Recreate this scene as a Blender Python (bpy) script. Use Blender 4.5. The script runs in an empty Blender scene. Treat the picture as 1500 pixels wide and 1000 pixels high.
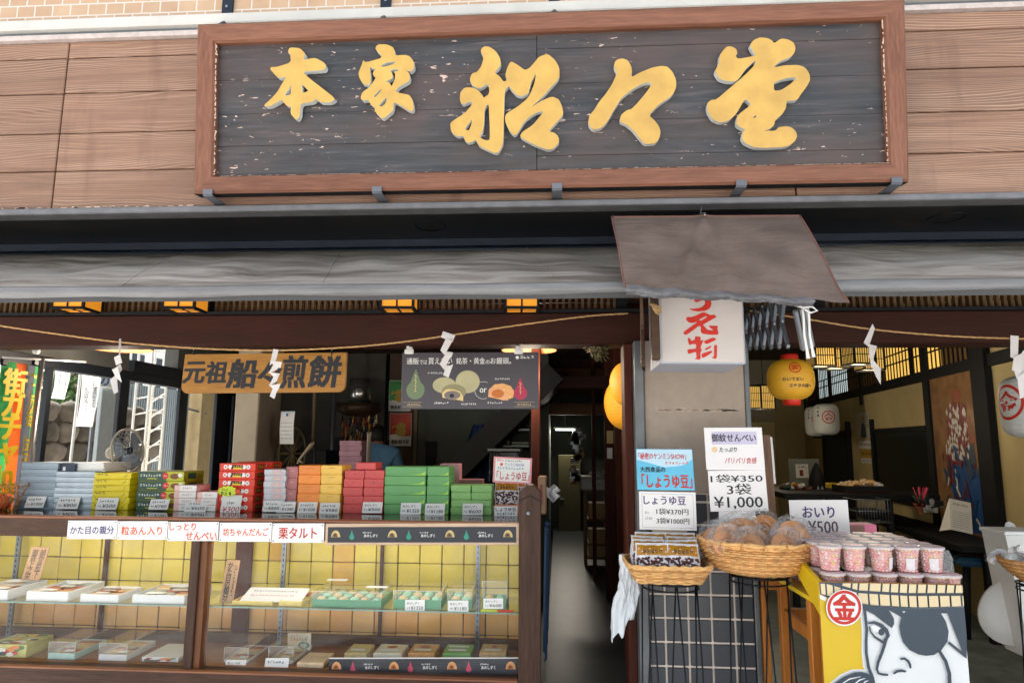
import bpy, bmesh, math, random
from mathutils import Vector, Matrix
rad = math.radians
RND = random.Random(11)
sc = bpy.context.scene
COL = sc.collection

# ------------------------------------------------------------------ camera
F = 1000.0; PIT = rad(8.57); YAW = rad(3.85); ROL = rad(.39)
CAM = Vector((0, -3.2, 1.6))
FW = Vector((-math.sin(YAW)*math.cos(PIT), math.cos(YAW)*math.cos(PIT), math.sin(PIT)))
_r = Vector((math.cos(YAW), math.sin(YAW), 0)); _u = _r.cross(FW)
RT = math.cos(ROL)*_r + math.sin(ROL)*_u
UP = -math.sin(ROL)*_r + math.cos(ROL)*_u
cd = bpy.data.cameras.new('camera'); cam = bpy.data.objects.new('camera', cd); COL.objects.link(cam)
cd.sensor_width = 36; cd.lens = 24; cd.clip_start = .05; cd.clip_end = 500
cam.matrix_world = Matrix(((RT.x, UP.x, -FW.x, CAM.x), (RT.y, UP.y, -FW.y, CAM.y), (RT.z, UP.z, -FW.z, CAM.z), (0, 0, 0, 1)))
sc.camera = cam

# ------------------------------------------------------------------ light
SUN_EL, SUN_AZ = rad(52), rad(-38)          # sun behind the shop, to the left: the front is in open shade
sd = Vector((math.sin(SUN_AZ)*math.cos(SUN_EL), math.cos(SUN_AZ)*math.cos(SUN_EL), math.sin(SUN_EL)))
w = bpy.data.worlds.new('World'); sc.world = w; w.use_nodes = True
nt = w.node_tree; bg = nt.nodes['Background']
sky = nt.nodes.new('ShaderNodeTexSky'); sky.sky_type = 'NISHITA'; sky.sun_disc = False
sky.sun_elevation = SUN_EL; sky.sun_rotation = SUN_AZ; sky.dust_density = 3.0; sky.air_density = 1.0; sky.ozone_density = .6
hs = nt.nodes.new('ShaderNodeHueSaturation'); hs.inputs['Saturation'].default_value = .62      # a hazy, whitish sky
nt.links.new(sky.outputs[0], hs.inputs['Color'])
tn = nt.nodes.new('ShaderNodeMix'); tn.data_type = 'RGBA'; tn.blend_type = 'MULTIPLY'; tn.inputs['Factor'].default_value = 1; tn.inputs['B'].default_value = (1, .97, .88, 1)
nt.links.new(hs.outputs[0], tn.inputs['A']); nt.links.new(tn.outputs['Result'], bg.inputs[0]); bg.inputs[1].default_value = .15
sl = bpy.data.lights.new('sun', 'SUN'); sl.energy = 4.0; sl.angle = rad(.5); sl.color = (1, .97, .92)
so = bpy.data.objects.new('sun', sl); COL.objects.link(so)
so.rotation_euler = (-sd).to_track_quat('-Z', 'Y').to_euler()
sc.view_settings.view_transform = 'Standard'; sc.view_settings.look = 'None'
sc.view_settings.exposure = 1.58; sc.view_settings.gamma = 1.0
sc.cycles.max_bounces = 8; sc.cycles.transparent_max_bounces = 24
sc.cycles.caustics_reflective = False; sc.cycles.caustics_refractive = False
sc.cycles.sample_clamp_indirect = 6

# ------------------------------------------------------------------ pixels (1500 x 1000) to points in the place
def ray(x, y): return FW + RT*((x-750)/F) - UP*((y-500)/F)
def PP(x, y, p0, n):
    d = ray(x, y); return CAM + d*((Vector(p0)-CAM).dot(n)/d.dot(n))
def P(x, y, Y): return PP(x, y, (0, Y, 0), Vector((0, 1, 0)))
def PX(x, y, X): return PP(x, y, (X, 0, 0), Vector((1, 0, 0)))
def PZ(x, y, Z): return PP(x, y, (0, 0, Z), Vector((0, 0, 1)))

# ------------------------------------------------------------------ materials
def lin(c):
    return tuple(((v/255)/12.92 if v/255 <= .04045 else ((v/255+.055)/1.055)**2.4) for v in c)
def rgba(c, k=1): return (min(c[0]*k, 1), min(c[1]*k, 1), min(c[2]*k, 1), 1)
MATS = {}
def newmat(name):
    m = bpy.data.materials.new(name); m.use_nodes = True
    return m, m.node_tree, m.node_tree.nodes['Principled BSDF']
def N(nt, t, **kw):
    n = nt.nodes.new(t)
    for k, v in kw.items():
        if k[0] == 'i' and k[1:].isdigit(): n.inputs[int(k[1:])].default_value = v
        else: setattr(n, k, v)
    return n
def coords(nt, scale=(1, 1, 1), rot=(0, 0, 0)):
    tc = N(nt, 'ShaderNodeTexCoord'); mp = N(nt, 'ShaderNodeMapping')
    mp.inputs['Scale'].default_value = scale; mp.inputs['Rotation'].default_value = rot
    nt.links.new(tc.outputs['Object'], mp.inputs[0]); return mp.outputs[0]
def noise(nt, vec, scale, detail=4, rough=.55, dist=0):
    n = N(nt, 'ShaderNodeTexNoise'); n.inputs['Scale'].default_value = scale; n.inputs['Detail'].default_value = detail
    n.inputs['Roughness'].default_value = rough; n.inputs['Distortion'].default_value = dist
    nt.links.new(vec, n.inputs['Vector']); return n.outputs['Fac']
def ramp(nt, fac, stops):
    r = N(nt, 'ShaderNodeValToRGB'); e = r.color_ramp.elements
    while len(e) < len(stops): e.new(.5)
    for k, (p, c) in enumerate(stops): e[k].position = p; e[k].color = c
    nt.links.new(fac, r.inputs[0]); return r.outputs[0]
def mixc(nt, fac, a, b, mode='MIX'):
    m = N(nt, 'ShaderNodeMix', data_type='RGBA', blend_type=mode)
    for sock, v in ((m.inputs['Factor'], fac), (m.inputs['A'], a), (m.inputs['B'], b)):
        if hasattr(v, 'links'): nt.links.new(v, sock)
        else: sock.default_value = v
    return m.outputs['Result']
def bump(nt, b, h, strength, dist=.01):
    n = N(nt, 'ShaderNodeBump'); n.inputs['Strength'].default_value = strength; n.inputs['Distance'].default_value = dist
    nt.links.new(h, n.inputs['Height']); nt.links.new(n.outputs[0], b.inputs['Normal'])
def M(name, c, rough=.55, metal=0, var=.12, scale=9, bmp=0, bscale=60, stretch=(1, 1, 1), spec=.5, emit=0, ecol=None):
    if name in MATS: return MATS[name]
    m, nt, b = newmat(name)
    c = lin(c); v = coords(nt, stretch)
    f = noise(nt, v, scale, 5)
    oi = N(nt, 'ShaderNodeObjectInfo'); hv = N(nt, 'ShaderNodeHueSaturation'); mr = N(nt, 'ShaderNodeMapRange'); mr.inputs['To Min'].default_value = .93; mr.inputs['To Max'].default_value = 1.06
    nt.links.new(oi.outputs['Random'], mr.inputs['Value']); nt.links.new(mr.outputs[0], hv.inputs['Value'])      # no two of a kind quite the same tone
    nt.links.new(ramp(nt, f, [(.3, rgba(c, 1-var)), (.7, rgba(c, 1+var))]), hv.inputs['Color']); nt.links.new(hv.outputs[0], b.inputs['Base Color'])
    b.inputs['Roughness'].default_value = rough; b.inputs['Metallic'].default_value = metal
    b.inputs['Specular IOR Level'].default_value = spec
    if bmp: bump(nt, b, noise(nt, v, bscale, 3), bmp, .004)
    if emit:
        b.inputs['Emission Color'].default_value = rgba(lin(ecol) if ecol else c); b.inputs['Emission Strength'].default_value = emit
    MATS[name] = m; return m
def wood(name, c1, c2, axis='x', rough=.5, k=1.0, dist=3, contrast=(.25, .75), bmp=.15, spec=.4):
    """grain running along an axis"""
    if name in MATS: return MATS[name]
    m, nt, b = newmat(name)
    s = {'x': (.6, 9, 9), 'y': (9, .6, 9), 'z': (9, 9, .6)}[axis]
    v = coords(nt, tuple(a*k for a in s))
    f = noise(nt, v, 2.2, 6, .62, dist*.25)
    v2 = coords(nt, tuple(a*k*4 for a in s)); g = noise(nt, v2, 5, 3)
    c = ramp(nt, f, [(contrast[0], rgba(lin(c1))), (contrast[1], rgba(lin(c2)))])
    c = mixc(nt, .35, c, ramp(nt, g, [(.3, rgba(lin(c1), .6)), (.7, rgba(lin(c2), 1.15))]))
    nt.links.new(c, b.inputs['Base Color'])
    b.inputs['Roughness'].default_value = rough; b.inputs['Specular IOR Level'].default_value = spec
    bump(nt, b, g, bmp, .003)
    MATS[name] = m; return m
def glass(name, tint=(1, 1, 1), refl=1.0, rough=.0):
    """a thin pane: clear with the mirror-like sheen of glass"""
    if name in MATS: return MATS[name]
    m = bpy.data.materials.new(name); m.use_nodes = True; nt = m.node_tree; nt.nodes.clear()
    o = N(nt, 'ShaderNodeOutputMaterial'); t = N(nt, 'ShaderNodeBsdfTransparent'); g = N(nt, 'ShaderNodeBsdfGlossy')
    t.inputs[0].default_value = (*tint, 1); g.inputs['Roughness'].default_value = rough
    lw = N(nt, 'ShaderNodeLayerWeight'); pw = N(nt, 'ShaderNodeMath', operation='POWER'); pw.inputs[1].default_value = 4.5
    nt.links.new(lw.outputs['Facing'], pw.inputs[0])
    fr = N(nt, 'ShaderNodeMath', operation='MULTIPLY_ADD'); fr.inputs[1].default_value = .9; fr.inputs[2].default_value = .04; nt.links.new(pw.outputs[0], fr.inputs[0])
    mu = N(nt, 'ShaderNodeMath', operation='MULTIPLY', use_clamp=True); mu.inputs[1].default_value = refl
    mx = N(nt, 'ShaderNodeMixShader')
    nt.links.new(fr.outputs[0], mu.inputs[0]); nt.links.new(mu.outputs[0], mx.inputs[0])
    nt.links.new(t.outputs[0], mx.inputs[1]); nt.links.new(g.outputs[0], mx.inputs[2]); nt.links.new(mx.outputs[0], o.inputs[0])
    MATS[name] = m; return m

def film(name, c, opacity=.3, refl=1.0, rough=.12, smear=0):
    """milky clear plastic: part see-through, part pale film, with a sheen"""
    m = glass(name, (.985, .985, .985), refl, rough); nt = m.node_tree
    t = next(n for n in nt.nodes if n.type == 'BSDF_TRANSPARENT'); mx = next(n for n in nt.nodes if n.type == 'MIX_SHADER')
    d = N(nt, 'ShaderNodeBsdfDiffuse'); d.inputs[0].default_value = rgba(lin(c)); m2 = N(nt, 'ShaderNodeMixShader'); m2.inputs[0].default_value = opacity
    nt.links.new(t.outputs[0], m2.inputs[1]); nt.links.new(d.outputs[0], m2.inputs[2]); nt.links.new(m2.outputs[0], mx.inputs[1])
    if smear:                                                             # wiped streaks and fingermarks
        s = ramp(nt, noise(nt, coords(nt, (1.2, 3, 3), (0, .5, 0)), 2.6, 6, .65, 1.2), [(.42, (0, 0, 0, 1)), (.8, (smear, smear, smear, 1))]); nt.links.new(s, m2.inputs[0])
    return m
def cloth(name, c, trans=.5):
    """thin cloth or paper that lets light through"""
    if name in MATS: return MATS[name]
    m, nt, b = newmat(name); o = next(n for n in nt.nodes if n.type == 'OUTPUT_MATERIAL')
    b.inputs['Base Color'].default_value = rgba(lin(c)); b.inputs['Roughness'].default_value = .8
    t = N(nt, 'ShaderNodeBsdfTranslucent'); t.inputs[0].default_value = rgba(lin(c)); mx = N(nt, 'ShaderNodeMixShader'); mx.inputs[0].default_value = trans
    nt.links.new(b.outputs[0], mx.inputs[1]); nt.links.new(t.outputs[0], mx.inputs[2]); nt.links.new(mx.outputs[0], o.inputs[0]); MATS[name] = m; return m

# ------------------------------------------------------------------ frames: a flat place with right, up and outward directions
class Fr:
    def __init__(s, O, U, V, w=1, h=1):
        s.O = Vector(O); s.U = Vector(U).normalized(); V = Vector(V)
        s.V = (V - s.U*V.dot(s.U)).normalized(); s.N = s.U.cross(s.V); s.w = w; s.h = h
    def pt(s, x, y, d=0): return s.O + s.U*x + s.V*y + s.N*d
    def px(s, x, y, d=0):
        q = PP(x, y, s.O + s.N*d, s.N) - s.O
        return (q.dot(s.U), q.dot(s.V))
XF = Fr((0, 0, 0), (1, 0, 0), (0, 0, 1))
def fr_px(x0, y0, x1, y1, Y):
    bl, br, tl = P(x0, y1, Y), P(x1, y1, Y), P(x0, y0, Y); tr = P(x1, y0, Y)
    w_ = ((br-bl).length+(tr-tl).length)/2; h_ = ((tl-bl).length+(tr-br).length)/2
    return Fr(bl, br-bl, Vector((0, 0, 1)), w_, h_)
def fr_q(bl, br, tl, Y, Yt=None, Yr=None):
    """from three pixel corners; Yt depth of the top edge, Yr depth of the right edge"""
    a = P(*bl, Y); b = P(*br, Y if Yr is None else Yr); c = P(*tl, Y if Yt is None else Yt)
    return Fr(a, b-a, c-a, (b-a).length, (c-a).length)

# ------------------------------------------------------------------ mesh builder
_text_cache = {}
def curve_geo(make):
    cu = make(); ob = bpy.data.objects.new('tmp_curve', cu)
    me = bpy.data.meshes.new_from_object(ob)
    vs = [v.co.copy() for v in me.vertices]; fs = [tuple(p.vertices) for p in me.polygons]
    bpy.data.objects.remove(ob); bpy.data.curves.remove(cu); bpy.data.meshes.remove(me)
    return vs, fs
def text_geo(s, bold=0.0, shear=0.0, vertical=False, spacing=1.0):
    key = (s, bold, shear, vertical, spacing)
    if key not in _text_cache:
        def make():
            cu = bpy.data.curves.new('tmp_text', 'FONT'); cu.body = '\n'.join(s) if vertical else s
            cu.size = 1; cu.offset = bold; cu.shear = shear; cu.fill_mode = 'FRONT'; cu.resolution_u = 2
            cu.space_line = .8 if vertical else .95; cu.space_character = spacing
            if vertical: cu.align_x = 'CENTER'
            return cu
        _text_cache[key] = curve_geo(make)
    return _text_cache[key]
class B:
    def __init__(s): s.v = []; s.f = []; s.m = []; s.sm = []; s.mats = []
    def mi(s, mat):
        if mat not in s.mats: s.mats.append(mat)
        return s.mats.index(mat)
    def add(s, vs, fs, mat, smooth=False):
        o = len(s.v); s.v += [Vector(v) for v in vs]; k = s.mi(mat)
        for f in fs: s.f.append(tuple(i+o for i in f)); s.m.append(k); s.sm.append(smooth)
        return s
    def box(s, a, b, mat, bev=0.0, T=None):
        a, b = Vector(a), Vector(b); lo = Vector(map(min, a, b)); hi = Vector(map(max, a, b)); c = (lo+hi)/2; h = (hi-lo)/2
        e = min(bev, min(h)*.9)
        vs = []; fs = []
        if e <= 0:
            for x in (-1, 1):
                for y in (-1, 1):
                    for z in (-1, 1): vs.append(c+Vector((x*h.x, y*h.y, z*h.z)))
            fs = [(0, 1, 3, 2), (4, 6, 7, 5), (0, 4, 5, 1), (2, 3, 7, 6), (0, 2, 6, 4), (1, 5, 7, 3)]
        else:
            ix = {}
            for x in (-1, 1):
                for y in (-1, 1):
                    for z in (-1, 1):
                        for k in range(3):
                            d = [h.x-e, h.y-e, h.z-e]; d[k] += e
                            ix[x, y, z, k] = len(vs); vs.append(c+Vector((x*d[0], y*d[1], z*d[2])))
            S = (-1, 1)
            for q in S:
                fs.append([ix[q, -1, -1, 0], ix[q, 1, -1, 0], ix[q, 1, 1, 0], ix[q, -1, 1, 0]])
                fs.append([ix[-1, q, -1, 1], ix[1, q, -1, 1], ix[1, q, 1, 1], ix[-1, q, 1, 1]])
                fs.append([ix[-1, -1, q, 2], ix[1, -1, q, 2], ix[1, 1, q, 2], ix[-1, 1, q, 2]])
                for r in S:
                    fs.append([ix[q, r, -1, 0], ix[q, r, 1, 0], ix[q, r, 1, 1], ix[q, r, -1, 1]])
                    fs.append([ix[q, -1, r, 0], ix[q, 1, r, 0], ix[q, 1, r, 2], ix[q, -1, r, 2]])
                    fs.append([ix[-1, q, r, 1], ix[1, q, r, 1], ix[1, q, r, 2], ix[-1, q, r, 2]])
                    for t in S: fs.append([ix[q, r, t, 0], ix[q, r, t, 1], ix[q, r, t, 2]])
        if T is not None: vs = [T @ v for v in vs]
        return s.add(vs, fs, mat)
    def fbox(s, fr, x0, y0, x1, y1, d0, d1, mat, bev=0.0):
        """box in a frame"""
        T = Matrix(((fr.U.x, fr.V.x, fr.N.x, fr.O.x), (fr.U.y, fr.V.y, fr.N.y, fr.O.y), (fr.U.z, fr.V.z, fr.N.z, fr.O.z), (0, 0, 0, 1)))
        return s.box((x0, y0, d0), (x1, y1, d1), mat, bev, T)
    def quad(s, a, b, c, d, mat, smooth=False): return s.add([a, b, c, d], [(0, 1, 2, 3)], mat, smooth)
    def sheet(s, fr, pts, d, mat):
        return s.add([fr.pt(x, y, d) for x, y in pts], [tuple(range(len(pts)))], mat)
    def prism(s, fr, pts, d0, d1, mat, side=None):
        n = len(pts)
        s.add([fr.pt(x, y, d1) for x, y in pts], [tuple(range(n))], mat)
        s.add([fr.pt(x, y, d0) for x, y in pts], [tuple(range(n))[::-1]], side or mat)
        s.add([fr.pt(x, y, d) for d in (d0, d1) for x, y in pts], [(i, (i+1) % n, n+(i+1) % n, n+i) for i in range(n)], side or mat)
        return s
    def ribbon(s, fr, pts, wd, d, mat, cap=True):
        """flat brush stroke; wd a width or one per point"""
        n = len(pts); pts = [Vector((p[0], p[1])) for p in pts]
        if not hasattr(wd, '__len__'): wd = [wd]*n
        L = []; Rr = []
        for i, p in enumerate(pts):
            t = (pts[min(i+1, n-1)]-pts[max(i-1, 0)]).normalized(); q = Vector((-t.y, t.x))*wd[i]/2
            L.append(p+q); Rr.append(p-q)
        poly = L[:]
        if cap:
            t = (pts[-1]-pts[-2]).normalized(); poly.append(pts[-1]+t*wd[-1]*.4)
        poly += Rr[::-1]
        if cap:
            t = (pts[0]-pts[1]).normalized(); poly.append(pts[0]+t*wd[0]*.4)
        k = len(poly)
        vs = [fr.pt(p.x, p.y, d) for p in L]+[fr.pt(p.x, p.y, d) for p in Rr]
        fs = [(i, i+1, n+i+1, n+i) for i in range(n-1)]
        if cap:
            t = (pts[-1]-pts[-2]).normalized(); e = pts[-1]+t*wd[-1]*.4; vs.append(fr.pt(e.x, e.y, d)); fs.append((n-1, 2*n-1, 2*n))
            t = (pts[0]-pts[1]).normalized(); e = pts[0]+t*wd[0]*.4; vs.append(fr.pt(e.x, e.y, d)); fs.append((0, n, 2*n+1))
        return s.add(vs, fs, mat)
    def text(s, fr, txt, x, y, w, h, d, mat, bold=.01, shear=0, vertical=False, spacing=1.0):
        """writing fitted into the rectangle x, y, w, h of a frame"""
        vs, fs = text_geo(txt, 0, shear, vertical, spacing)
        if not vs: return s
        x0 = min(v.x for v in vs); x1 = max(v.x for v in vs); y0 = min(v.y for v in vs); y1 = max(v.y for v in vs)
        kx = w/max(x1-x0, 1e-6); ky = h/max(y1-y0, 1e-6)
        bold *= .85; sh = [(0, 0)] if bold < .004 else ([(-1, 0), (1, 0)] if bold < .016 else [(-1, -.6), (1, -.6), (-1, .6), (1, .6), (0, 0)])
        for k, (a, c) in enumerate(sh):                      # heavier lettering: the same strokes laid over each other a hair apart
            s.add([fr.pt(x+(v.x-x0+a*bold)*kx, y+(v.y-y0+c*bold)*ky, d+.00012*k) for v in vs], fs, mat)
        return s
    def loops(s, fr, loops, d0, d1, mat, side, bev=0.0):
        """solid letter cut from an outline with holes: painted front, plain sides"""
        def make():
            cu = bpy.data.curves.new('tmp_loops', 'CURVE'); cu.dimensions = '2D'; cu.fill_mode = 'BOTH'
            cu.extrude = (d1-d0)/2; cu.bevel_depth = 0
            for lp in loops:
                sp = cu.splines.new('POLY'); sp.points.add(len(lp)-1); sp.use_cyclic_u = True
                for k, p in enumerate(lp): sp.points[k].co = (p[0], p[1], 0, 1)
            return cu
        vs, fs = curve_geo(make); zt = (d1-d0)/2
        fr_, sd_ = [], []
        for f in fs: (fr_ if all(vs[i].z > zt*.9 for i in f) else sd_).append(f)
        pts = [fr.pt(v.x, v.y, (d0+d1)/2+v.z) for v in vs]
        s.add(pts, fr_, mat); s.add(pts, sd_, side); return s
    def tube(s, path, r, mat, n=6, closed=False, smooth=True, cap=True):
        path = [Vector(p) for p in path]; k = len(path); vs = []; fs = []
        rr = r if hasattr(r, '__len__') else [r]*k
        nrm = None
        for i, p in enumerate(path):
            a = path[(i-1) % k] if (closed or i > 0) else path[i]; b = path[(i+1) % k] if (closed or i < k-1) else path[i]
            t = (b-a).normalized()
            if nrm is None:
                nrm = t.orthogonal().normalized()
            nrm = (nrm - t*nrm.dot(t)).normalized(); bi = t.cross(nrm)
            for j in range(n):
                q = 2*math.pi*j/n; vs.append(p+(nrm*math.cos(q)+bi*math.sin(q))*rr[i])
        for i in range(k if closed else k-1):
            for j in range(n):
                a = i*n+j; b = i*n+(j+1) % n; c = ((i+1) % k)*n+(j+1) % n; d = ((i+1) % k)*n+j; fs.append((a, b, c, d))
        if cap and not closed: fs.append(tuple(range(n))); fs.append(tuple((k-1)*n+j for j in range(n)))
        return s.add(vs, fs, mat, smooth)
    def lathe(s, prof, o, mat, n=20, axis=None, smooth=True, sx=1, sy=1):
        o = Vector(o); ax = Vector(axis or (0, 0, 1)).normalized(); e1 = ax.orthogonal().normalized() if axis else Vector((1, 0, 0)); e2 = ax.cross(e1)
        vs = []; fs = []
        for r, z in prof:
            for j in range(n):
                q = 2*math.pi*j/n; vs.append(o+ax*z+e1*math.cos(q)*r*sx+e2*math.sin(q)*r*sy)
        for i in range(len(prof)-1):
            for j in range(n): fs.append((i*n+j, i*n+(j+1) % n, (i+1)*n+(j+1) % n, (i+1)*n+j))
        return s.add(vs, fs, mat, smooth)
    def grid(s, fn, nu, nv, mat, smooth=True):
        vs = [fn(i/nu, j/nv) for j in range(nv+1) for i in range(nu+1)]
        fs = [(j*(nu+1)+i, j*(nu+1)+i+1, (j+1)*(nu+1)+i+1, (j+1)*(nu+1)+i) for j in range(nv) for i in range(nu)]
        return s.add(vs, fs, mat, smooth)
    def ico(s, c, r, mat, sub=1):
        bm = bmesh.new(); bmesh.ops.create_icosphere(bm, subdivisions=sub, radius=1)
        c = Vector(c); rr = Vector(r) if hasattr(r, '__len__') else Vector((r, r, r))
        s.add([c+Vector((v.co.x*rr.x, v.co.y*rr.y, v.co.z*rr.z)) for v in bm.verts], [tuple(v.index for v in f.verts) for f in bm.faces], mat, True)
        bm.free(); return s
    def build(s, name, parent=None, label=None, cat=None, group=None, kind=None, loc=None, rec=True, local=False):
        """link the shape as one mesh object; vertices are in the place's coordinates unless local"""
        me = bpy.data.meshes.new(name)
        off = Vector((0, 0, 0))
        if parent is not None:
            if not local: off = worldloc(parent)
        elif not local and s.v:
            xs = [v.x for v in s.v]; ys = [v.y for v in s.v]; zs = [v.z for v in s.v]
            off = Vector(((min(xs)+max(xs))/2, (min(ys)+max(ys))/2, min(zs)))
        me.from_pydata([v-off for v in s.v], [], s.f)
        for m in s.mats: me.materials.append(m)
        me.polygons.foreach_set('material_index', s.m); me.polygons.foreach_set('use_smooth', s.sm)
        if rec:
            bm = bmesh.new(); bm.from_mesh(me); bmesh.ops.recalc_face_normals(bm, faces=bm.faces[:]); bm.to_mesh(me); bm.free()
        me.update()
        o = bpy.data.objects.new(name, me); COL.objects.link(o)
        if parent is not None: o.parent = parent
        else: o.location = loc if loc is not None else off
        return tag(o, label, cat, group, kind)
def worldloc(o):
    v = Vector((0, 0, 0))
    while o is not None: v += o.location; o = o.parent
    return v
def tag(o, label=None, cat=None, group=None, kind=None):
    for k, v in (('label', label), ('category', cat), ('group', group), ('kind', kind)):
        if v: o[k] = v
    return o
def thing(name, label, cat, loc=(0, 0, 0), rz=0, group=None, rot=None):
    o = bpy.data.objects.new(name, None); o.empty_display_size = .05; COL.objects.link(o)
    o.location = loc; o.rotation_euler = rot or (0, 0, rz)
    return tag(o, label, cat, group)
def dup(o, loc=None, rz=None, label=None, group=None, parent=None, scale=None):
    c = o.copy(); COL.objects.link(c); c.parent = parent
    if loc is not None: c.location = loc
    if rz is not None: c.rotation_euler = (c.rotation_euler[0], c.rotation_euler[1], rz)
    if scale: c.scale = scale
    tag(c, label, None, group)
    for ch in list(o.children): dup(ch, parent=c)
    return c
ORD = ['first', 'second', 'third', 'fourth', 'fifth', 'sixth', 'seventh', 'eighth', 'ninth', 'tenth']
def nth_top(k, n):
    return 'topmost' if k == n-1 else ('lowest' if k == 0 else ORD[n-1-k]+' from the top')
def smoothloop(pts, it=1, keep=.25):
    """round the corners of a traced outline a little"""
    for _ in range(it):
        q = []
        n = len(pts)
        for i in range(n):
            a = Vector(pts[i]); b = Vector(pts[(i+1) % n])
            q.append(tuple(a.lerp(b, keep))); q.append(tuple(a.lerp(b, 1-keep)))
        pts = q
    return pts
# ------------------------------------------------------------------ materials of the place
m_white = M('white paint', (225, 222, 216), .5, var=.05)
m_card = M('white card', (238, 236, 232), .45, var=.03, scale=14)
m_ink = M('black ink', (28, 28, 34), .6, var=.05)
m_red = M('red ink', (214, 58, 30), .5, var=.08)
m_redd = M('deep red ink', (196, 38, 22), .5, var=.08)
m_orange = M('orange red ink', (222, 88, 38), .5, var=.08)
m_violet = M('violet ink', (70, 48, 110), .5, var=.08)
m_dkwood = wood('dark counter wood', (54, 36, 28), (96, 68, 54), 'x', .5, spec=.2)
m_dkwoodz = wood('dark post wood', (50, 34, 28), (92, 66, 52), 'z', .5, spec=.2)
m_orwood = wood('worn edge wood', (120, 72, 48), (170, 110, 78), 'x', .5)
m_beam = wood('red brown beam', (36, 15, 9), (66, 30, 18), 'x', .6, .7, spec=.2)
m_beamz = wood('red brown post', (52, 20, 12), (88, 40, 24), 'z', .6, .7, spec=.2)
m_blackm = M('black metal', (24, 26, 30), .4, .6, var=.15)
m_navy = M('dark blue metal', (38, 46, 58), .45, .5, var=.2, scale=5)
m_steel = M('grey steel', (130, 138, 146), .38, .8, var=.12)
m_alu = M('aluminium', (170, 172, 174), .35, .85, var=.1)
m_cream = M('cream plaster', (196, 172, 116), .85, var=.1, scale=3, bmp=.1)
m_dkwall = M('dark wall', (84, 84, 80), .8, var=.2, scale=3)
m_grnwall = M('grey green wall', (88, 94, 86), .8, var=.15, scale=3)
m_black = M('black lacquer', (27, 28, 31), .6, var=.2, spec=.2)
m_gold = M('gold paint', (198, 157, 80), .42, var=.13, scale=11, bmp=.12, bscale=220)
m_goldside = M('pale letter side', (206, 208, 204), .6, var=.06)
m_glass = glass('window glass', (.97, .99, .99), .9)
m_clear = film('clear plastic', (226, 232, 230), .06, 1.2, .05)

# brick of the upper wall, grain of the cladding, peeling sign board
def brick_mat():
    m, nt, b = newmat('tan brick tiles')
    tc = N(nt, 'ShaderNodeTexCoord'); sx = N(nt, 'ShaderNodeSeparateXYZ'); cx = N(nt, 'ShaderNodeCombineXYZ')
    nt.links.new(tc.outputs['Object'], sx.inputs[0]); nt.links.new(sx.outputs['X'], cx.inputs['X']); nt.links.new(sx.outputs['Z'], cx.inputs['Y'])
    br = N(nt, 'ShaderNodeTexBrick'); nt.links.new(cx.outputs[0], br.inputs['Vector'])
    br.inputs['Scale'].default_value = 1; br.inputs['Brick Width'].default_value = .0815; br.inputs['Row Height'].default_value = .0545
    br.inputs['Mortar Size'].default_value = .0035; br.inputs['Mortar Smooth'].default_value = .2; br.inputs['Bias'].default_value = 0
    br.inputs['Color1'].default_value = rgba(lin((190, 158, 126))); br.inputs['Color2'].default_value = rgba(lin((172, 138, 110)))
    br.inputs['Mortar'].default_value = rgba(lin((226, 208, 196)))
    n = noise(nt, tc.outputs['Object'], 7, 5)
    c = mixc(nt, .5, br.outputs['Color'], ramp(nt, n, [(.3, rgba(lin((174, 140, 112)))), (.7, rgba(lin((198, 170, 142))))]), 'MIX')
    c = mixc(nt, br.outputs['Fac'], c, rgba(lin((206, 194, 184))))
    nt.links.new(c, b.inputs['Base Color']); b.inputs['Roughness'].default_value = .55
    inv = N(nt, 'ShaderNodeMath', operation='SUBTRACT'); inv.inputs[0].default_value = 1; nt.links.new(br.outputs['Fac'], inv.inputs[1])
    bump(nt, b, inv.outputs[0], .5, .004); return m
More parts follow.
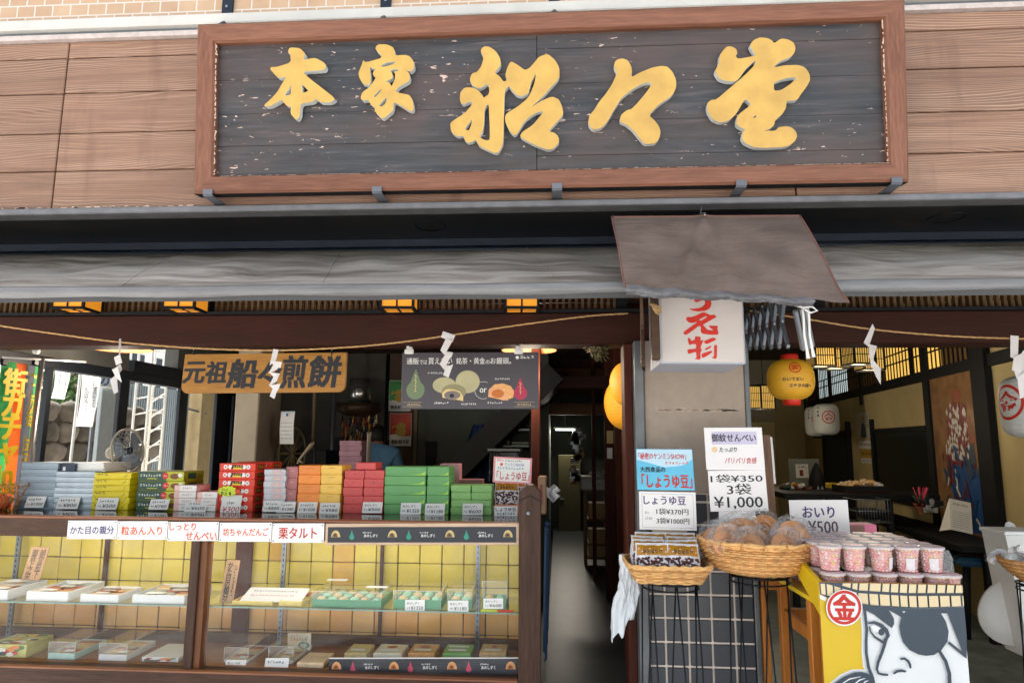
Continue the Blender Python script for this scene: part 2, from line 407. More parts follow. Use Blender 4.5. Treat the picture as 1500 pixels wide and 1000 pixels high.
def clad_mat():
    m, nt, b = newmat('embossed wood cladding')
    gi = N(nt, 'ShaderNodeNewGeometry'); isl = N(nt, 'ShaderNodeVectorMath', operation='SCALE'); isl.inputs[0].default_value = (7, 3, 5); nt.links.new(gi.outputs['Random Per Island'], isl.inputs['Scale'])
    def jit(v):
        a = N(nt, 'ShaderNodeVectorMath', operation='ADD'); nt.links.new(v, a.inputs[0]); nt.links.new(isl.outputs[0], a.inputs[1]); return a.outputs[0]
    v = jit(coords(nt, (.16, 1, 1))); wv = N(nt, 'ShaderNodeTexWave', wave_type='BANDS', bands_direction='Z')
    v0 = jit(coords(nt, (.5, 1, 4.6)))
    # cathedral grain: rings stretched along the board, pushed about by noise
    wv.inputs['Scale'].default_value = 32; wv.inputs['Distortion'].default_value = 42; wv.inputs['Detail'].default_value = 1.6
    wv.inputs['Detail Scale'].default_value = .22; nt.links.new(v, wv.inputs['Vector'])
    f = noise(nt, coords(nt, (.8, 1, 22)), 3.2, 5, .6)
    c = ramp(nt, f, [(.3, rgba(lin((118, 86, 69)))), (.72, rgba(lin((155, 117, 94))))])
    line = ramp(nt, wv.outputs['Fac'], [(.6, (0, 0, 0, 1)), (.95, (1, 1, 1, 1))])
    pt = ramp(nt, noise(nt, v0, 2.3, 2), [(.36, (.06, .06, .06, 1)), (.62, (.5, .5, .5, 1))])
    k = mixc(nt, 1.0, line, pt, 'MULTIPLY')
    c = mixc(nt, k, c, rgba(lin((208, 177, 153))))
    big = noise(nt, coords(nt, (1, 1, 1.6)), 1.3, 4)
    c = mixc(nt, ramp(nt, big, [(.42, (0, 0, 0, 1)), (.75, (.5, .5, .5, 1))]), c, rgba(lin((122, 88, 70))))
    tv = N(nt, 'ShaderNodeMapRange'); tv.inputs['To Min'].default_value = .86; tv.inputs['To Max'].default_value = 1.1; nt.links.new(gi.outputs['Random Per Island'], tv.inputs['Value']); hv = N(nt, 'ShaderNodeHueSaturation'); nt.links.new(tv.outputs[0], hv.inputs['Value']); nt.links.new(c, hv.inputs['Color']); c = hv.outputs[0]
    st = noise(nt, coords(nt, (3, 1, .7)), 2.4, 5, .6); c = mixc(nt, ramp(nt, st, [(.56, (0, 0, 0, 1)), (.72, (.45, .45, .45, 1))]), c, rgba(lin((104, 72, 58))))
    nt.links.new(c, b.inputs['Base Color']); b.inputs['Roughness'].default_value = .6
    bump(nt, b, line, .25, .003); return m
def peel_mat():
    m, nt, b = newmat('peeling dark sign board')
    f = noise(nt, coords(nt, (.9, 1, 13)), 3, 8, .68, .6)
    c = ramp(nt, f, [(.32, rgba(lin((33, 34, 37)))), (.55, rgba(lin((58, 59, 63)))), (.78, rgba(lin((104, 92, 88))))])
    g = noise(nt, coords(nt, (1, 1, 3)), 1.6, 3)
    c = mixc(nt, ramp(nt, g, [(.40, (0, 0, 0, 1)), (.66, (.7, .7, .7, 1))]), c, rgba(lin((86, 68, 62))))
    p = noise(nt, coords(nt, (5, 4, 15)), 4.5, 6, .6, .4); q = noise(nt, coords(nt, (1, 1, 1.4)), 2.2, 2)
    pk = mixc(nt, 1.0, ramp(nt, p, [(.645, (0, 0, 0, 1)), (.675, (1, 1, 1, 1))]), ramp(nt, q, [(.42, (0, 0, 0, 1)), (.52, (1, 1, 1, 1))]), 'MULTIPLY')
    c = mixc(nt, pk, c, rgba(lin((205, 176, 160))))
    nt.links.new(c, b.inputs['Base Color']); b.inputs['Roughness'].default_value = .5
    bump(nt, b, f, .35, .004); return m
def sheen_cloth(name, c, rough=.42, streak=(1.2, 6, 6), spec=.5, stain=0):
    m, nt, b = newmat(name)
    f = noise(nt, coords(nt, streak), 2.0, 6, .62); c = lin(c)
    nt.links.new(ramp(nt, f, [(.3, rgba(c, .66)), (.7, rgba(c, 1.2))]), b.inputs['Base Color'])
    if stain:
        src = b.inputs['Base Color'].links[0].from_socket; sn = noise(nt, coords(nt, (.9, 5, 5)), 1.9, 6, .62, .7)
        nt.links.new(mixc(nt, ramp(nt, sn, [(.44, (0, 0, 0, 1)), (.66, (stain, stain, stain, 1))]), src, rgba(lin((84, 70, 58)))), b.inputs['Base Color'])
    b.inputs['Roughness'].default_value = rough; b.inputs['Specular IOR Level'].default_value = spec
    wr = noise(nt, coords(nt, (1.5, 9, 9)), 3.5, 4, .5, .8); bump(nt, b, wr, .32, .012); return m
m_brick = brick_mat(); m_clad = clad_mat(); m_peel = peel_mat()
m_awn = sheen_cloth('grey brown awning vinyl', (182, 172, 162), .5, spec=.15, stain=.75)
m_tarp = sheen_cloth('brown grey tarpaulin', (112, 95, 86), .5, (3, 3, 3), stain=.4)
m_signframe = wood('sign frame wood', (92, 54, 38), (142, 94, 72), 'x', .5, .8)
m_signframez = wood('sign frame stile wood', (92, 54, 38), (142, 94, 72), 'z', .5, .8)
m_scrape = M('scraped paint', (205, 178, 160), .7, var=.2, scale=30)

# ------------------------------------------------------------------ setting
XW = -3.2; XE = -3.35
b = B(); b.quad((-60, -60, -.02), (60, -60, -.02), (60, 60, -.02), (-60, 60, -.02), M('pale street paving', (206, 206, 205), .85, var=.12, scale=2, bmp=.2, bscale=30))
b.build('ground', kind='structure', local=True)
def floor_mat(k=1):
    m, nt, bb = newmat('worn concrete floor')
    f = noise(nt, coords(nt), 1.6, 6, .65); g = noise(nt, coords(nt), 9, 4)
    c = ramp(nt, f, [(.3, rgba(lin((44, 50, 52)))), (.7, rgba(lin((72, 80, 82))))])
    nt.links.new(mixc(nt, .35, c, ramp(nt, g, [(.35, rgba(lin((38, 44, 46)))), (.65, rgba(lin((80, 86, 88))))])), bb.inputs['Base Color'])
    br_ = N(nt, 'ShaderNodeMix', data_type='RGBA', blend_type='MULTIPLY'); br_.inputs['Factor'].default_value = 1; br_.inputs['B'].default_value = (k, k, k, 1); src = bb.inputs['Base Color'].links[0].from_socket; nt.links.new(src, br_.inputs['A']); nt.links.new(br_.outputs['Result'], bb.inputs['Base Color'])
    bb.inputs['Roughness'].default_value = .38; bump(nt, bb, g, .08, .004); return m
FLZ = .2
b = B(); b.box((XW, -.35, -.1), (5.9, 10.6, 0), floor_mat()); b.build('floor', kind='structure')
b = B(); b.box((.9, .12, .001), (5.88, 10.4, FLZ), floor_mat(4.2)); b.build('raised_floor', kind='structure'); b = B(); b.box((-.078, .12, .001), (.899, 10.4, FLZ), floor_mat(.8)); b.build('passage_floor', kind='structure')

# ------------------------------------------------------------------ the shop building and its parts
shop = thing('shop_building', 'old wooden sweet shop building with tan brick above wood cladding over its open front', 'building', (0, 0, 0))
YF = -.6
b = B(); b.box((XE, YF, 3.40), (6, YF+.2, 5.6), m_brick); b.build('brick_wall', shop)
b = B()
b.box((XE, YF-.035, 3.352), (6, YF+.02, 3.399), M('weathered white trim', (196, 192, 186), .6, var=.1, scale=5), .004); b.box((XE, YF-.008, 3.335), (6, YF+.02, 3.351), m_steel)
b.box((XE, YF-.02, 3.312), (6, YF+.02, 3.334), M('chalky white trim', (190, 176, 170), .7, var=.15, scale=30)); b.build('white_trim', shop)
b = B()
zs = [3.311]+[P(285, y, YF).z for y in (80, 132, 191, 247)]+[2.546]
joint = P(88, 186, YF).x
for z1, z0 in zip(zs, zs[1:]):
    for x0, x1 in ((XE, joint-.003), (joint+.003, joint+3.03), (joint+3.036, 6)):
        b.box((x0, YF, z0+.003), (x1, YF+.04, z1-.002), m_clad, .003)
b.box((XE, YF+.03, 2.546), (6, YF+.2, 3.34), m_black); b.build('wood_cladding', shop)
b = B(); b.box((XE, YF-.045, 2.518), (6, YF+.03, 2.545), M('grey zinc flashing', (118, 116, 118), .4, .5, var=.18, scale=14), .004)
for k in range(46):
    x = -2.4+RND.random()*.9; b.box((x, YF-.03, 2.545), (x+.008+RND.random()*.02, YF-.004, 2.550+RND.random()*.006), m_scrape)
b.build('flashing', shop)
def soffit_mat():
    m, nt, bb = newmat('sooty soffit paint')
    f = noise(nt, coords(nt, (1.2, 3, 3)), 2.4, 5); 
    c = ramp(nt, f, [(.45, rgba(lin((15, 16, 20)))), (.66, rgba(lin((24, 22, 22)))), (.76, rgba(lin((92, 60, 30))))])
    nt.links.new(c, bb.inputs['Base Color']); bb.inputs['Roughness'].default_value = .4; return m
b = B(); b.box((XE, YF+.03, 2.535), (6, -.14, 2.6), soffit_mat()); b.box((XE, -.19, 2.50), (6, -.14, 2.534), m_navy); sf = b.build('soffit', shop)
for px, py in ((630, 331), (1386, 319)):
    q = PZ(px, py, 2.535); b = B()
    b.lathe([(.072, 0), (.073, -.002), (.066, -.003), (.06, 0), (.055, .004), (0, .004)], (q.x, q.y, 2.5345), m_blackm, 24); b.build('downlight', sf)
b = B(); b.box((XE, -.14, 2.36), (6, .1, 2.6), m_black); b.box((XE, -.12, 2.6), (6, YF+.2, 2.66), m_black); b.build('lintel', shop)
b = B(); b.box((XW, 0, 2.07), (6, .16, 2.221), m_beam, .006); b.box((XW, -.012, 2.221), (6, .15, 2.236), m_black); b.build('beam', shop)
b = B()
x = XW+.03
m_slat = wood('lattice slat', (86, 62, 36), (130, 98, 62), 'z', .6)
while x < 3.4:
    if not (.3 < x < .9): b.box((x, .05, 2.236), (x+.013, .075, 2.36), m_slat)
    x += .031
for xa in (XW, -1.78, -.85, .28, 1.2, 2.3): b.box((xa, .03, 2.236), (xa+.055, .10, 2.36), m_black)
b.box((XW, .078, 2.285), (3.4, .09, 2.293), m_black)
b.build('lattice_transom', shop)
# pillar with the grey tiles
PXL, PXR, PY0 = .388, .832, -.1
b = B(); b.box((PXL, PY0, 1.395), (PXR, .35, 2.07), M('brown grey cement panel', (158, 142, 128), .75, var=.08, scale=18, bmp=.35, bscale=140), .004)
b.box((PXL+.004, PY0+.008, 0), (PXR-.004, .35, 1.395), M('pink grey grout', (244, 226, 212), .8, var=.08))
for k in range(70):
    x = PXL+.02+RND.random()*.38; zz_ = 1.755+RND.gauss(0, .003); b.box((x, PY0-.0005, zz_), (x+.006+RND.random()*.03, PY0+.001, zz_+.002+RND.random()*.003), M('pale rub mark', (186, 164, 148), .8, var=.2, scale=40))
b.build('pillar', shop)
b = B(); m_tile = M('dark grey wall tile', (66, 69, 75), .3, var=.1, scale=4)
xg = [PXL, P(973.8, 870, PY0).x, P(1007.6, 870, PY0).x, P(1041.5, 870, PY0).x, P(1075.5, 870, PY0).x, PXR]
z = 1.39; pitch = (P(1000, 870.6, PY0).z-P(1000, 976, PY0).z)/3
z0 = P(1000, 870.6, PY0).z; rows = [z0+pitch*k for k in range(5, -10, -1)]
for zt, zb in zip(rows, rows[1:]):
    if zt > 1.42: zt = 1.42
    for xa, xb in zip(xg, xg[1:]): b.box((xa+.0048, PY0-.002, zb+.0048), (xb-.0048, PY0+.015, min(zt, 1.394)-.0048), m_tile, .002)
    for ya in (0, .11, .22): b.box((PXL+.001, PY0+.02+ya, zb+.004), (PXL+.012, PY0+.12+ya, min(zt, 1.394)-.004), m_tile, .002)
b.build('pillar_tiles', shop)
xq = P(931, 620, PY0-.02).x
b = B(); b.box((xq, PY0-.02, 0), (PXL-.002, .06, 2.068), M('blue grey steel post', (108, 110, 112), .45, .4, var=.25, scale=6), .004)
b.box((PXR+.001, PY0-.004, 0), (PXR+.022, .2, 2.068), MATS['blue grey steel post'], .003); b.build('steel_post', shop)
xd0, xd1 = P(917, 700, -.03).x, P(929.5, 700, -.03).x
b = B(); b.box((xd0, -.03, 0), (xd1, .12, 2.068), m_beamz, .004); b.build('door_post', shop)
# walls round the room
b = B()
def wl(y0, y1, z0, z1): b.box((XW-.12, y0, z0), (XW, y1, z1), m_dkwall)
m_dkwall2 = M('blue black frame', (26, 32, 40), .5, .2, var=.2)
def yw(px, py=620): return PX(px, py, XW).y
ZW = PX(200, 557, XW).z; ZU0, ZU1 = PX(230, 534, XW).z, PX(200, 507, XW).z+.1; YE = yw(344)+.02
wl(-.1, 10.5, 0, .9); wl(YE, 10.5, .9, 5.6); wl(-.1, YE, ZU1, 5.6); wl(-.1, yw(190, 520), ZW, ZU1); wl(yw(261, 530), YE, ZW, ZU1)
b.box((XE, -.6, 2.66), (XW, -.1, 5.6), m_brick)
b.build('side_wall', shop)
b = B()
b.box((XW-.06, -.1, ZW-.01), (XW+.015, YE, ZW+.06), m_dkwall2, .004)
b.box((XW-.06, yw(188), ZW+.06), (XW+.01, yw(264), ZU0), m_dkwall2); b.box((XW-.06, -.1, .88), (XW+.04, YE, .93), m_dkwall2)
for pa, pb in ((169, 183), (259, 271), (314, 336)): b.box((XW-.02, yw(pa), .93), (XW+.012, yw(pb), ZW-.01), m_dkwall2, .004)
b.box((XW-.05, -.1, .93), (XW+.012, yw(-20), ZW-.01), m_dkwall2); b.box((XW-.02, yw(61), .93), (XW+.012, yw(68), ZW-.01), m_dkwall2)
b.box((XW-.04, yw(337)+.01, .93), (XW+.02, yw(344), ZW-.01), m_navy)
wf = b.build('window_frame', shop)
b = B(); b.quad((XW-.01, yw(183), .93), (XW-.01, yw(314), .93), (XW-.01, yw(314), ZW-.01), (XW-.01, yw(183), ZW-.01), m_glass); b.build('pane', wf)
b = B(); b.box((XW, 10.5, 0), (6, 10.7, 5.6), m_dkwall); b.box((5.9, -.4, 0), (6, 10.5, 5.6), m_dkwall); b.build('back_wall', shop)
b = B(); b.box((XE, -.4, 5.6), (6, 10.7, 5.8), m_dkwall); b.build('roof', shop)
b = B(); m_ceil = wood('ceiling boards', (40, 24, 18), (70, 44, 32), 'y', .6, .8)
x = XW
while x < .9: b.box((x, .16, 2.6), (min(x+.295, .9), 9, 2.64), m_ceil); x += .3
while x < 5.9: b.box((x, .16, 3.1), (min(x+.295, 5.9), 10.5, 3.14), m_ceil); x += .3
for yy in (1.6, 3.2, 4.8, 6.4): b.box((XW, yy, 2.5), (.84, yy+.11, 2.6), m_beam, .004); b.box((.95, yy, 2.98), (5.9, yy+.11, 3.1), m_beam, .004)
b.box((.84, .1, 2.6), (5.9, .158, 3.1), m_black)
b.build('ceiling', kind='structure')
# ------------------------------------------------------------------ the big sign board
TILT = rad(5.4)
SN = Vector((0, -math.cos(TILT), -math.sin(TILT))); S0 = P(800, 275, -.71)
def S(x, y): return PP(x, y, S0, SN)
bl, br, tl = S(283.5, 284), S(1332, 266), S(289, 35.5)
fs = Fr(bl, br-bl, tl-bl, (br-bl).length, (tl-bl).length)
sign = thing('shop_signboard', 'long wooden signboard with five gold characters on peeling dark boards in a red brown frame', 'signboard', fs.pt(fs.w/2, 0, -.03))
tr = S(1325.5, -1); ou = [(0, 0), (fs.w, 0), tuple(fs.px(1325.5, -1)), (tuple(fs.px(289, 35.5)))]
inn = [fs.px(311.5, 257), fs.px(1303, 237), fs.px(1295, 27), fs.px(314, 62)]
b = B()
for i in range(4):
    j = (i+1) % 4; mt = (m_signframe, m_signframez)[i % 2]
    o0, o1, i0, i1 = Vector(ou[i]), Vector(ou[j]), Vector(inn[i]), Vector(inn[j])
    m0 = o0.lerp(i0, .12); m1 = o1.lerp(i1, .12); n0 = o0.lerp(i0, .9); n1 = o1.lerp(i1, .9)
    prof = [(o0, o1, -.06), (o0, o1, -.004), (m0, m1, .004), (n0, n1, .0), (i0, i1, -.012), (i0, i1, -.06)]
    for (a0, a1, da), (b0, b1, db) in zip(prof, prof[1:]):
        b.quad(fs.pt(*a0, da), fs.pt(*a1, da), fs.pt(*b1, db), fs.pt(*b0, db), m_black if da == -.06 else mt)
for k in range(150):                                                      # scraped lower inner edge
    t = RND.random(); q = Vector(inn[0]).lerp(Vector(inn[1]), t); wd = .004+RND.random()*.02
    b.fbox(fs, q.x, q.y-.006-RND.random()*.004, q.x+wd, q.y-.001, -.01, -.0085, m_scrape)
for a, c in ((inn[3], inn[0]), (inn[1], inn[2])):
    for k in range(110):
        q = Vector(a).lerp(Vector(c), RND.random()); g = RND.gauss(0, .0022); b.fbox(fs, q.x+g-.001, q.y, q.x+g+.0012+RND.random()*.002, q.y+.002+RND.random()*.009, -.013, -.0105+RND.random()*.0005, m_scrape)
b.build('frame', sign)
b = B(); x0 = inn[0][0]-.02; x1 = inn[1][0]+.02; yb = inn[1][1]-.02; yt = inn[3][1]+.02
xj = fs.px(786, 150)[0]
cuts_l = [yb-.02, .20, .33, .47, .60, yt+.02]; cuts_r = [yb-.02, .135, .27, .42, .56, yt+.02]
for cuts, xa, xb in ((cuts_l, x0, xj-.001), (cuts_r, xj+.001, x1)):
    for c0, c1 in zip(cuts, cuts[1:]):
        b.fbox(fs, xa, c0+.0004, xb, c1-.0002, -.055, -.034-RND.random()*.002, m_peel, .0012)
b.fbox(fs, x0-.05, yb-.03, x1+.05, yt+.03, -.085, -.058, m_black)
b.build('board', sign)
GOLD = [
 (380, 60, .12, [[(370,80),(490,90),(545,140),(560,175),(530,235),(660,210),(695,215),(790,265),(815,310),(800,345),(770,360),(525,375),(600,450),(690,520),(930,705),(880,745),(830,755),(745,750),(690,705),(655,745),(515,765),(500,800),(495,900),(470,955),(440,960),(380,890),(385,795),(340,795),(305,765),(270,715),(245,735),(140,795),(60,800),(65,775),(120,730),(215,630),(285,510),(325,440),(275,445),(230,455),(130,350),(140,320),(210,320),(385,265),(375,155),(345,140)],
  [(385,530),(360,590),(305,665),(340,670),(385,650)], [(512,525),(525,640),(600,612),(560,570)]]),
 (510, 60, .12, [[(330,100),(345,60),(380,42),(460,42),(545,75),(570,130),(575,180),(700,172),(750,190),(795,245),(805,300),(800,345),(760,375),(730,370),(690,345),(740,390),(755,440),(745,490),(690,525),(620,560),(575,620),(640,640),(745,660),(780,710),(800,800),(795,850),(770,860),(720,840),(660,800),(560,745),(550,820),(540,860),(430,950),(400,940),(325,860),(325,810),(280,780),(255,740),(245,720),(180,730),(150,700),(165,645),(190,615),(250,575),(330,470),(335,440),(310,425),(300,400),(315,365),(345,345),(300,340),(258,318),(275,430),(275,515),(240,545),(175,520),(135,450),(125,390),(165,300),(183,235),(212,265),(430,205)],
  [(385,310),(470,265),(590,250),(540,290),(430,320)], [(510,360),(540,350),(620,345),(600,372),(555,375),(575,400),(570,470),(530,560),(505,510),(455,495),(545,455),(540,400)], [(405,595),(380,600),(310,680),(330,690),(405,605)], [(465,690),(420,735),(375,795),(410,805),(450,770),(470,720)]]),
 (650, 60, .18, [[(300,85),(310,60),(335,45),(370,48),(425,85),(458,140),(465,190),(450,220),(412,258),(455,290),(488,335),(515,320),(500,280),(515,225),(545,165),(600,195),(660,240),(700,220),(735,180),(775,130),(845,105),(905,155),(940,215),(943,290),(920,330),(870,380),(815,445),(760,495),(710,545),(790,490),(880,452),(935,475),(960,525),(975,590),(955,625),(850,735),(905,748),(938,790),(938,830),(890,880),(845,885),(760,855),(650,800),(620,775),(640,740),(720,690),(805,590),(800,570),(740,590),(660,650),(600,755),(575,770),(540,740),(500,660),(500,610),(520,585),(610,530),(680,470),(710,420),(740,340),(752,262),(715,330),(700,380),(690,425),(640,452),(590,440),(555,400),(530,365),(495,405),(490,560),(485,830),(450,905),(420,915),(330,875),(290,855),(258,800),(240,820),(200,830),(172,810),(160,770),(110,780),(60,740),(52,670),(90,640),(170,590),(230,520),(225,490),(150,520),(130,480),(135,420),(170,380),(230,380),(280,400),(320,450),(325,465),(365,435),(372,400),(360,345),(320,375),(280,388),(235,365),(210,315),(230,265),(270,255),(305,210),(322,150),(318,115)],
  [(365,505),(330,555),(330,640),(320,730),(290,785),(340,810),(375,805),(375,700),(370,600)], [(228,640),(210,665),(170,720),(205,730),(225,680)]]),
 (850, 70, .15, [[(330,170),(340,135),(370,112),(420,105),(470,130),(500,190),(505,230),(500,290),(580,245),(700,195),(790,178),(850,185),(900,235),(935,310),(938,380),(915,440),(870,490),(760,560),(670,660),(730,715),(770,770),(785,820),(775,880),(735,935),(680,940),(625,940),(560,860),(500,790),(450,750),(390,725),(388,690),(400,655),(455,610),(500,600),(560,540),(640,445),(695,365),(690,340),(640,342),(560,375),(470,435),(400,495),(340,590),(260,730),(210,780),(170,795),(120,800),(85,760),(78,720),(90,660),(135,610),(180,535),(250,450),(310,360),(350,270),(355,235),(335,200)]]),
 (1020, 45, .18, [[(440,110),(470,75),(520,55),(580,62),(615,80),(632,105),(690,65),(740,70),(790,95),(808,140),(800,180),(770,215),(690,245),(640,285),(632,300),(720,283),(830,280),(885,300),(920,350),(928,400),(900,455),(850,520),(825,560),(800,570),(735,570),(730,630),(700,680),(640,730),(635,770),(590,805),(545,815),(645,815),(670,785),(740,778),(780,790),(810,820),(822,860),(800,905),(740,945),(560,955),(470,950),(390,910),(370,870),(385,815),(400,808),(330,770),(328,720),(340,685),(450,600),(400,555),(370,600),(330,670),(270,730),(200,750),(130,720),(90,650),(90,590),(120,565),(165,560),(270,470),(400,360),(480,275),(482,240),(400,315),(345,395),(310,415),(240,410),(185,390),(150,330),(185,270),(190,200),(220,160),(250,130),(290,130),(325,150),(335,185),(318,205),(340,232),(480,205),(470,180),(440,130)],
  [(632,430),(640,420),(720,390),(805,378),(815,390),(760,440),(690,485),(632,490)], [(490,685),(455,708),(485,710)]]),
]
for x0, y0, s, lps in GOLD:
    b = B(); b.loops(fs, [smoothloop([fs.px(x0+s*x, y0+s*y, -.002) for x, y in lp], 1, .18) for lp in lps], -.030, -.002, m_gold, m_goldside)
    b.build('gold_character', sign)
for px in (306, 553, 816, 1085, 1312):                                    # clamps under the lower edge
    q = S(px, 285-(px-283)*.0172); b = B()
    m_clp = M('grey strap steel', (104, 106, 112), .5, .3); b.box((q.x-.019, q.y-.012, q.z+.016), (q.x+.019, q.y-.007, q.z-.006), m_clp)
    b.box((q.x-.019, q.y-.007, q.z-.011), (q.x+.019, YF-.004, q.z-.006), m_clp); b.box((q.x-.016, YF-.010, 2.546), (q.x+.016, YF-.003, q.z-.011), m_clp)
    b.build('clamp', sign)
for px, py in ((335, 14), (566, 10), (812, 6)):
    q = P(px, py, YF); b = B(); b.box((q.x-.022, YF-.016, 3.30), (q.x+.022, YF-.001, 3.75), m_navy)
    for k in range(3): b.lathe([(.006, 0), (.006, .005), (0, .006)], (q.x, YF-.016, 3.44+.09*k), m_steel, 8, (0, -1, 0))
    b.tube([(q.x, YF-.01, 3.37), (q.x, fs.pt(0, fs.h, 0).y+.05, fs.pt(0, fs.h, 0).z)], .012, m_navy); b.build('hanger', sign)

# ------------------------------------------------------------------ awning
def rp(fn): return fn
awn = thing('awning', 'long grey brown vinyl awning with a rounded front bar over the shop front', 'awning', (0, -.5, 2.1))
b = B(); RR = random.Random(3); ph = [RR.random()*6 for _ in range(12)]
def awnf(u, v):
    x = XE+8.9*u; s = v; sag = -.05*math.sin(math.pi*s**.8)
    wr = .010*math.sin(x*5.3+ph[0]+3*s)*math.sin(math.pi*s)+.005*math.sin(x*13+ph[2]+7*s)*math.sin(math.pi*s)+.005*math.sin(x*23+ph[1]-5*s)*math.sin(math.pi*s)+.004*math.sin(x*4+s*11)
    return Vector((x, -.17-.71*s, 2.485-.335*s**1.16+wr*.8))
b.grid(awnf, 260, 14, m_awn)
for xs_ in (-2.45, -1.75, -1.0, -.15, 1.75, 2.6):                                          # seams: slight welts in the cloth
    b.tube([awnf((xs_-XE+.16*t)/8.9, t)+Vector((0, 0, .0003)) for t in [i/10 for i in range(11)]], .0022, m_awn, 5)
b.build('canopy', awn)
b = B(); b.tube([(XE+.3*k, -.885, 2.132+.002*math.sin(k*1.7)) for k in range(31)], .024, sheen_cloth('front hem vinyl', (122, 120, 120), .35), 12)
b.grid(lambda u, v: Vector((XE+8.9*u, -.898+.004*math.sin(30*u*3), 2.118-.022*v)), 120, 2, M('dark hem fold', (66, 63, 62), .6)); b.build('front_bar', awn)
b = B(); b.tube([(XE, -.165, 2.487), (5.6, -.165, 2.487)], .016, m_navy, 8); b.build('back_rail', awn)
b = B()
for x in (-2.2, -.4, 2.4): b.tube([(x, -.15, 2.3), (x+.25, -.5, 2.24), (x, -.87, 2.13)], .012, m_blackm)
b.build('folding_arm', awn)

# ------------------------------------------------------------------ small tarpaulin over the light box
tp = thing('tarpaulin', 'brown grey tarpaulin sloping over the white light box with a crumpled shiny hem', 'tarpaulin', P(1060, 425, -1.0))
TL, TRR, BL, BR = P(896, 318, -.665), P(1172, 316, -.665), P(916, 420, -1.05), P(1243, 443, -1.05)
b = B()
def tarp(u, v):
    p = TL.lerp(TRR, u).lerp(BL.lerp(BR, u), v)
    fold = (.024*math.exp(-((u-(.5-.26*v))/.028)**2)*(1-v*.3) + .014*math.exp(-((u-(.49+.02*v))/.03)**2)*(1-v)+.006*math.exp(-((v-.72-.25*u)/.03)**2)*(u > .45))*min(1, v*5+.12)*(1-.8*v**5)
    return p+Vector((0, -.25, .9))*(fold+.012*math.sin(7*u+5*v)*math.sin(math.pi*v)+.005*math.sin(19*u-9*v)*math.sin(math.pi*v)+.003*math.sin(31*u+13*v)*v)
b.grid(tarp, 70, 34, m_tarp)
b.tube([tarp(i/40, 0) for i in range(41)], .004, M('red brown hem', (110, 72, 62), .6)); b.tube([tarp(0, i/20) for i in range(21)], .0035, MATS['red brown hem']); b.tube([tarp(1, i/20) for i in range(21)], .0035, MATS['red brown hem'])
b.build('sheet', tp)
b = B(); m_hem = sheen_cloth('shiny folded hem', (92, 90, 92), .24, (9, 9, 9))
RH = random.Random(21); tabh = [[(RH.uniform(-1, 1), RH.uniform(-1, 1)) for _ in range(62)] for _ in range(5)]
def hem(u, v):
    p = tarp(u*.84, 1); i = min(int(round(u*60)), 60); j = min(int(round(v*4)), 4); ra, rb_ = tabh[j][i]
    d = .030+.004*math.sin(5*u+1)
    return p+Vector((.004*rb_, -.008-.012*math.sin(math.pi*v)+.006*ra*(.3+v), -d*v+.0008*rb_+.004))
b.grid(hem, 60, 4, m_hem, True); b.build('hem', tp)
b = B(); q = tarp(.49, 0); b.tube([(q.x, -.63, 2.518), (q.x, -.64, 2.50), (q.x-.008, -.655, q.z+.012), (q.x+.008, -.668, q.z+.008), (q.x+.004, -.668, q.z-.004)], .0025, m_alu); b.build('hook', tp)
for side, xs_ in ((0, (P(937, 480, -.62).x, 5)), (1, (0, 0))): pass

# lazy-tongs brackets either side of the light box
def tongs(name, label, x0, y0, x1, y1, zt, zb0, zb1, n, mat, wd):
    t = thing(name, label, 'bracket', (x0, y0, zt)); 
    for k in range(n):
        f0 = k/n; f1 = (k+1)/n
        def q(f, z): return Vector((x0+(x1-x0)*f, y0+(y1-y0)*f, z))
        zl0 = zb0+(zb1-zb0)*f0; zl1 = zb0+(zb1-zb0)*f1
        for a, c in ((q(f0, zt), q(f1, zl1)), (q(f0, zl0), q(f1, zt))):
            b = B(); d = (c-a).normalized(); n_ = Vector((d.y, -d.x, 0)).normalized() if abs(d.x)+abs(d.y) > 1e-6 else Vector((1, 0, 0))
            b.tube([a, c], wd, mat, 4, smooth=False)
            for p in (a, a.lerp(c, .5), c): b.lathe([(wd*1.5, -.004), (wd*1.5, .004), (0, .005)], p, mat, 8, n_)
            b.build('bar', t)
    return t
m_rust = M('rusty brown steel', (84, 62, 46), .5, .5, var=.3, scale=30)
a = P(940, 470, -.15); c = P(958, 470, -.95)
tongs('scissor_bracket', 'rusty brown folded scissor bracket left of the white light box', a.x, -.2, c.x, -.62, 2.19, 1.93, 1.90, 7, m_rust, .007)
b = B(); b.fbox(Fr((P(955, 527, -.66)), (P(966, 527, -.66)-P(955, 527, -.66)), Vector((.0, .05, 1))), 0, 0, .03, .27, -.012, .012, m_rust, .003)
tag(b.build('bracket_arm'), 'brown flat bracket arm hanging beside the blue edged side of the light box', 'bracket')
a = P(1094, 470, -.2); c = P(1160, 470, -.62)
t = tongs('scissor_bracket', 'grey metal scissor bracket right of the white light box', a.x, -.12, c.x-.02, -.62, 2.17, 2.03, 1.97, 6, m_steel, .008)
b = B(); q0, q1 = P(1172, 452, -.7), P(1147, 515, -.62)
d_ = (q1-q0); fb = Fr(q0, Vector((.92, 0, .38)), -d_); L = d_.length
for dx in (-.018, 0, .018): b.fbox(fb, dx-.0075, -L, dx+.0075, 0, -.012, .012-.004*abs(dx)/.018, m_alu, .003)
b.build('arm', t)
b = B()
for s, e in ((1181, 525), (1189, 523)):
    b.tube([P(s-6, 449, -.78), P(s-4, 462, -.785), P((s+e)/2 if False else s-3, 490, -.78), P(s+1, 512, -.78), P(s+3, e, -.78)], [.004, .004, .004, .0045, .0065], m_card, 6)
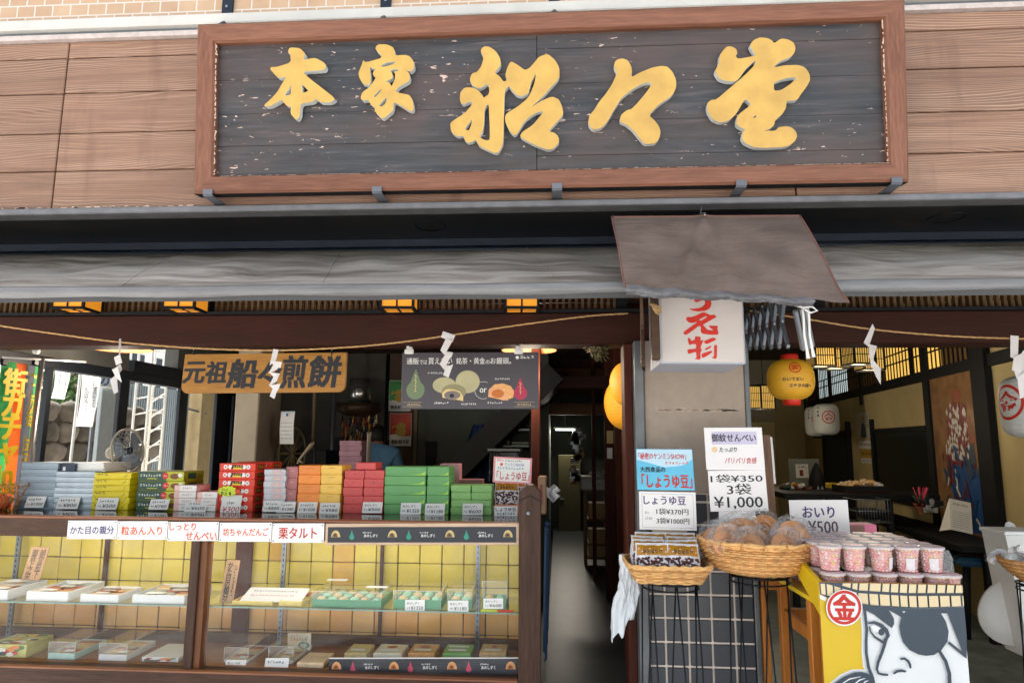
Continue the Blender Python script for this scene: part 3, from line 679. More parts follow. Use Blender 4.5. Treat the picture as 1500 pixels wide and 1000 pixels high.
b.tube([P(1160, 446, -.78), P(1176, 450, -.80), P(1190, 449, -.79), P(1197, 455, -.79), P(1188, 458, -.79), P(1177, 452, -.80)], .0035, m_card, 6)
tag(b.build('cord'), 'white cord tied in a bow at the tarpaulin corner, its ends hanging', 'cord')
b = B()
for k in range(9): b.tube([P(950+RND.random()*8, 444, -.75), P(955+RND.random()*14, 448+RND.random()*4, -.76), P(960+RND.random()*10, 455+RND.random()*7, -.75)], .003, M('straw twine', (170, 138, 92), .8))
tag(b.build('twine'), 'frayed straw twine knotted at the left corner under the tarpaulin', 'twine')

# ------------------------------------------------------------------ light box
LBL, LBR, LTL = (968, 532), (1093, 533), (968, 420)
fl = fr_q(LBL, LBR, LTL, -.6); fl.V = Vector((0, 0, 1)); fl.N = fl.U.cross(fl.V)
lb = thing('light_box_sign', 'white light box sign with red brush characters hanging under the tarpaulin', 'sign', fl.pt(fl.w/2, 0, -.15))
b = B(); m_lb = M('light box acrylic', (202, 192, 186), .35, var=.04, scale=3); m_lbb = M('light box case', (176, 178, 188), .4, var=.05)
b.fbox(fl, 0, 0, fl.w, .34, -.31, 0, m_lbb, .004); b.fbox(fl, .006, .006, fl.w-.006, .335, -.001, .0025, m_lb, .002); b.build('case', lb)
LBC = [[(455,90),(560,84),(650,86),(665,150),(650,200),(600,235),(500,245),(440,234),(400,212),(450,215),(540,200),(590,160),(590,120),(560,112),(490,140),(460,120)],
 [(365,320),(385,310),(440,310),(570,250),(620,270),(640,285),(700,280),(720,310),(690,325),(560,400),(580,420),(615,460),(690,465),(620,410),(740,410),(730,440),(745,515),(640,515),(560,505),(535,480),(540,430),(520,410),(480,440),(370,520),(330,510),(340,480),(470,390),(495,365),(440,380),(400,375),(370,350)],
 [(380,565),(400,550),(425,590),(465,575),(470,535),(535,540),(530,585),(570,580),(540,640),(530,680),(550,690),(530,720),(530,810),(460,800),(485,785),(480,715),(385,745),(375,690),(480,680),(480,630),(440,625),(400,640),(390,610)],
 [(565,595),(680,545),(725,570),(600,630)], [(580,680),(660,640),(655,665),(590,700)], [(540,740),(660,700),(670,720),(590,775),(550,790)], [(690,640),(725,630),(720,800),(660,785),(690,765)]]
b = B()
for lp in LBC:
    hole = [[(515,340),(600,295),(610,310),(540,355)]] if len(lp) == 31 else []
    b.loops(fl, [smoothloop([fl.px(960+.125*x, 425+.125*y, .004) for x, y in q], 1, .15) for q in [lp]+hole], .0028, .0042, m_redd, m_redd)
b.build('lettering', lb)
b = B(); fside = Fr(fl.pt(0, 0, -.31), -fl.N*-1, fl.V); fside = Fr(fl.pt(-.001, 0, -.31), fl.N, fl.V)
m_blue = M('blue ink', (40, 104, 180), .5)
for pts in ([(.20, .30), (.22, .20)], [(.24, .31), (.25, .22)], [(.13, .19), (.26, .17)], [(.19, .20), (.19, .10)], [(.24, .10), (.22, .02)], [(.15, .10), (.17, .03)], [(.12, .30), (.14, .2)]):
    b.ribbon(Fr(fl.pt(-.0015-.0004*len(b.f)/40, 0, -.31), fl.N, fl.V), pts, .02, 0, m_blue)
b.build('side_lettering', lb)
# ------------------------------------------------------------------ small helpers for printed things
def scribble(b, fr, x, y, w, h, n, d, mat, seed=1, vertical=False):
    """a run of small characters too small to read"""
    R = random.Random(seed)
    cw = (h if vertical else w)/n
    for k in range(n):
        if vertical: cx, cy, sw, sh = x+w/2, y+h-cw*(k+.5), w*.8, cw*.78
        else: cx, cy, sw, sh = x+cw*(k+.5), y+h/2, cw*.78, h
        th = min(sw, sh)*.17
        for j in range(R.choice((3, 4, 4, 5))):
            if R.random() < .55: a = (cx-sw/2*R.uniform(.5, 1), cy+sh*R.uniform(-.45, .45)); c = (cx+sw/2*R.uniform(.5, 1), a[1]+sh*R.uniform(-.08, .12))
            else: a = (cx+sw*R.uniform(-.4, .4), cy+sh/2*R.uniform(.3, 1)); c = (a[0]+sw*R.uniform(-.2, .2), cy-sh/2*R.uniform(.3, 1))
            b.ribbon(fr, [a, c], th, d+.00004*j, mat, cap=False)
def disc(cx, cy, rx, ry=None, n=20, a0=0, a1=2*math.pi):
    ry = ry or rx
    return [(cx+rx*math.cos(a0+(a1-a0)*k/n), cy+ry*math.sin(a0+(a1-a0)*k/n)) for k in range(n if a1-a0 > 6.2 else n+1)]
def drop(cx, cy, w, h):
    pts = [(cx, cy+h/2)]
    for k in range(17):
        a = rad(55)-rad(290)*k/16; pts.append((cx+w/2*math.cos(a), cy-h/2+w/2+w/2*math.sin(a)))
    return pts
def manju(b, fr, cx, cy, w, d, skin, fill, core):
    h = w*.72
    b.sheet(fr, [(cx-w/2, cy-h*.35)]+[(cx-w/2*math.cos(a)*1.0, cy-h*.35+h*math.sin(a)) for a in [math.pi*k/12 for k in range(13)]]+[(cx+w/2, cy-h*.35)], d, skin)
    w2 = w*.62; x2 = cx-w*.06
    b.sheet(fr, [(x2-w2/2*math.cos(a), cy-h*.33+h*.62*math.sin(a)) for a in [math.pi*k/10 for k in range(11)]], d+.0004, fill)
    b.sheet(fr, disc(x2+.01*w, cy-h*.08, w*.13, w*.1), d+.0008, core)
m_black_print = M('charcoal print', (44, 46, 54), .5, var=.05)
m_teal = M('teal print', (46, 146, 122), .5, var=.06); m_pinkd = M('pink print', (208, 66, 98), .5, var=.06)
m_mskin = M('manju skin', (214, 188, 128), .6, var=.12, scale=60); m_mfill = M('manju filling', (120, 96, 66), .7, var=.1); m_mcore = M('manju core', (60, 46, 40), .5)
m_mskin2 = M('orange manju skin', (226, 164, 104), .6, var=.12, scale=60); m_mfill2 = M('orange manju filling', (196, 112, 50), .7, var=.1)

# ------------------------------------------------------------------ the glass showcase counter
ZT = 1.243; ZL = 1.152; ZS = .575
case = thing('showcase_counter', 'long dark wood showcase counter with glass front and yellow tiled back', 'counter', (-1.45, .4, 0))
b = B(); b.box((XW, 0, ZL), (-.180, .04, ZT), m_dkwood, .004)
b.box((XW, -.004, ZT-.006), (-.180, .045, ZT+.004), m_orwood, .002); b.build('top_rail', case)
m_top = M('glossy counter top', (46, 36, 32), .06, var=.2, spec=.8)
b = B(); b.box((XW, .045, 1.213), (-.182, .84, ZT+.002), m_top); b.build('counter_top', case)
b = B(); b.box((XW, -.03, .50), (-.180, .06, ZS), m_dkwood, .005); b.box((XW, -.033, ZS-.004), (-.180, -.0, ZS+.003), m_orwood); b.build('sill', case)
b = B(); b.box((XW, .0, 0), (-.182, .84, .50), m_dkwood); b.box((XW, .06, .50), (-.182, .84, .555), m_dkwood); b.build('base', case)
b = B(); b.box((XW, .06, .556), (-.182, .46, ZS+.001), wood('case floor board', (116, 70, 44), (160, 106, 70), 'x', .4)); b.build('case_floor', case)
b = B(); xa, xb = P(281, 790, 0).x, P(294, 790, 0).x
b.box((xa, -.004, ZS), (xb, .06, ZL), m_dkwoodz, .003); b.box((xb, .01, ZS), (xb+.03, .07, ZL), wood('orange edge', (92, 50, 24), (130, 78, 40), 'z', .5)); b.build('mid_post', case)
b = B(); xa, xb = P(760.5, 790, 0).x, P(792, 790, 0).x
fp = Fr((xa, -.03, 0), (1, 0, 0), (0, 0, 1)); W = xb-xa
b.prism(fp, [(0, 0), (W, 0), (W, 1.385), (W*.62, 1.418), (W*.38, 1.418), (0, 1.385)], -.13, 0, m_dkwoodz)
for p, q in (((0, 1.345), (W*.5, 1.372)), ((W*.5, 1.372), (W, 1.345))): b.ribbon(fp, [p, q], .005, .0012+.0005*p[0], m_black, cap=False)
b.box((xa+.035, -.036, 1.285), (xa+.05, -.028, 1.30), m_steel, .002); b.build('end_post', case)
b = B(); m_t1 = M('yellow glazed tile', (208, 184, 62), .3, var=.16, scale=5); m_t2 = M('amber glazed tile', (204, 158, 52), .3, var=.16, scale=5); m_t3 = M('reflection tan tile', (206, 158, 90), .3, var=.14, scale=5); m_t4 = M('orange reflection tan tile', (206, 148, 78), .3, var=.14, scale=5)
m_grout = M('sooty grout', (52, 50, 44), .9)
b.box((XW, .478, ZS), (-.182, .52, 1.213), m_grout)
zz = 1.213; R = random.Random(5); row = 0
while zz > ZS+.01:
    zb = max(zz-.1165, ZS); xx = XW+.03
    while xx < -.19:
        x1 = min(xx+.1165, -.183); mt = (m_t1 if R.random() < .95 else m_t2) if zz > .80 else (m_t3 if R.random() < .7 else m_t4)  # rows below the shelf carry a reflected tan painted into the tile colour
        b.box((xx+.0008+R.random()*.0026, .470+R.random()*.002, zb+.0008+R.random()*.0022), (x1-.0008-R.random()*.0026, .49, zz-.0008-R.random()*.0022), mt, .0035); xx += .1165
    zz -= .1165; row += 1
b.build('tiled_back', case)
b = B()
for pa, pb in ((149, 153), (343, 366), (556, 560)): b.box((P(pa, 860, .45).x, .44, ZS), (P(pb, 860, .45).x, .468, 1.213), m_beamz, .002)
b.box((XW, .43, ZS+.001), (-.184, .469, ZS+.045), wood('back batten', (78, 52, 36), (110, 74, 50), 'x', .5)); b.build('back_batten', case)
for pa, pb in ((18, 24), (411, 417), (697, 703)):
    b = B(); xa, xb = P(pa, 850, .42).x, P(pb, 850, .42).x; b.box((xa, .415, ZS), (xb, .43, 1.213), m_steel)
    for k in range(22): b.box(((xa+xb)/2-.002, .413, ZS+.02+.028*k), ((xa+xb)/2+.002, .4149, ZS+.034+.028*k), m_black)
    b.build('shelf_standard', case)
ZG = P(400, 889, .06).z
b = B(); m_edge = M('green glass edge', (110, 150, 136), .15)
for xa, xb in ((XW+.01, P(281, 790, 0).x-.004), (P(294, 790, 0).x+.034, -.184)):
    b.box((xa, .06, ZG-.006), (xb, .41, ZG), m_glass); b.box((xa, .0575, ZG-.006), (xb, .0595, ZG), m_edge)
b.build('glass_shelf', case)
for xa, xb in ((XW+.01, P(281, 790, 0).x-.002), (P(294, 790, 0).x+.032, -.183)):
    b = B(); b.quad((xa, .03, ZS+.001), (xb, .03, ZS+.001), (xb, .03, ZL-.001), (xa, .03, ZL-.001), film('showcase glass', (235, 235, 230), .0, .6, 0, .09)); b.build('front_glass', case)

for xa, xb in ((XW+.05, P(281, 790, 0).x-.02), (P(294, 790, 0).x+.05, -.22)):
    b = B(); b.tube([(xa, .07, 1.185), (xb, .07, 1.185)], .012, M('lit case tube', (255, 246, 224), .5, emit=.5), 8); b.box((xa, .052, 1.198), (xb, .088, 1.2125), m_white); tb_ = b.build('lamp_tube', case)
    l = bpy.data.lights.new('case_light', 'AREA'); l.shape = 'RECTANGLE'; l.size = xb-xa; l.size_y = .03; l.energy = .62*(xb-xa); l.color = (1, .95, .82); lo = bpy.data.objects.new('case_light', l); COL.objects.link(lo); lo.parent = tb_; lo.location = Vector(((xa+xb)/2, .085, 1.165))-worldloc(tb_); lo.rotation_euler = (rad(28), 0, 0)

# name plates on the rail
def plate(name, px0, px1, y0, y1, lab, lines, mat, cat='sign', group=None, Y=-.006):
    f = fr_px(px0, y0, px1, y1, Y); b = B(); b.fbox(f, 0, 0, f.w, f.h, -.004, 0, m_card, .001)
    for (cx, cy) in ((.03, .1), (.97, .1), (.03, .9), (.97, .9)): b.sheet(f, disc(f.w*cx, f.h*cy, .003, n=8), .0006, m_blackm)
    o = b.build(name, None, lab, cat, group)
    b = B()
    for t, x, y, w_, h_ in lines: b.text(f, t, f.w*x, f.h*y, f.w*w_, f.h*h_, .0008, mat, .022, .0)
    b.build('lettering', o)
G = 'white name plates along the counter rail'
plate('name_plate', 97.5, 170, 762, 789, 'white plate with violet lettering, leftmost on the counter rail', [('かた目の親分', .06, .26, .88, .44)], m_violet, group=G)
plate('name_plate', 171, 244, 763, 790, 'white plate reading 粒あん入り in orange on the counter rail', [('粒あん入り', .08, .25, .82, .48)], m_orange, group=G)
plate('name_plate', 245, 319, 764, 792, 'white plate with two staggered lines of orange red writing', [('しっとり', .03, .56, .52, .38), ('せんべい', .36, .06, .61, .42)], m_orange, group=G)
plate('name_plate', 320.5, 397, 765, 793, 'white plate reading 坊ちゃんだんご in orange red on the counter rail', [('坊ちゃんだんご', .07, .3, .87, .42)], m_orange, group=G)
plate('name_plate', 398, 474, 766, 794.5, 'white plate with large bold 栗タルト lettering on the counter rail', [('栗タルト', .13, .2, .73, .58)], m_redd, group=G)
def motif_strip(f, b, x0, x1, y0, y1, n, d, dmat, skin, fill):
    h = y1-y0; step = (x1-x0)/(n+.28)
    for k in range(n+1):
        cx = x0+step*(k+.14); manju(b, f, cx, (y0+y1)/2, h*.62, d, skin, fill, m_mcore)
        if k < n:
            b.sheet(f, drop(cx+step*.285, (y0+y1)/2, h*.34, h*.64), d, dmat)
            b.text(f, 'あのしずく', cx+step*.5, y0+h*.34, step*.24, h*.2, d, m_card, .03); scribble(b, f, cx+step*.47, y0+h*.58, step*.16, h*.11, 5, d, m_card, k)
f = fr_px(476, 766, 760, 798, -.008); b = B(); m_ltwood = wood('pale frame wood', (196, 160, 130), (226, 194, 166), 'x', .5)
b.fbox(f, 0, 0, f.w, f.h, -.006, 0, m_ltwood, .002)
st = b.build('banner_strip', None, 'pale wood framed dark strip of green drops and cut buns on the counter rail', 'sign')
b = B(); fx0, fy0 = f.px(480, 794); fx1, fy1 = f.px(756, 771); b.fbox(f, fx0, fy0, fx1, fy1, .0005, .002, m_black_print)
motif_strip(f, b, fx0, fx1, fy0, fy1, 3, .0026, m_teal, m_mskin, m_mfill); b.build('printed_strip', st)
f = fr_px(481, 963, 760, 988, .05); b = B(); b.fbox(f, 0, 0, f.w, f.h, -.004, 0, m_black_print, .001); b.fbox(f, 0, f.h-.003, f.w, f.h+.001, -.005, .001, m_card)
motif_strip(f, b, 0, f.w, 0, f.h, 3, .0008, m_pinkd, m_mskin2, m_mfill2)
b.build('banner_strip', None, 'dark strip of pink drops and orange buns standing on the bottom of the showcase', 'sign')

# ------------------------------------------------------------------ boxes of sweets
def sweet_box(name, w, d, h, mat, lidmat=None, fn=None, side_fn=None, seam=.55):
    """body with a lid; origin at the middle of the bottom, front to -y"""
    b = B(); b.box((-w/2+.0015, -d/2+.0015, 0), (w/2-.0015, d/2-.0015, h*seam+.002), mat, .0012); o = b.build(name, local=True)
    b = B(); b.box((-w/2, -d/2, h*(1-seam)*.3), (w/2, d/2, h-.0008), lidmat or mat, .002)
    f = Fr((-w/2, -d/2, 0), (1, 0, 0), (0, 0, 1), w, h)
    if fn: fn(b, f, w, h)
    if side_fn: side_fn(b, Fr((w/2, -d/2, 0), (0, 1, 0), (0, 0, 1), d, h), d, h)
    b.build('lid', o, local=True); return o
m_tape = glass('clear tape', (.97, .97, .95), 2.5, .15)
def stack(name, noun, x0, x1, yt, yb, n, Yf, d, mat, where, lidmat=None, fn=None, side_fn=None, zc=None, grp=None, jit=1.3):
    zc = ZT+.0025 if zc is None else zc
    xa, xb = P(x0, yb, Yf).x, P(x1, yb, Yf).x; h = (P((x0+x1)/2, yt, Yf).z-zc)/n
    o = sweet_box(name, xb-xa, d, h, mat, lidmat, fn, side_fn); R = random.Random(int(x0*7))
    for k in range(n):
        lab = f'{noun}, {nth_top(k, n)} {where}' if n > 1 else f'{noun} {where}'
        c = o if k == 0 else dup(o)
        c.location = ((xa+xb)/2+R.uniform(-1, 1)*.0022*(k > 0), Yf+d/2+R.uniform(-1, 1)*.003, zc+h*k); c.rotation_euler.z = rad(R.uniform(-jit, jit))
        tag(c, lab, 'box', grp or 'sweet boxes stacked on the counter')
    return o
m_silver = M('silver blue card', (150, 164, 176), .38, .25, var=.06, scale=3); m_silver2 = M('silver wrapped card', (172, 184, 194), .25, .3, var=.12, scale=18, bmp=.2, bscale=40)
def silver_print(b, f, w, h): b.sheet(f, [(.002, h*.30), (w-.002, h*.30), (w-.002, h*.36), (.002, h*.36)], .0006, M('grey seam', (112, 126, 140), .5))
stack('sweet_box', 'plain silver blue box', 24, 78, 677, 744, 7, .34, .22, m_silver, 'of the leftmost silver stack', fn=silver_print)
stack('sweet_box', 'wrapped silver box', 77, 135, 690, 745, 7, .34, .22, m_silver2, 'of the shiny stack beside the yellow boxes', fn=silver_print)
m_yel = M('bright yellow card', (226, 204, 20), .42, var=.05)
def yel_print(b, f, w, h):
    for k, (a, c) in enumerate([((.08, .85), (.16, .55)), ((.10, .70), (.22, .74)), ((.24, .9), (.22, .55)), ((.27, .85), (.36, .82)), ((.3, .62), (.37, .6))]):
        b.ribbon(f, [(a[0]*w, a[1]*h), (c[0]*w, c[1]*h)], h*.09, .0006+.00005*k, M('brown print', (90, 54, 20), .5), cap=False)
    b.ribbon(f, [(.82*w, .25*h), (.9*w, .75*h)], h*.08, .0006, MATS['brown print'], cap=False); b.ribbon(f, [(.42*w, .8*h), (.7*w, .8*h)], h*.03, .0006, m_orange, cap=False)
stack('sweet_box', 'yellow box', 133, 187, 692, 745, 6, .34, .16, m_yel, 'of the bright yellow stack', fn=yel_print)
m_grn = M('dark green card', (30, 74, 56), .4, var=.05); m_lime = M('lime yellow card', (188, 186, 34), .42, var=.08); m_circ = M('red seal print', (214, 44, 40), .5)
def udon_print(b, f, w, h):
    b.sheet(f, [(.001, .002), (w*.62, .002), (w*.62, h-.002), (.001, h-.002)], .0005, m_grn)
    b.sheet(f, [(w*.62, .002), (w-.001, .002), (w-.001, h-.002), (w*.62, h-.002)], .0005, m_lime)
    scribble(b, f, w*.04, h*.42, w*.46, h*.26, 8, .0009, m_card, 4); b.sheet(f, [(w*.2, h*.2), (w*.42, h*.2), (w*.42, h*.3), (w*.2, h*.3)], .0009, m_lime)
    b.sheet(f, disc(w*.60, h*.55, h*.33), .0011, m_circ); scribble(b, f, w*.56, h*.45, w*.08, h*.2, 3, .0016, m_card, 9)
    b.sheet(f, disc(w*.8, h*.5, w*.1, h*.3), .0009, M('brown food print', (128, 84, 40), .6)); b.sheet(f, disc(w*.92, h*.62, w*.05, h*.2), .0013, m_card)
def udon_side(b, f, w, h): b.sheet(f, [(w*.2, h*.2), (w*.6, h*.2), (w*.6, h*.8), (w*.2, h*.8)], .0006, m_grn); scribble(b, f, w*.65, h*.3, w*.25, h*.4, 3, .0006, m_grn, 2)
stack('sweet_box', 'green and lime box', 199, 267, 690, 745, 4, .35, .20, M('lime side card', (150, 150, 30), .42), 'of its stack', fn=udon_print, side_fn=udon_side)
m_ppink = M('pale pink card', (238, 196, 188), .5, var=.04); m_rose = M('dusty rose card', (176, 112, 112), .5, var=.05)
def pink_print(b, f, w, h): b.sheet(f, [(w*.25, h*.06), (w*.98, h*.06), (w*.98, h*.94), (w*.25, h*.94)], .0005, m_card); scribble(b, f, w*.38, h*.35, w*.42, h*.32, 5, .0009, m_rose, 3)
stack('sweet_box', 'pale pink box', 253, 286, 710, 748, 4, .33, .14, m_ppink, 'of the left pink column', fn=pink_print, lidmat=m_ppink)
stack('sweet_box', 'pale pink box', 286.5, 316, 720, 748, 3, .33, .14, m_ppink, 'of the lower right pink column', fn=pink_print, lidmat=m_ppink)
m_vred = M('vermilion card', (222, 58, 32), .42, var=.05); m_yprint = M('yellow print', (232, 190, 40), .5)
def dango_print(b, f, w, h):
    for x in (.17, .3, .68, .8): b.sheet(f, disc(w*x, h*.52, h*.27), .0006, m_card)
    for x in (.17, .8): b.sheet(f, disc(w*x, h*.52, h*.12), .001, m_orange if x < .5 else M('grey print', (150, 140, 132), .5))
    b.sheet(f, [(w*.32, h*.3), (w*.63, h*.24), (w*.66, h*.7), (w*.36, h*.8)], .0011, m_ink); b.sheet(f, [(w*.38, h*.26), (w*.62, h*.22), (w*.62, h*.45), (w*.38, h*.46)], .0015, m_yprint)
    scribble(b, f, w*.38, h*.5, w*.24, h*.24, 4, .0015, m_yprint, 6)
def dango_side(b, f, w, h): b.sheet(f, [(w*.25, h*.2), (w*.75, h*.2), (w*.75, h*.8), (w*.25, h*.8)], .0006, m_ink); scribble(b, f, w*.3, h*.3, w*.4, h*.4, 3, .001, m_yprint, 3)
stack('sweet_box', 'vermilion box', 317, 370, 678, 748, 6, .34, .13, m_vred, 'of the front red stack', fn=dango_print, side_fn=dango_side)
stack('sweet_box', 'vermilion box', 345, 396, 676, 740, 6, .50, .13, m_vred, 'of the red stack behind', fn=dango_print, side_fn=dango_side)
m_grey = M('grey white card', (196, 196, 202), .45, var=.05)
def grey_print(b, f, w, h):
    b.sheet(f, disc(w*.62, h*.5, w*.26, h*.34), .0005, M('coral print', (222, 130, 96), .5)); b.sheet(f, disc(w*.62, h*.5, w*.235, h*.26), .0009, m_grey); scribble(b, f, w*.44, h*.36, w*.36, h*.28, 4, .0013, MATS['coral print'], 8)
stack('sweet_box', 'grey white box with coral oval', 384, 416, 687, 748, 7, .34, .13, m_grey, 'of its stack', fn=grey_print)
def rose_print(b, f, w, h): scribble(b, f, w*.4, h*.55, w*.3, h*.14, 3, .0006, m_ppink, 5)
stack('sweet_box', 'dusty rose box', 416.5, 434, 683, 733, 3, .36, .12, m_rose, 'of the narrow rose stack', fn=rose_print, zc=P(420, 733, .36).z)
b = B(); xa, xb = P(416.5, 748, .36).x, P(434, 748, .36).x; b.box((xa, .36, ZT+.003), (xb, .48, P(420, 733, .36).z-.001), m_grey, .002); b.build('sweet_box', None, 'grey white box lying under the dusty rose stack', 'box')
m_or = M('orange card', (240, 140, 52), .45, var=.05); m_ye = M('warm yellow card', (240, 192, 84), .45, var=.05)
def thin_print(mat):
    def fn(b, f, w, h): scribble(b, f, w*.36, h*.66, w*.3, h*.09, 6, .0006, mat, 7)
    return fn
stack('sweet_box', 'orange box', 434, 466.5, 681, 749, 5, .34, .16, m_or, 'of the orange stack', fn=thin_print(M('dark orange print', (150, 76, 24), .5)))
stack('sweet_box', 'warm yellow box', 467, 498, 681, 749, 5, .34, .16, m_ye, 'of the stack beside the orange one', fn=thin_print(MATS['brown print']))
m_coral = M('coral red card', (206, 78, 76), .48, var=.05)
def coral_print(b, f, w, h): b.sheet(f, disc(w*.5, h*.52, h*.16), .0006, M('coral emboss', (188, 66, 66), .4)); scribble(b, f, w*.60, h*.45, w*.2, h*.12, 4, .0006, MATS['coral emboss'], 4)
stack('sweet_box', 'coral red box', 502, 531, 688, 751, 5, .345, .14, m_coral, 'of the left coral column', fn=coral_print)
stack('sweet_box', 'coral red box', 532, 561, 688, 751, 5, .345, .14, m_coral, 'of the right coral column', fn=coral_print)
stack('sweet_box', 'single coral red box lying', 521, 550, 677, 687.5, 1, .35, .14, m_coral, 'on top of the two coral columns', zc=P(535, 688, .345).z+.002)
m_gr = M('leaf green card', (104, 166, 100), .5, var=.06); m_gr2 = M('light green card', (128, 178, 102), .5, var=.06); m_sw = M('lime swoosh print', (164, 212, 76), .5)
def green_print(b, f, w, h): b.sheet(f, [(w*.5, h*.08), (w*.97, h*.08), (w*.97, h*.5), (w*.86, h*.22), (w*.68, h*.12)], .0006, m_sw)
stack('sweet_box', 'wide leaf green box', 562, 623, 683, 752, 5, .345, .17, m_gr, 'of the left green stack', fn=green_print)
stack('sweet_box', 'smaller green box', 624.5, 657, 683, 752, 5, .345, .17, m_gr, 'of the green stack beside the wide ones', fn=green_print)
def lg_print(b, f, w, h): scribble(b, f, w*.34, h*.5, w*.3, h*.13, 5, .0006, m_gr, 6)
stack('sweet_box', 'light green box', 660, 689, 710, 753, 4, .345, .13, m_gr2, 'of the left light green column', fn=lg_print)
stack('sweet_box', 'light green box', 690, 720, 710, 753, 4, .345, .13, m_gr2, 'of the right light green column', fn=lg_print)
stack('sweet_box', 'pink paper box', 643, 672, 679, 720, 1, .62, .12, M('pink paper', (206, 150, 160), .5), 'standing behind the green boxes')
stack('sweet_box', 'flat dull pink box', 672, 706, 702, 712, 1, .62, .12, M('dull pink paper', (170, 116, 122), .5), 'behind the light green boxes')

# price cards on the counter
def card(px0, px1, y0, y1, Y, lab, price, name_=None, lean=.02, mat=m_ink, pm=None, grp='price cards', skew=0):
    f = fr_q((px0, y1), (px1, y1+skew), (px0+(y1-y0)*.12, y0), Y, Yt=Y+lean)
    b = B(); b.fbox(f, 0, 0, f.w, f.h, -.0012, 0, m_card); o = b.build('price_card', None, lab, 'price card', grp)
    b = B()
    if name_: b.text(f, name_, f.w*.1, f.h*.60, f.w*.62, f.h*.22, .0006, mat, .01)
    else: scribble(b, f, f.w*.1, f.h*.60, f.w*.7, f.h*.22, 6, .0006, mat, int(px0))
    if price:
        scribble(b, f, f.w*.08, f.h*.2, f.w*.18, f.h*.22, 2, .0006, mat, int(px0)+1); b.text(f, price, f.w*.3, f.h*.16, f.w*.62, f.h*.30, .0006, pm or mat, .01)
    b.build('lettering', o); return o
YC = .315
for a, c, t, u, lab, pr, nm in (
    (35, 63, 727, 743, 'white price card in front of the leftmost silver boxes', '¥1000', None), (81, 113, 728, 745, 'white price card in front of the wrapped silver boxes', '¥800', None),
    (139, 170, 729, 746, 'white price card in front of the bright yellow boxes', '¥500', None), (217, 245, 731, 746, 'white price card in front of the green and lime boxes', '¥780', None),
    (269, 301, 733, 749, 'white price card in front of the pale pink boxes', '¥600', None), (384, 410, 733, 749, 'white price card in front of the grey white boxes', '¥800', None),
    (404, 431, 735, 750, 'white price card in front of the dusty rose boxes', '¥1080', None), (435, 463, 735, 751, 'white price card in front of the orange boxes', '¥1000', None),
    (467, 496, 736, 752, 'white price card in front of the warm yellow boxes', '¥980', None), (530, 559, 735, 751, 'white price card in front of the coral red boxes', '¥900', 'あのしずく'),
    (586, 616, 736, 753, 'white price card in front of the wide green boxes', '¥1350', 'あのしずく'), (622, 651, 737, 754, 'white price card in front of the smaller green boxes', '¥1180', 'あのしずく'),
    (677, 707, 737, 754, 'white price card in front of the light green boxes', '¥600', 'あのしずく')):
    card(a, c, t, u, YC, lab, pr, nm, grp='price cards along the counter')
f = fr_q((322, 752), (351, 752), (323, 725), YC, Yt=YC+.02); b = B(); b.fbox(f, 0, 0, f.w, f.h, -.0012, 0, m_card)
o = b.build('price_card', None, 'taller price card reading ¥300 in red in front of the vermilion boxes', 'price card', 'price cards along the counter')
b = B(); scribble(b, f, f.w*.25, f.h*.5, f.w*.4, f.h*.16, 4, .0006, m_ink, 2); b.text(f, '¥300', f.w*.08, f.h*.1, f.w*.86, f.h*.28, .0006, m_redd, .01, .2); b.build('lettering', o)
f = fr_px(318, 711, 355, 727, YC-.004); pts = []
for k in range(28): r_ = 1 if k % 2 else .8; a = 2*math.pi*k/28; pts.append((f.w*.4+f.w*.42*r_*math.cos(a), f.h*.5+f.h*.52*r_*math.sin(a)))
b = B(); b.prism(f, pts, -.001, 0, M('lime burst card', (206, 224, 40), .5)); scribble(b, f, f.w*.12, f.h*.12, f.w*.45, f.h*.36, 3, .0006, m_ink, 3); scribble(b, f, f.w*.14, f.h*.56, f.w*.3, f.h*.2, 3, .0006, m_ink, 5)
for k in range(5): a = rad(150+26*k); b.ribbon(f, [(f.w*.8, f.h*.55), (f.w*.8+.014*math.cos(a), f.h*.55+.012*math.sin(a))], .004, .0012+.0001*k, m_vred)
b.sheet(f, disc(f.w*.84, f.h*.5, .010, .009), .002, m_vred)
b.build('burst_tag', None, 'lime green star shaped tag with a red hand in front of the vermilion boxes', 'tag')

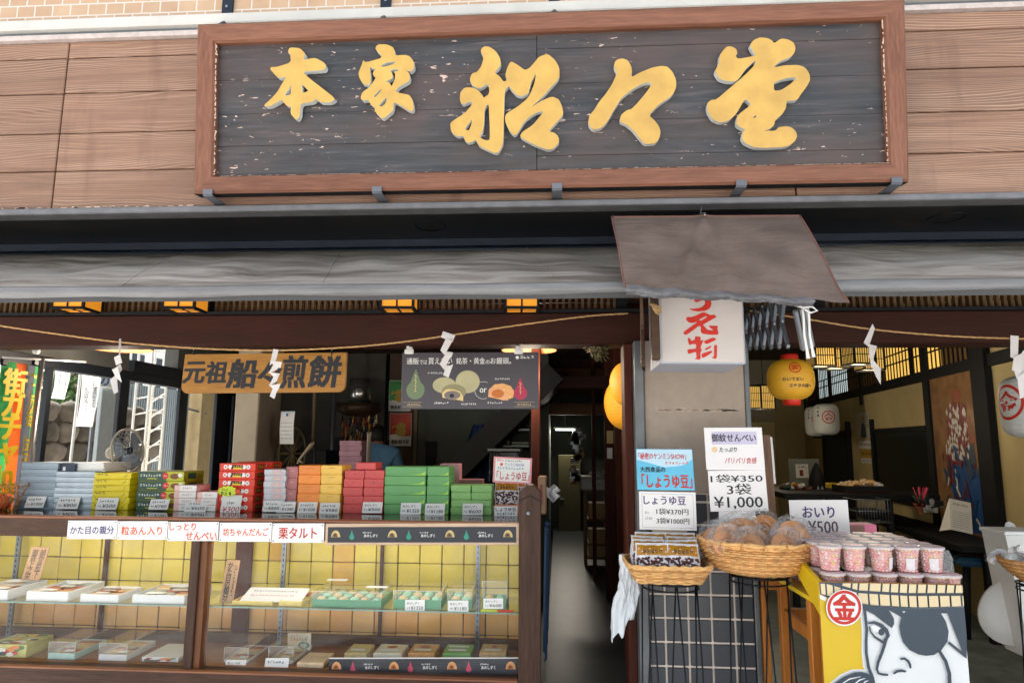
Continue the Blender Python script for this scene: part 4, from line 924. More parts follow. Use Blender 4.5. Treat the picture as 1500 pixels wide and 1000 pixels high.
# soy bean bags at the right end of the counter
m_wickp = wood('cane', (170, 116, 62), (214, 160, 98), 'x', .6)
bt = B(); xa, xb = P(724, 754, .34).x, P(763, 754, .34).x; bt.box((xa, .34, ZT+.003), (xb, .46, P(740, 739, .34).z), M('red and white tray card', (214, 132, 104), .5)); bt.build('display_tray', None, 'low red and white tray holding bean bags beside the counter end post', 'tray')
m_bagclear = M('bag film', (206, 204, 206), .18, var=.25, scale=40, bmp=.5, bscale=30); m_bean = M('dark red beans', (84, 38, 34), .35, var=.5, scale=90, bmp=.4, bscale=120); m_goldfilm = M('mustard film', (176, 120, 24), .3, var=.2, scale=12)
def bean_bag(name, w, h, t=.03):
    """flat plastic bag: mustard header, window of dark beans"""
    b = B()
    def q(u, v, s): 
        e = (1-abs(2*u-1)**3)*(1-abs(2*v-.9)**4 if v < .95 else 0.02); return Vector(((u-.5)*w*(1-.04*math.sin(v*9)), -s*t/2*max(e, .04)-.003*math.sin(u*17+v*23)*e, v*h))
    b.grid(lambda u, v: q(u, v, 1), 10, 12, m_bagclear); b.grid(lambda u, v: q(u, v, -1), 10, 12, m_bagclear)
    o = b.build(name, local=True)
    def q2(u0, u1, v0, v1): return lambda u, v: q(u0+(u1-u0)*u, v0+(v1-v0)*v, 1)+Vector((0, -.0012, 0))
    b = B(); b.grid(q2(.04, .96, .66, .95), 8, 4, m_goldfilm)
    f = Fr((-w/2, -t/2-.002, 0), (1, 0, 0), (0, 0, 1), w, h); scribble(b, f, w*.2, h*.70, w*.6, h*.10, 5, .0035, m_ink, 3); b.build('header', o, local=True)
    b = B()
    R = random.Random(5)
    for k in range(120):
        u, v = R.uniform(.07, .93), R.uniform(.08, .60); p = q(u, v, 1)+Vector((0, -.0004, 0)); b.ico(p, (.0062, .003, .0045), m_bean, 1)
    b.build('beans', o, local=True); return o
bag = bean_bag('bean_bag', .125, .135)
GB = 'bags of soy beans'
c0 = P(742, 741, .37)
bag.location = (c0.x, .38, P(740, 739, .34).z-.02); bag.rotation_euler = (rad(-14), 0, rad(4)); tag(bag, 'bag of dark beans with mustard header at the right end of the counter', 'bag', GB)
o = dup(bag, (c0.x+.03, .43, P(740, 739, .34).z-.002), rad(-8), 'bean bag standing behind another at the right end of the counter')
f = fr_q((721.5, 706), (778, 709), (722, 668), .40, Yt=.40); b = B(); b.fbox(f, 0, 0, f.w, f.h, -.002, 0, M('pink border card', (232, 150, 156), .5), .001); o = b.build('price_board', None, 'pink bordered sign reading しょうゆ豆 above the counter end post', 'sign')
b = B(); b.sheet(f, [(f.w*.05, f.h*.07), (f.w*.95, f.h*.07), (f.w*.95, f.h*.93), (f.w*.05, f.h*.93)], .0005, m_card); b.text(f, '「しょうゆ豆」', f.w*.1, f.h*.12, f.w*.84, f.h*.33, .001, m_redd, .02)
b.text(f, 'ケンミンSHOW', f.w*.3, f.h*.66, f.w*.5, f.h*.12, .001, m_blue, .01); scribble(b, f, f.w*.3, f.h*.82, f.w*.45, f.h*.07, 9, .001, m_ink, 4); scribble(b, f, f.w*.1, f.h*.52, f.w*.7, f.h*.09, 10, .001, M('pale blue ink', (110, 150, 180), .5), 8)
b.sheet(f, disc(f.w*.21, f.h*.71, .008), .001, m_orange); b.text(f, '秘密の', f.w*.08, f.h*.83, f.w*.18, f.h*.08, .001, m_pinkd, .01); b.build('lettering', o)
f = fr_q((724, 756), (758, 756), (725, 741), .325, Yt=.335); b = B(); b.fbox(f, 0, 0, f.w, f.h, -.0012, 0, m_card); o = b.build('price_card', None, 'price card headed しょうゆ豆 leaning on the tray of bean bags', 'price card', 'price cards along the counter')
b = B(); b.text(f, 'しょうゆ豆', f.w*.06, f.h*.52, f.w*.88, f.h*.34, .0006, m_violet, .025); scribble(b, f, f.w*.1, f.h*.12, f.w*.8, f.h*.26, 7, .0006, m_ink, 3); b.build('lettering', o)

# things among the boxes on the left
b = B(); q0, q1 = P(84, 691, .36), P(110, 679, .36); b.box((q0.x, .36, q0.z), (q1.x, .46, q1.z), M('navy card', (44, 54, 74), .5), .002); b.fbox(Fr(Vector((q0.x, .359, q0.z)), (1, 0, 0), (0, 0, 1)), .03, .008, .045, .028, 0, .0006, m_alu)
b.build('navy_box', None, 'small navy box lying on top of the wrapped silver boxes', 'box')
b = B(); R = random.Random(2)
for k in range(12):
    q0, q1 = P(110, 690-k*1.1, .38), P(152, 690-k*1.1, .38); o_ = R.uniform(-.004, .004); b.box((q0.x+o_, .38+o_, q0.z), (q1.x+o_, .62, q0.z+.0035), m_card)
b.build('paper_stack', None, 'stack of white wrapping paper on top of the wrapped silver boxes', 'paper')
fan = thing('desk_fan', 'grey desk fan with round wire cage beside the yellow boxes', 'fan', P(160, 742, .62))
hc = P(187, 660, .60); ax = Vector((.97, -.16, .12)).normalized(); e1 = ax.orthogonal().normalized(); e2 = ax.cross(e1); RF = .122
def fan_ring(r, off, n=36): return [hc+ax*off+(e1*math.cos(2*math.pi*k/n)+e2*math.sin(2*math.pi*k/n))*r for k in range(n)]
m_fan = M('beige grey plastic', (176, 168, 152), .45, var=.05)
b = B(); b.tube(fan_ring(RF, 0), .006, m_fan, 6, True)
for r, o_ in ((.02, .035), (.05, .034), (.08, .03), (.105, .018)): b.tube(fan_ring(r, o_), .0012, m_alu, 4, True); b.tube(fan_ring(r, -o_), .0012, m_alu, 4, True)
for k in range(26):
    a = 2*math.pi*k/26; dr = e1*math.cos(a)+e2*math.sin(a)
    b.tube([hc+dr*.02+ax*.036, hc+dr*.08+ax*.031, hc+dr*RF], .0007, m_alu, 3); b.tube([hc+dr*.02-ax*.036, hc+dr*.08-ax*.031, hc+dr*RF], .0007, m_alu, 3)
b.build('cage', fan)
b = B()
for k in range(3):
    a0 = 2*math.pi*k/3
    def bl_(u, v): 
        a = a0+rad(95)*(u-.5)*(1-.2*v); r = .022+.085*v; return hc+(e1*math.cos(a)+e2*math.sin(a))*r+ax*(.016*(u-.5)*2)
    b.grid(bl_, 8, 6, M('smoky blue blade', (150, 166, 182), .25, var=.05))
b.lathe([(0, .02), (.02, .018), (.024, 0), (.022, -.02)], hc, m_navy, 16, ax); b.build('blade', fan)
b = B(); b.lathe([(.022, -.035), (.042, -.045), (.045, -.09), (.03, -.125), (0, -.13)], hc, m_fan, 20, ax); b.build('motor', fan)
b = B(); pm_ = hc-ax*.08; b.tube([pm_, pm_+Vector((0, 0, -.10)), Vector((pm_.x, pm_.y, ZT+.03))], [.016, .018, .02], m_fan, 10); b.lathe([(.09, 0), (.09, .012), (.03, .03)], (pm_.x, pm_.y, ZT+.003), m_fan, 24); b.build('stand', fan)
bk = thing('wire_basket', 'loose woven wire basket at the left end of the counter', 'basket', P(4, 756, .22))
b = B(); c0 = P(-6, 756, .26); R = random.Random(8)
for k in range(44):
    a = 2*math.pi*k/44; t = a+R.uniform(.5, 1.1)*(1 if k % 2 else -1)
    b.tube([c0+Vector((.075*math.cos(a), .075*math.sin(a), 0)), c0+Vector((.10*math.cos((a+t)/2), .10*math.sin((a+t)/2), .09)), c0+Vector((.128*math.cos(t), .128*math.sin(t), .165+R.uniform(-.01, .02)))], .0014, m_wickp, 4)
for r, z in ((.075, 0), (.098, .08), (.124, .155)): b.tube([c0+Vector((r*math.cos(2*math.pi*k/30), r*math.sin(2*math.pi*k/30), z)) for k in range(30)], .0025, m_wickp, 5, True)
b.build('weave', bk)
b = B(); b.ico(c0+Vector((0, 0, .07)), (.065, .065, .05), m_orange, 2); b.build('orange_packet', None, 'orange packet lying in the woven wire basket', 'packet')

# ------------------------------------------------------------------ goods inside the showcase
m_paper = M('white tray card', (226, 226, 222), .5, var=.04); m_crk = M('toasted cracker', (176, 98, 48), .65, var=.25, scale=50, bmp=.4, bscale=60); m_crk2 = M('pale cracker', (216, 178, 122), .65, var=.18, scale=40, bmp=.3); m_inner = M('grey tray lining', (120, 128, 130), .4, var=.25, scale=25)
def tray(name, x0, x1, yt, yb, Y, d, zc, lab, mat, skew=0, fill='crackers', lidh=0, grp='open trays inside the showcase'):
    xa, xb = P(x0, yb, Y).x, P(x1, yb, Y).x; h = max(P((x0+x1)/2, yt, Y).z-zc, .012); w = xb-xa
    o = thing(name, lab, 'tray', ((xa+xb)/2, Y+d/2, zc), 0, grp)
    b = B(); t = .006
    b.box((-w/2, -d/2, 0), (w/2, d/2, .004), mat)
    for a, c in (((-w/2, -d/2, .004), (w/2, -d/2+t, h)), ((-w/2, d/2-t, .004), (w/2, d/2, h)), ((-w/2, -d/2+t, .004), (-w/2+t, d/2-t, h)), ((w/2-t, -d/2+t, .004), (w/2, d/2-t, h))): b.box(a, c, mat, .0015)
    b.build('tray_body', o, local=True); R = random.Random(int(x0))
    b = B()
    if fill == 'crackers':
        b.box((-w/2+t, -d/2+t, .004), (w/2-t, d/2-t, h*.45), m_inner)
        nx, ny = max(2, int(w/.07)), 3
        for i in range(nx):
            for j in range(ny):
                cx = -w/2+t+(w-2*t)*(i+.5)/nx; cy = -d/2+t+(d-2*t)*(j+.5)/ny
                mt = m_crk if (j == 1 and i >= nx//2) or R.random() < .2 else (m_crk2 if R.random() < .5 else m_silver2)
                b.box((cx-(w-2*t)/nx*.46, cy-d/ny*.43, h*.45), (cx+(w-2*t)/nx*.46, cy+d/ny*.43, h*(.72+.2*R.random())), mt, .006)
    elif fill == 'rounds':
        for i in range(max(2, int(w/.075))):
            for j in range(2):
                n_ = max(2, int(w/.075)); cx = -w/2+(i+.5)*w/n_; cy = -d/4+j*d/2; b.lathe([(0, h*.5), (w/n_*.45, h*.5), (w/n_*.47, h*.75), (w/n_*.4, h*.95), (0, h*1.05)], (cx, cy, 0), m_crk, 18)
    elif fill == 'buns':
        for i in range(max(2, int(w/.055))):
            for j in range(max(1, int(d/.07))):
                n_ = max(2, int(w/.055)); q_ = max(1, int(d/.07)); b.ico(((-w/2+t)+(i+.5)*(w-2*t)/n_, -d/2+(j+.5)*d/q_, h*.75), (w/n_*.42, d/q_*.4, h*.45), m_mint if (i+j) % 2 else m_mskin, 2)
    elif fill == 'long':
        for j in range(5): b.box((-w/2+t*1.5, -d/2+.02+j*d/5.5, h*.3), (w/2-t*1.5, -d/2+.02+j*d/5.5+d/6.5, h*.85), (m_crk2, m_crk, m_mskin)[(j+int(x0)) % 3], .004)
    if fill in ('crackers', 'long'):                                       # printed slips and wrapping over the goods
        for k in range(2 if fill == 'long' else 3):
            x0_ = R.uniform(-w*.4, w*.05); y0_ = -d/2+.02+k*d*.3; b.quad((x0_, y0_, h+.0012), (x0_+w*.35, y0_, h+.0016), (x0_+w*.35, y0_+d*.16, h+.0012), (x0_, y0_+d*.16, h+.0018), m_card if k != 1 else m_bagclear)
    b.build('contents', o, local=True)
    if lidh:
        b = B(); hh = h+lidh; tl_ = .0
        for q in (((-w/2, -d/2, h), (w/2, -d/2, h), (w/2, -d/2, hh), (-w/2, -d/2, hh)), ((w/2, -d/2, h), (w/2, d/2, h), (w/2, d/2, hh), (w/2, -d/2, hh)), ((-w/2, -d/2, h), (-w/2, d/2, h), (-w/2, d/2, hh), (-w/2, -d/2, hh)), ((-w/2, -d/2, hh), (w/2, -d/2, hh), (w/2, d/2, hh), (-w/2, d/2, hh))): b.quad(*q, m_clear)
        for p, q in (((-w/2, -d/2, hh), (w/2, -d/2, hh)), ((w/2, -d/2, hh), (w/2, d/2, hh)), ((w/2, -d/2, h), (w/2, -d/2, hh)), ((-w/2, -d/2, h), (-w/2, -d/2, hh))): b.tube([p, q], .0011, M('lid edge', (214, 222, 218), .2), 4)
        b.build('clear_lid', o, local=True)
    return o
m_mint = M('mint wrapper', (150, 206, 168), .35, var=.15, scale=20); m_gtray = M('green tray card', (96, 158, 120), .5, var=.05); m_ytray = M('yellow tray card', (232, 206, 110), .5, var=.08, scale=25); m_mintbox = M('mint card', (186, 216, 206), .5)
ZGg = ZG+.001; ZF = ZS+.002
tray('cracker_tray', -45, 11, 863, 875, .075, .26, ZGg, 'white paper tray of wrapped crackers cut off by the left edge', m_paper)
tray('cracker_tray', 38, 99, 866, 877, .075, .27, ZGg, 'white paper tray of wrapped crackers, second from left on the glass shelf', m_paper)
tray('cracker_tray', 117, 173, 870, 880, .075, .19, ZGg, 'white tray with a red brown cracker, third from left on the glass shelf', m_paper)
tray('cracker_tray', 193, 270, 871, 883, .075, .26, ZGg, 'wide white cracker tray beside the middle post on the glass shelf', m_paper)
tray('cracker_tray', 339, 398, 880, 890, .09, .25, ZGg, 'yellow patterned tray of round brown crackers, left of two', m_ytray, fill='rounds')
tray('cracker_tray', 408, 441, 880, 891, .09, .25, ZGg, 'narrow yellow patterned tray of round brown crackers, right of two', m_ytray, fill='rounds')
f = Fr(P(350, 880, .10), (1, 0, 0), (0, .95, .30)); b = B(); b.fbox(f, 0, 0, .30, .13, 0, .001, m_card); scribble(b, f, .03, .09, .22, .012, 16, .0014, m_ink, 3); scribble(b, f, .03, .05, .22, .012, 16, .0014, m_redd, 5)
b.build('paper_sheet', None, 'white printed sheet lying across the two yellow trays', 'paper')
tray('bun_tray', 456, 558, 878, 893, .08, .23, ZGg, 'large green tray of wrapped buns under a clear lid', m_gtray, fill='buns', lidh=.035)
tray('bun_tray', 576, 646, 878, 893, .08, .19, ZGg, 'middle green tray of wrapped buns under a clear lid', m_gtray, fill='buns', lidh=.04)
tray('bun_tray', 655, 691, 878, 893, .09, .17, ZGg, 'small green tray of buns under a tall clear lid beside the shelf standard', m_gtray, fill='buns', lidh=.045)
tray('bun_tray', 706, 742, 876, 889, .12, .10, ZGg, 'smallest green tray under a tall clear box near the end post', m_gtray, fill='buns', lidh=.075)
b = B(); f = fr_px(470, 857, 512, 862, .2)
for a, c in (((478, 862), .25), ((535, 870), .10)):
    q = P(*a, c); b.box((q.x, c, ZGg+.088), (q.x+.10, c+.035, ZGg+.0895), m_card)
b.build('paper_slips', None, 'two white paper slips lying on the lid of the large green tray', 'paper')
for a, c, t, u, lab, pr in ((593, 622, 878, 895, 'price card reading ¥1350 on the middle green tray', '¥1350'), (656, 686, 879, 896, 'price card reading ¥1180 on the small green tray', '¥1180'), (708, 737, 876, 891, 'price card reading ¥600 on the smallest green tray', '¥600')):
    card(a, c, t, u, .07, lab, pr, 'あのしずく', lean=.004, grp='price cards inside the showcase')
b = B(); q = P(704, 896, .065); b.box((q.x, .065, ZGg), (q.x+.075, .10, ZGg+.003), M('lime slip', (206, 220, 60), .5)); b.box((q.x+.076, .065, ZGg), (q.x+.15, .10, ZGg+.003), m_vred); b.build('slip', None, 'lime and red slip on the glass shelf under the smallest green tray', 'tag')
m_plq = wood('plaque wood', (164, 124, 88), (192, 154, 114), 'z', .6)
f = fr_q((30, 849), (57, 850), (45, 800), .26, Yt=.31); b = B(); b.fbox(f, 0, 0, f.w, f.h, -.006, 0, m_plq, .002); o = b.build('wooden_plaque', None, 'leaning wooden plaque with two columns of writing at the left of the case', 'plaque')
b = B(); b.text(f, '朝宮殿下', f.w*.58, f.h*.06, f.w*.3, f.h*.86, .0008, m_ink, .0, 0, True); b.text(f, '御買上之栄', f.w*.14, f.h*.02, f.w*.32, f.h*.9, .0008, m_ink, 0, 0, True); b.build('lettering', o)
f = fr_q((321, 881), (341, 882), (330, 819), .16, Yt=.20); b = B(); b.fbox(f, 0, 0, f.w, f.h, -.006, 0, m_plq, .002); o = b.build('wooden_plaque', None, 'leaning wooden plaque with large かた目の親分 writing beside the middle post', 'plaque')
b = B(); b.text(f, 'かた目の親分', f.w*.16, f.h*.04, f.w*.42, f.h*.9, .0008, m_ink, .02, 0, True); scribble(b, f, f.w*.68, f.h*.15, f.w*.2, f.h*.75, 10, .0008, m_ink, 6, True); b.build('lettering', o)
# lower floor of the case
def color_print(b, f, w, h):
    for k, c in enumerate(((228, 190, 40), (196, 60, 48), (70, 120, 60), (236, 232, 220), (60, 60, 62), (222, 130, 60))):
        R = random.Random(k); 
        for j in range(3): b.sheet(f, disc(w*R.uniform(.1, .9), h*R.uniform(.2, .8), w*.09, h*.16, 10), .0006+.0002*k+.00005*j, M('print colour %d' % k, c, .5))
def text_print(seed, mat, x=.25, y=.4, w_=.5, h_=.2):
    def fn(b, f, w, h): scribble(b, f, w*x, h*y, w*w_, h*h_, 5, .0006, mat, seed)
    return fn
def case_box(x0, x1, yt, yb, d, lab, mat, fn=None, lidmat=None, Y=.085, side=None):
    return stack('sweet_box', lab, x0, x1, yt, yb, 1, Y, d, mat, '', lidmat, fn, side, zc=ZF, grp='boxes on the floor of the showcase', jit=0)
def food_print(b, f, w, h):
    color_print(b, f, w, h); ft = Fr((-w/2, -.09, h), (1, 0, 0), (0, 1, 0), w, .18); R = random.Random(3)
    for k in range(22): b.sheet(ft, disc(w*R.uniform(.1, .9), .18*R.uniform(.08, .92), R.uniform(.012, .03), R.uniform(.01, .02), 9), .0008+.00004*k, MATS['print colour %d' % (k % 6)])
    scribble(b, ft, w*.1, .11, w*.6, .03, 6, .0022, m_card, 3)
case_box(-22, 36, 943, 969, .18, 'colourful printed food box at the lower left of the case', M('food box card', (196, 190, 110), .45, var=.25, scale=14), food_print)
tray('lidded_box', 69, 108, 956, 971, .085, .24, ZF, 'mint green box of sweets under a clear lid', m_mintbox, fill='long', lidh=.05, grp='boxes on the floor of the showcase')
tray('lidded_box', 143, 184, 958, 974, .085, .24, ZF, 'white box of sweets under a clear lid', m_paper, fill='long', lidh=.05, grp='boxes on the floor of the showcase')
case_box(206, 260, 962, 976, .22, 'white and red box of paper bags left of the middle post', m_paper, color_print)
tray('lidded_box', 327, 362, 966, 980, .11, .24, ZF, 'clear lidded white box of sweets right of the middle post', m_paper, fill='long', lidh=.055, grp='boxes on the floor of the showcase')
tray('lidded_box', 392, 428, 966, 980, .11, .26, ZF, 'clear lidded white box beside the standing card', m_paper, fill='long', lidh=.06, grp='boxes on the floor of the showcase')
case_box(434, 473, 970, 984, .16, 'green dotted white box with orange top', M('white dotted card', (214, 222, 196), .5, var=.3, scale=40), text_print(3, m_gtray), M('orange white lid', (226, 196, 160), .5, var=.15, scale=20), Y=.07)
card(328, 358, 966, 982, .07, 'price card reading ¥800 on the bottom of the case', '¥800', 'あんつば', grp='price cards inside the showcase'); card(386, 421, 963, 984, .06, 'blank faced white price card beside the ¥800 one', None, None, grp='price cards inside the showcase')
f = fr_px(421, 927, 455, 952, .30); b = B(); b.fbox(f, 0, 0, f.w, f.h, -.003, 0, M('cream card', (226, 214, 190), .5)); scribble(b, f, f.w*.1, f.h*.55, f.w*.75, f.h*.2, 6, .0006, m_ink, 4); scribble(b, f, f.w*.1, f.h*.8, f.w*.4, f.h*.1, 5, .0006, m_pinkd, 5); b.sheet(f, disc(f.w*.7, f.h*.3, f.w*.24, f.h*.2), .0006, m_teal); b.sheet(f, disc(f.w*.7, f.h*.3, f.w*.16, f.h*.13), .0011, MATS['cream card'])
b.build('standing_card', None, 'cream card standing upright behind the lidded boxes in the case', 'card')
for i, (a, c, lab, mt) in enumerate(((503, 536, 'small tan box with white slip, leftmost behind the pink drop strip', m_mskin), (546, 588, 'cream box with a brown oval, second behind the pink drop strip', MATS['cream card']), (597, 636, 'orange tan box, third behind the pink drop strip', m_mskin2), (648, 689, 'tray box with two white slips behind the pink drop strip', m_gr2), (702, 741, 'box with a pink drop behind the strip beside the end post', m_crk2))):
    def top_print(b, f, w, h, i=i):
        ft = Fr((-w/2, -.06, h), (1, 0, 0), (0, 1, 0), w, .12); b.sheet(ft, [(w*.15, .02), (w*.8, .02), (w*.8, .05), (w*.15, .05)], .0008, m_card)
        if i in (1, 2): b.sheet(ft, disc(w*.5, .085, w*.2, .02), .0008, m_crk)
        if i == 3: b.sheet(ft, [(w*.1, .08), (w*.85, .08), (w*.85, .105), (w*.1, .105)], .0008, m_card)
        if i == 4: b.sheet(ft, disc(w*.5, .085, .012, .016), .0008, m_pinkd)
    case_box(a, c, 956, 976, .15, lab, mt, top_print, Y=.10)
# ------------------------------------------------------------------ price boards by the pillar
m_film = M('glossy film', (232, 226, 224), .16, var=.03, scale=6)
m_sky = M('light blue board', (98, 184, 214), .25, var=.12, scale=5)
f = fr_q((934, 717), (1018, 718), (929, 657), -.36, Yt=-.33); b = B(); b.fbox(f, 0, 0, f.w, f.h, -.004, 0, m_sky, .001); o = b.build('price_board', None, 'light blue board with red しょうゆ豆 lettering against the pillar', 'sign')
b = B(); b.sheet(f, [(0.002, f.h*.73), (f.w*.5, f.h*.55), (f.w*.82, f.h*.6), (f.w*.99, f.h*.75), (f.w-.002, f.h-.002), (.002, f.h-.002)], .0008, M('pale blue white', (188, 216, 230), .25, var=.08, scale=8))
b.text(f, '「秘密のケンミンSHOW」', f.w*.04, f.h*.74, f.w*.84, f.h*.16, .0014, m_redd, .02); scribble(b, f, f.w*.5, f.h*.62, f.w*.42, f.h*.07, 7, .0014, m_orange, 4)
b.text(f, '大西食品の', f.w*.06, f.h*.43, f.w*.44, f.h*.13, .0014, m_ink, .03); b.text(f, '「しょうゆ豆」', f.w*.08, f.h*.05, f.w*.88, f.h*.33, .0014, m_redd, .03); b.build('lettering', o)
f = fr_q((937, 775), (1021, 777), (934, 719), -.375, Yt=-.365); b = B(); b.fbox(f, 0, 0, f.w, f.h, -.004, 0, m_film, .001); o = b.build('price_board', None, 'white board listing しょうゆ豆 at ¥370 and ¥1000 below the blue one', 'sign')
b = B(); b.text(f, 'しょうゆ豆', f.w*.08, f.h*.66, f.w*.74, f.h*.22, .001, m_violet, .02); b.text(f, '1袋¥370円', f.w*.30, f.h*.40, f.w*.56, f.h*.16, .001, m_ink, .015); b.text(f, '3袋¥1000円', f.w*.30, f.h*.16, f.w*.57, f.h*.16, .001, m_ink, .015)
scribble(b, f, f.w*.09, f.h*.4, f.w*.09, f.h*.09, 2, .001, m_steel, 1); scribble(b, f, f.w*.09, f.h*.25, f.w*.14, f.h*.09, 4, .001, m_steel, 2)
for k, (a, c) in enumerate((((.05, .06), (.95, .06)), ((.95, .06), (.95, .94)), ((.95, .94), (.05, .94)), ((.05, .94), (.05, .06)))): b.ribbon(f, [(a[0]*f.w, a[1]*f.h), (c[0]*f.w, c[1]*f.h)], .001, .0006+.0001*k, m_steel, cap=False)
b.build('lettering', o)
b = B(); q0, q1 = P(957, 800, -.37), P(1005, 775, -.37); b.box((q0.x, -.36, q0.z-.05), (q1.x, -.35, q1.z+.03), M('clear stand', (206, 186, 160), .3), .002); b.build('board_stand', None, 'pale stand holding the しょうゆ豆 boards up behind the tray of bean bags', 'stand')
f = fr_q((1035, 688), (1121, 688), (1031, 626), -.34, Yt=-.325); b = B(); b.fbox(f, 0, 0, f.w, f.h, -.004, 0, m_film, .001); o = b.build('price_board', None, 'white sheet headed 御紋せんべい in plastic film above the ¥350 board', 'sign')
b = B(); b.sheet(f, [(f.w*.12, f.h*.6), (f.w*.9, f.h*.6), (f.w*.9, f.h*.9), (f.w*.12, f.h*.9)], .0006, M('pale violet wash', (206, 196, 220), .3)); b.text(f, '御紋せんべい', f.w*.12, f.h*.66, f.w*.76, f.h*.19, .0012, m_ink, .02); b.text(f, 'たっぷり', f.w*.24, f.h*.42, f.w*.3, f.h*.11, .0012, m_ink, .02, .2); b.text(f, 'パリパリ食感', f.w*.32, f.h*.15, f.w*.55, f.h*.14, .0012, m_redd, .012, .2)
b.sheet(f, disc(f.w*.16, f.h*.48, f.w*.05), .0006, M('pale orange wash', (240, 204, 160), .3)); b.build('lettering', o)
f = fr_q((1041, 749), (1126, 748), (1036, 689), -.35, Yt=-.342); b = B(); b.fbox(f, 0, 0, f.w, f.h, -.004, 0, m_film, .001); o = b.build('price_board', None, 'white board with large black writing 1袋¥350 and 3袋¥1,000 above the round basket', 'sign')
b = B(); b.text(f, '1袋¥350', f.w*.04, f.h*.70, f.w*.9, f.h*.2, .001, m_ink, .012); b.text(f, '3袋', f.w*.31, f.h*.40, f.w*.42, f.h*.27, .001, m_ink, .014); b.text(f, '¥1,000', f.w*.07, f.h*.05, f.w*.84, f.h*.31, .001, m_ink, .014); b.build('lettering', o)
fr2 = fr_q((1128, 800), (1143, 800), (1121, 636), -.26, Yt=-.24); b = B(); b.fbox(fr2, -.004, 0, .036, fr2.h, -.02, 0, wood('brown board edge', (84, 54, 34), (126, 88, 56), 'z', .5), .003); b.fbox(fr2, .02, .25, .05, fr2.h-.01, -.03, -.022, m_film)
b.build('wooden_backboard', None, 'brown wooden board standing on edge behind the white ¥350 board', 'board')
b = B(); q0, q1 = P(1056, 790, -.36), P(1108, 748, -.36); b.box((q0.x, -.345, q0.z), (q1.x, -.337, q1.z+.02), m_film); b.build('sheet_stand', None, 'clear stand under the ¥350 board behind the round basket', 'stand')
f = fr_q((1159, 786), (1246, 786), (1156, 732), -.24, Yt=-.24); b = B(); b.fbox(f, 0, 0, f.w, f.h, -.004, 0, m_film, .001); o = b.build('price_board', None, 'white おいり ¥500 sign behind the cups of pink sweets', 'sign')
b = B(); b.text(f, 'おいり', f.w*.22, f.h*.52, f.w*.54, f.h*.3, .001, m_violet, .025); b.text(f, '¥500', f.w*.30, f.h*.10, f.w*.5, f.h*.34, .001, M('maroon ink', (92, 48, 70), .5), .012); b.build('lettering', o)

# ------------------------------------------------------------------ wicker tray of bean bags on a wire stand
m_wick = M('wicker', (224, 172, 108), .55, var=.22, scale=40); m_wick2 = M('dark wicker', (196, 138, 80), .55, var=.22, scale=40)
wt = thing('wicker_tray', 'rectangular wicker tray full of bean bags on a wire stand by the pillar', 'basket', P(985, 856, -.5))
bl, br = P(933, 853, -.56), P(1032, 855, -.56); tl_, tr_ = P(922, 833, -.60), P(1045, 836, -.60)
wb = (br-bl).length; wt_ = (tr_-tl_).length; zb, ztp = (bl.z+br.z)/2, (tl_.z+tr_.z)/2; cx = (bl.x+br.x)/2; yb_, yt_ = -.56, -.60; db, dt = .20, .27
def rrect(hw, hd, n=56, r=.25):
    pts = []
    for k in range(n):
        a = 2*math.pi*k/n; c, s = math.cos(a), math.sin(a); m = (abs(c)**6+abs(s)**6)**(1/6); pts.append((hw*c/m, hd*s/m))
    return pts
b = B(); NR = 9
for k in range(NR):
    t = k/(NR-1); hw = (wb+(wt_-wb)*t)/2; hd = (db+(dt-db)*t)/2; cy = (yb_+db/2)*(1-t)+(yt_+dt/2)*t; z = zb+(ztp-zb)*t
    pts = rrect(hw, hd, 64)
    b.tube([(cx+x, cy+y, z+.0014*(1 if (i//2+k) % 2 else -1)) for i, (x, y) in enumerate(pts)], .0050, (m_wick, m_wick2)[k % 4 == 3], 5, True)
for k in range(24):
    t = k/23; hw = (wb+(wt_-wb)*t)/2-.004; hd = (db+(dt-db)*t)/2-.004; cy = (yb_+db/2)*(1-t)+(yt_+dt/2)*t; z = zb+(ztp-zb)*t; b.tube([(cx+x, cy+y, z) for x, y in rrect(hw, hd, 40)], .0022, m_wick2, 4, True)
for i in range(40):
    a, c = rrect(wb/2, db/2, 40)[i], rrect(wt_/2, dt/2, 40)[i]; b.tube([(cx+a[0], yb_+db/2+a[1], zb), (cx+c[0], yt_+dt/2+c[1], ztp)], .003, m_wick2, 4)
b.build('weave', wt)
b = B()
for s in (0, 1): pts = rrect(wt_/2+.004, dt/2+.004, 90); b.tube([(cx+x, yt_+dt/2+y, ztp+.006+.005*math.sin(i*.9+s*math.pi)) for i, (x, y) in enumerate(pts)], .006, m_wick, 6, True)
b.build('rim', wt)
b = B(); b.sheet(Fr((cx, yb_+db/2, zb+.004), (1, 0, 0), (0, 1, 0)), rrect(wb/2-.004, db/2-.004, 40), 0, m_wick2); b.build('bottom', wt)
R = random.Random(4)
for k, (px, py, Y, lab) in enumerate(((957, 829, -.56, 'front left bag of dark beans in the wicker tray'), (1001, 829, -.56, 'front right bag of dark beans in the wicker tray'), (951, 825, -.515, 'second bag of beans behind the left front one in the wicker tray'), (1003, 824, -.52, 'second bag of beans behind the right front one in the wicker tray'),
        (948, 820, -.47, 'third bag on the left of the wicker tray'), (1003, 818, -.475, 'third bag on the right of the wicker tray'), (955, 816, -.43, 'rearmost left bag in the wicker tray'), (997, 814, -.43, 'rearmost right bag in the wicker tray'))):
    q = P(px, py, Y); o = dup(bag, (q.x, Y, zb+.008+.008*(k//2)), rad(R.uniform(-6, 6)), lab, GB); o.rotation_euler = (rad(-16-R.random()*6), rad(R.uniform(-3, 3)), rad(R.uniform(-5, 5)))
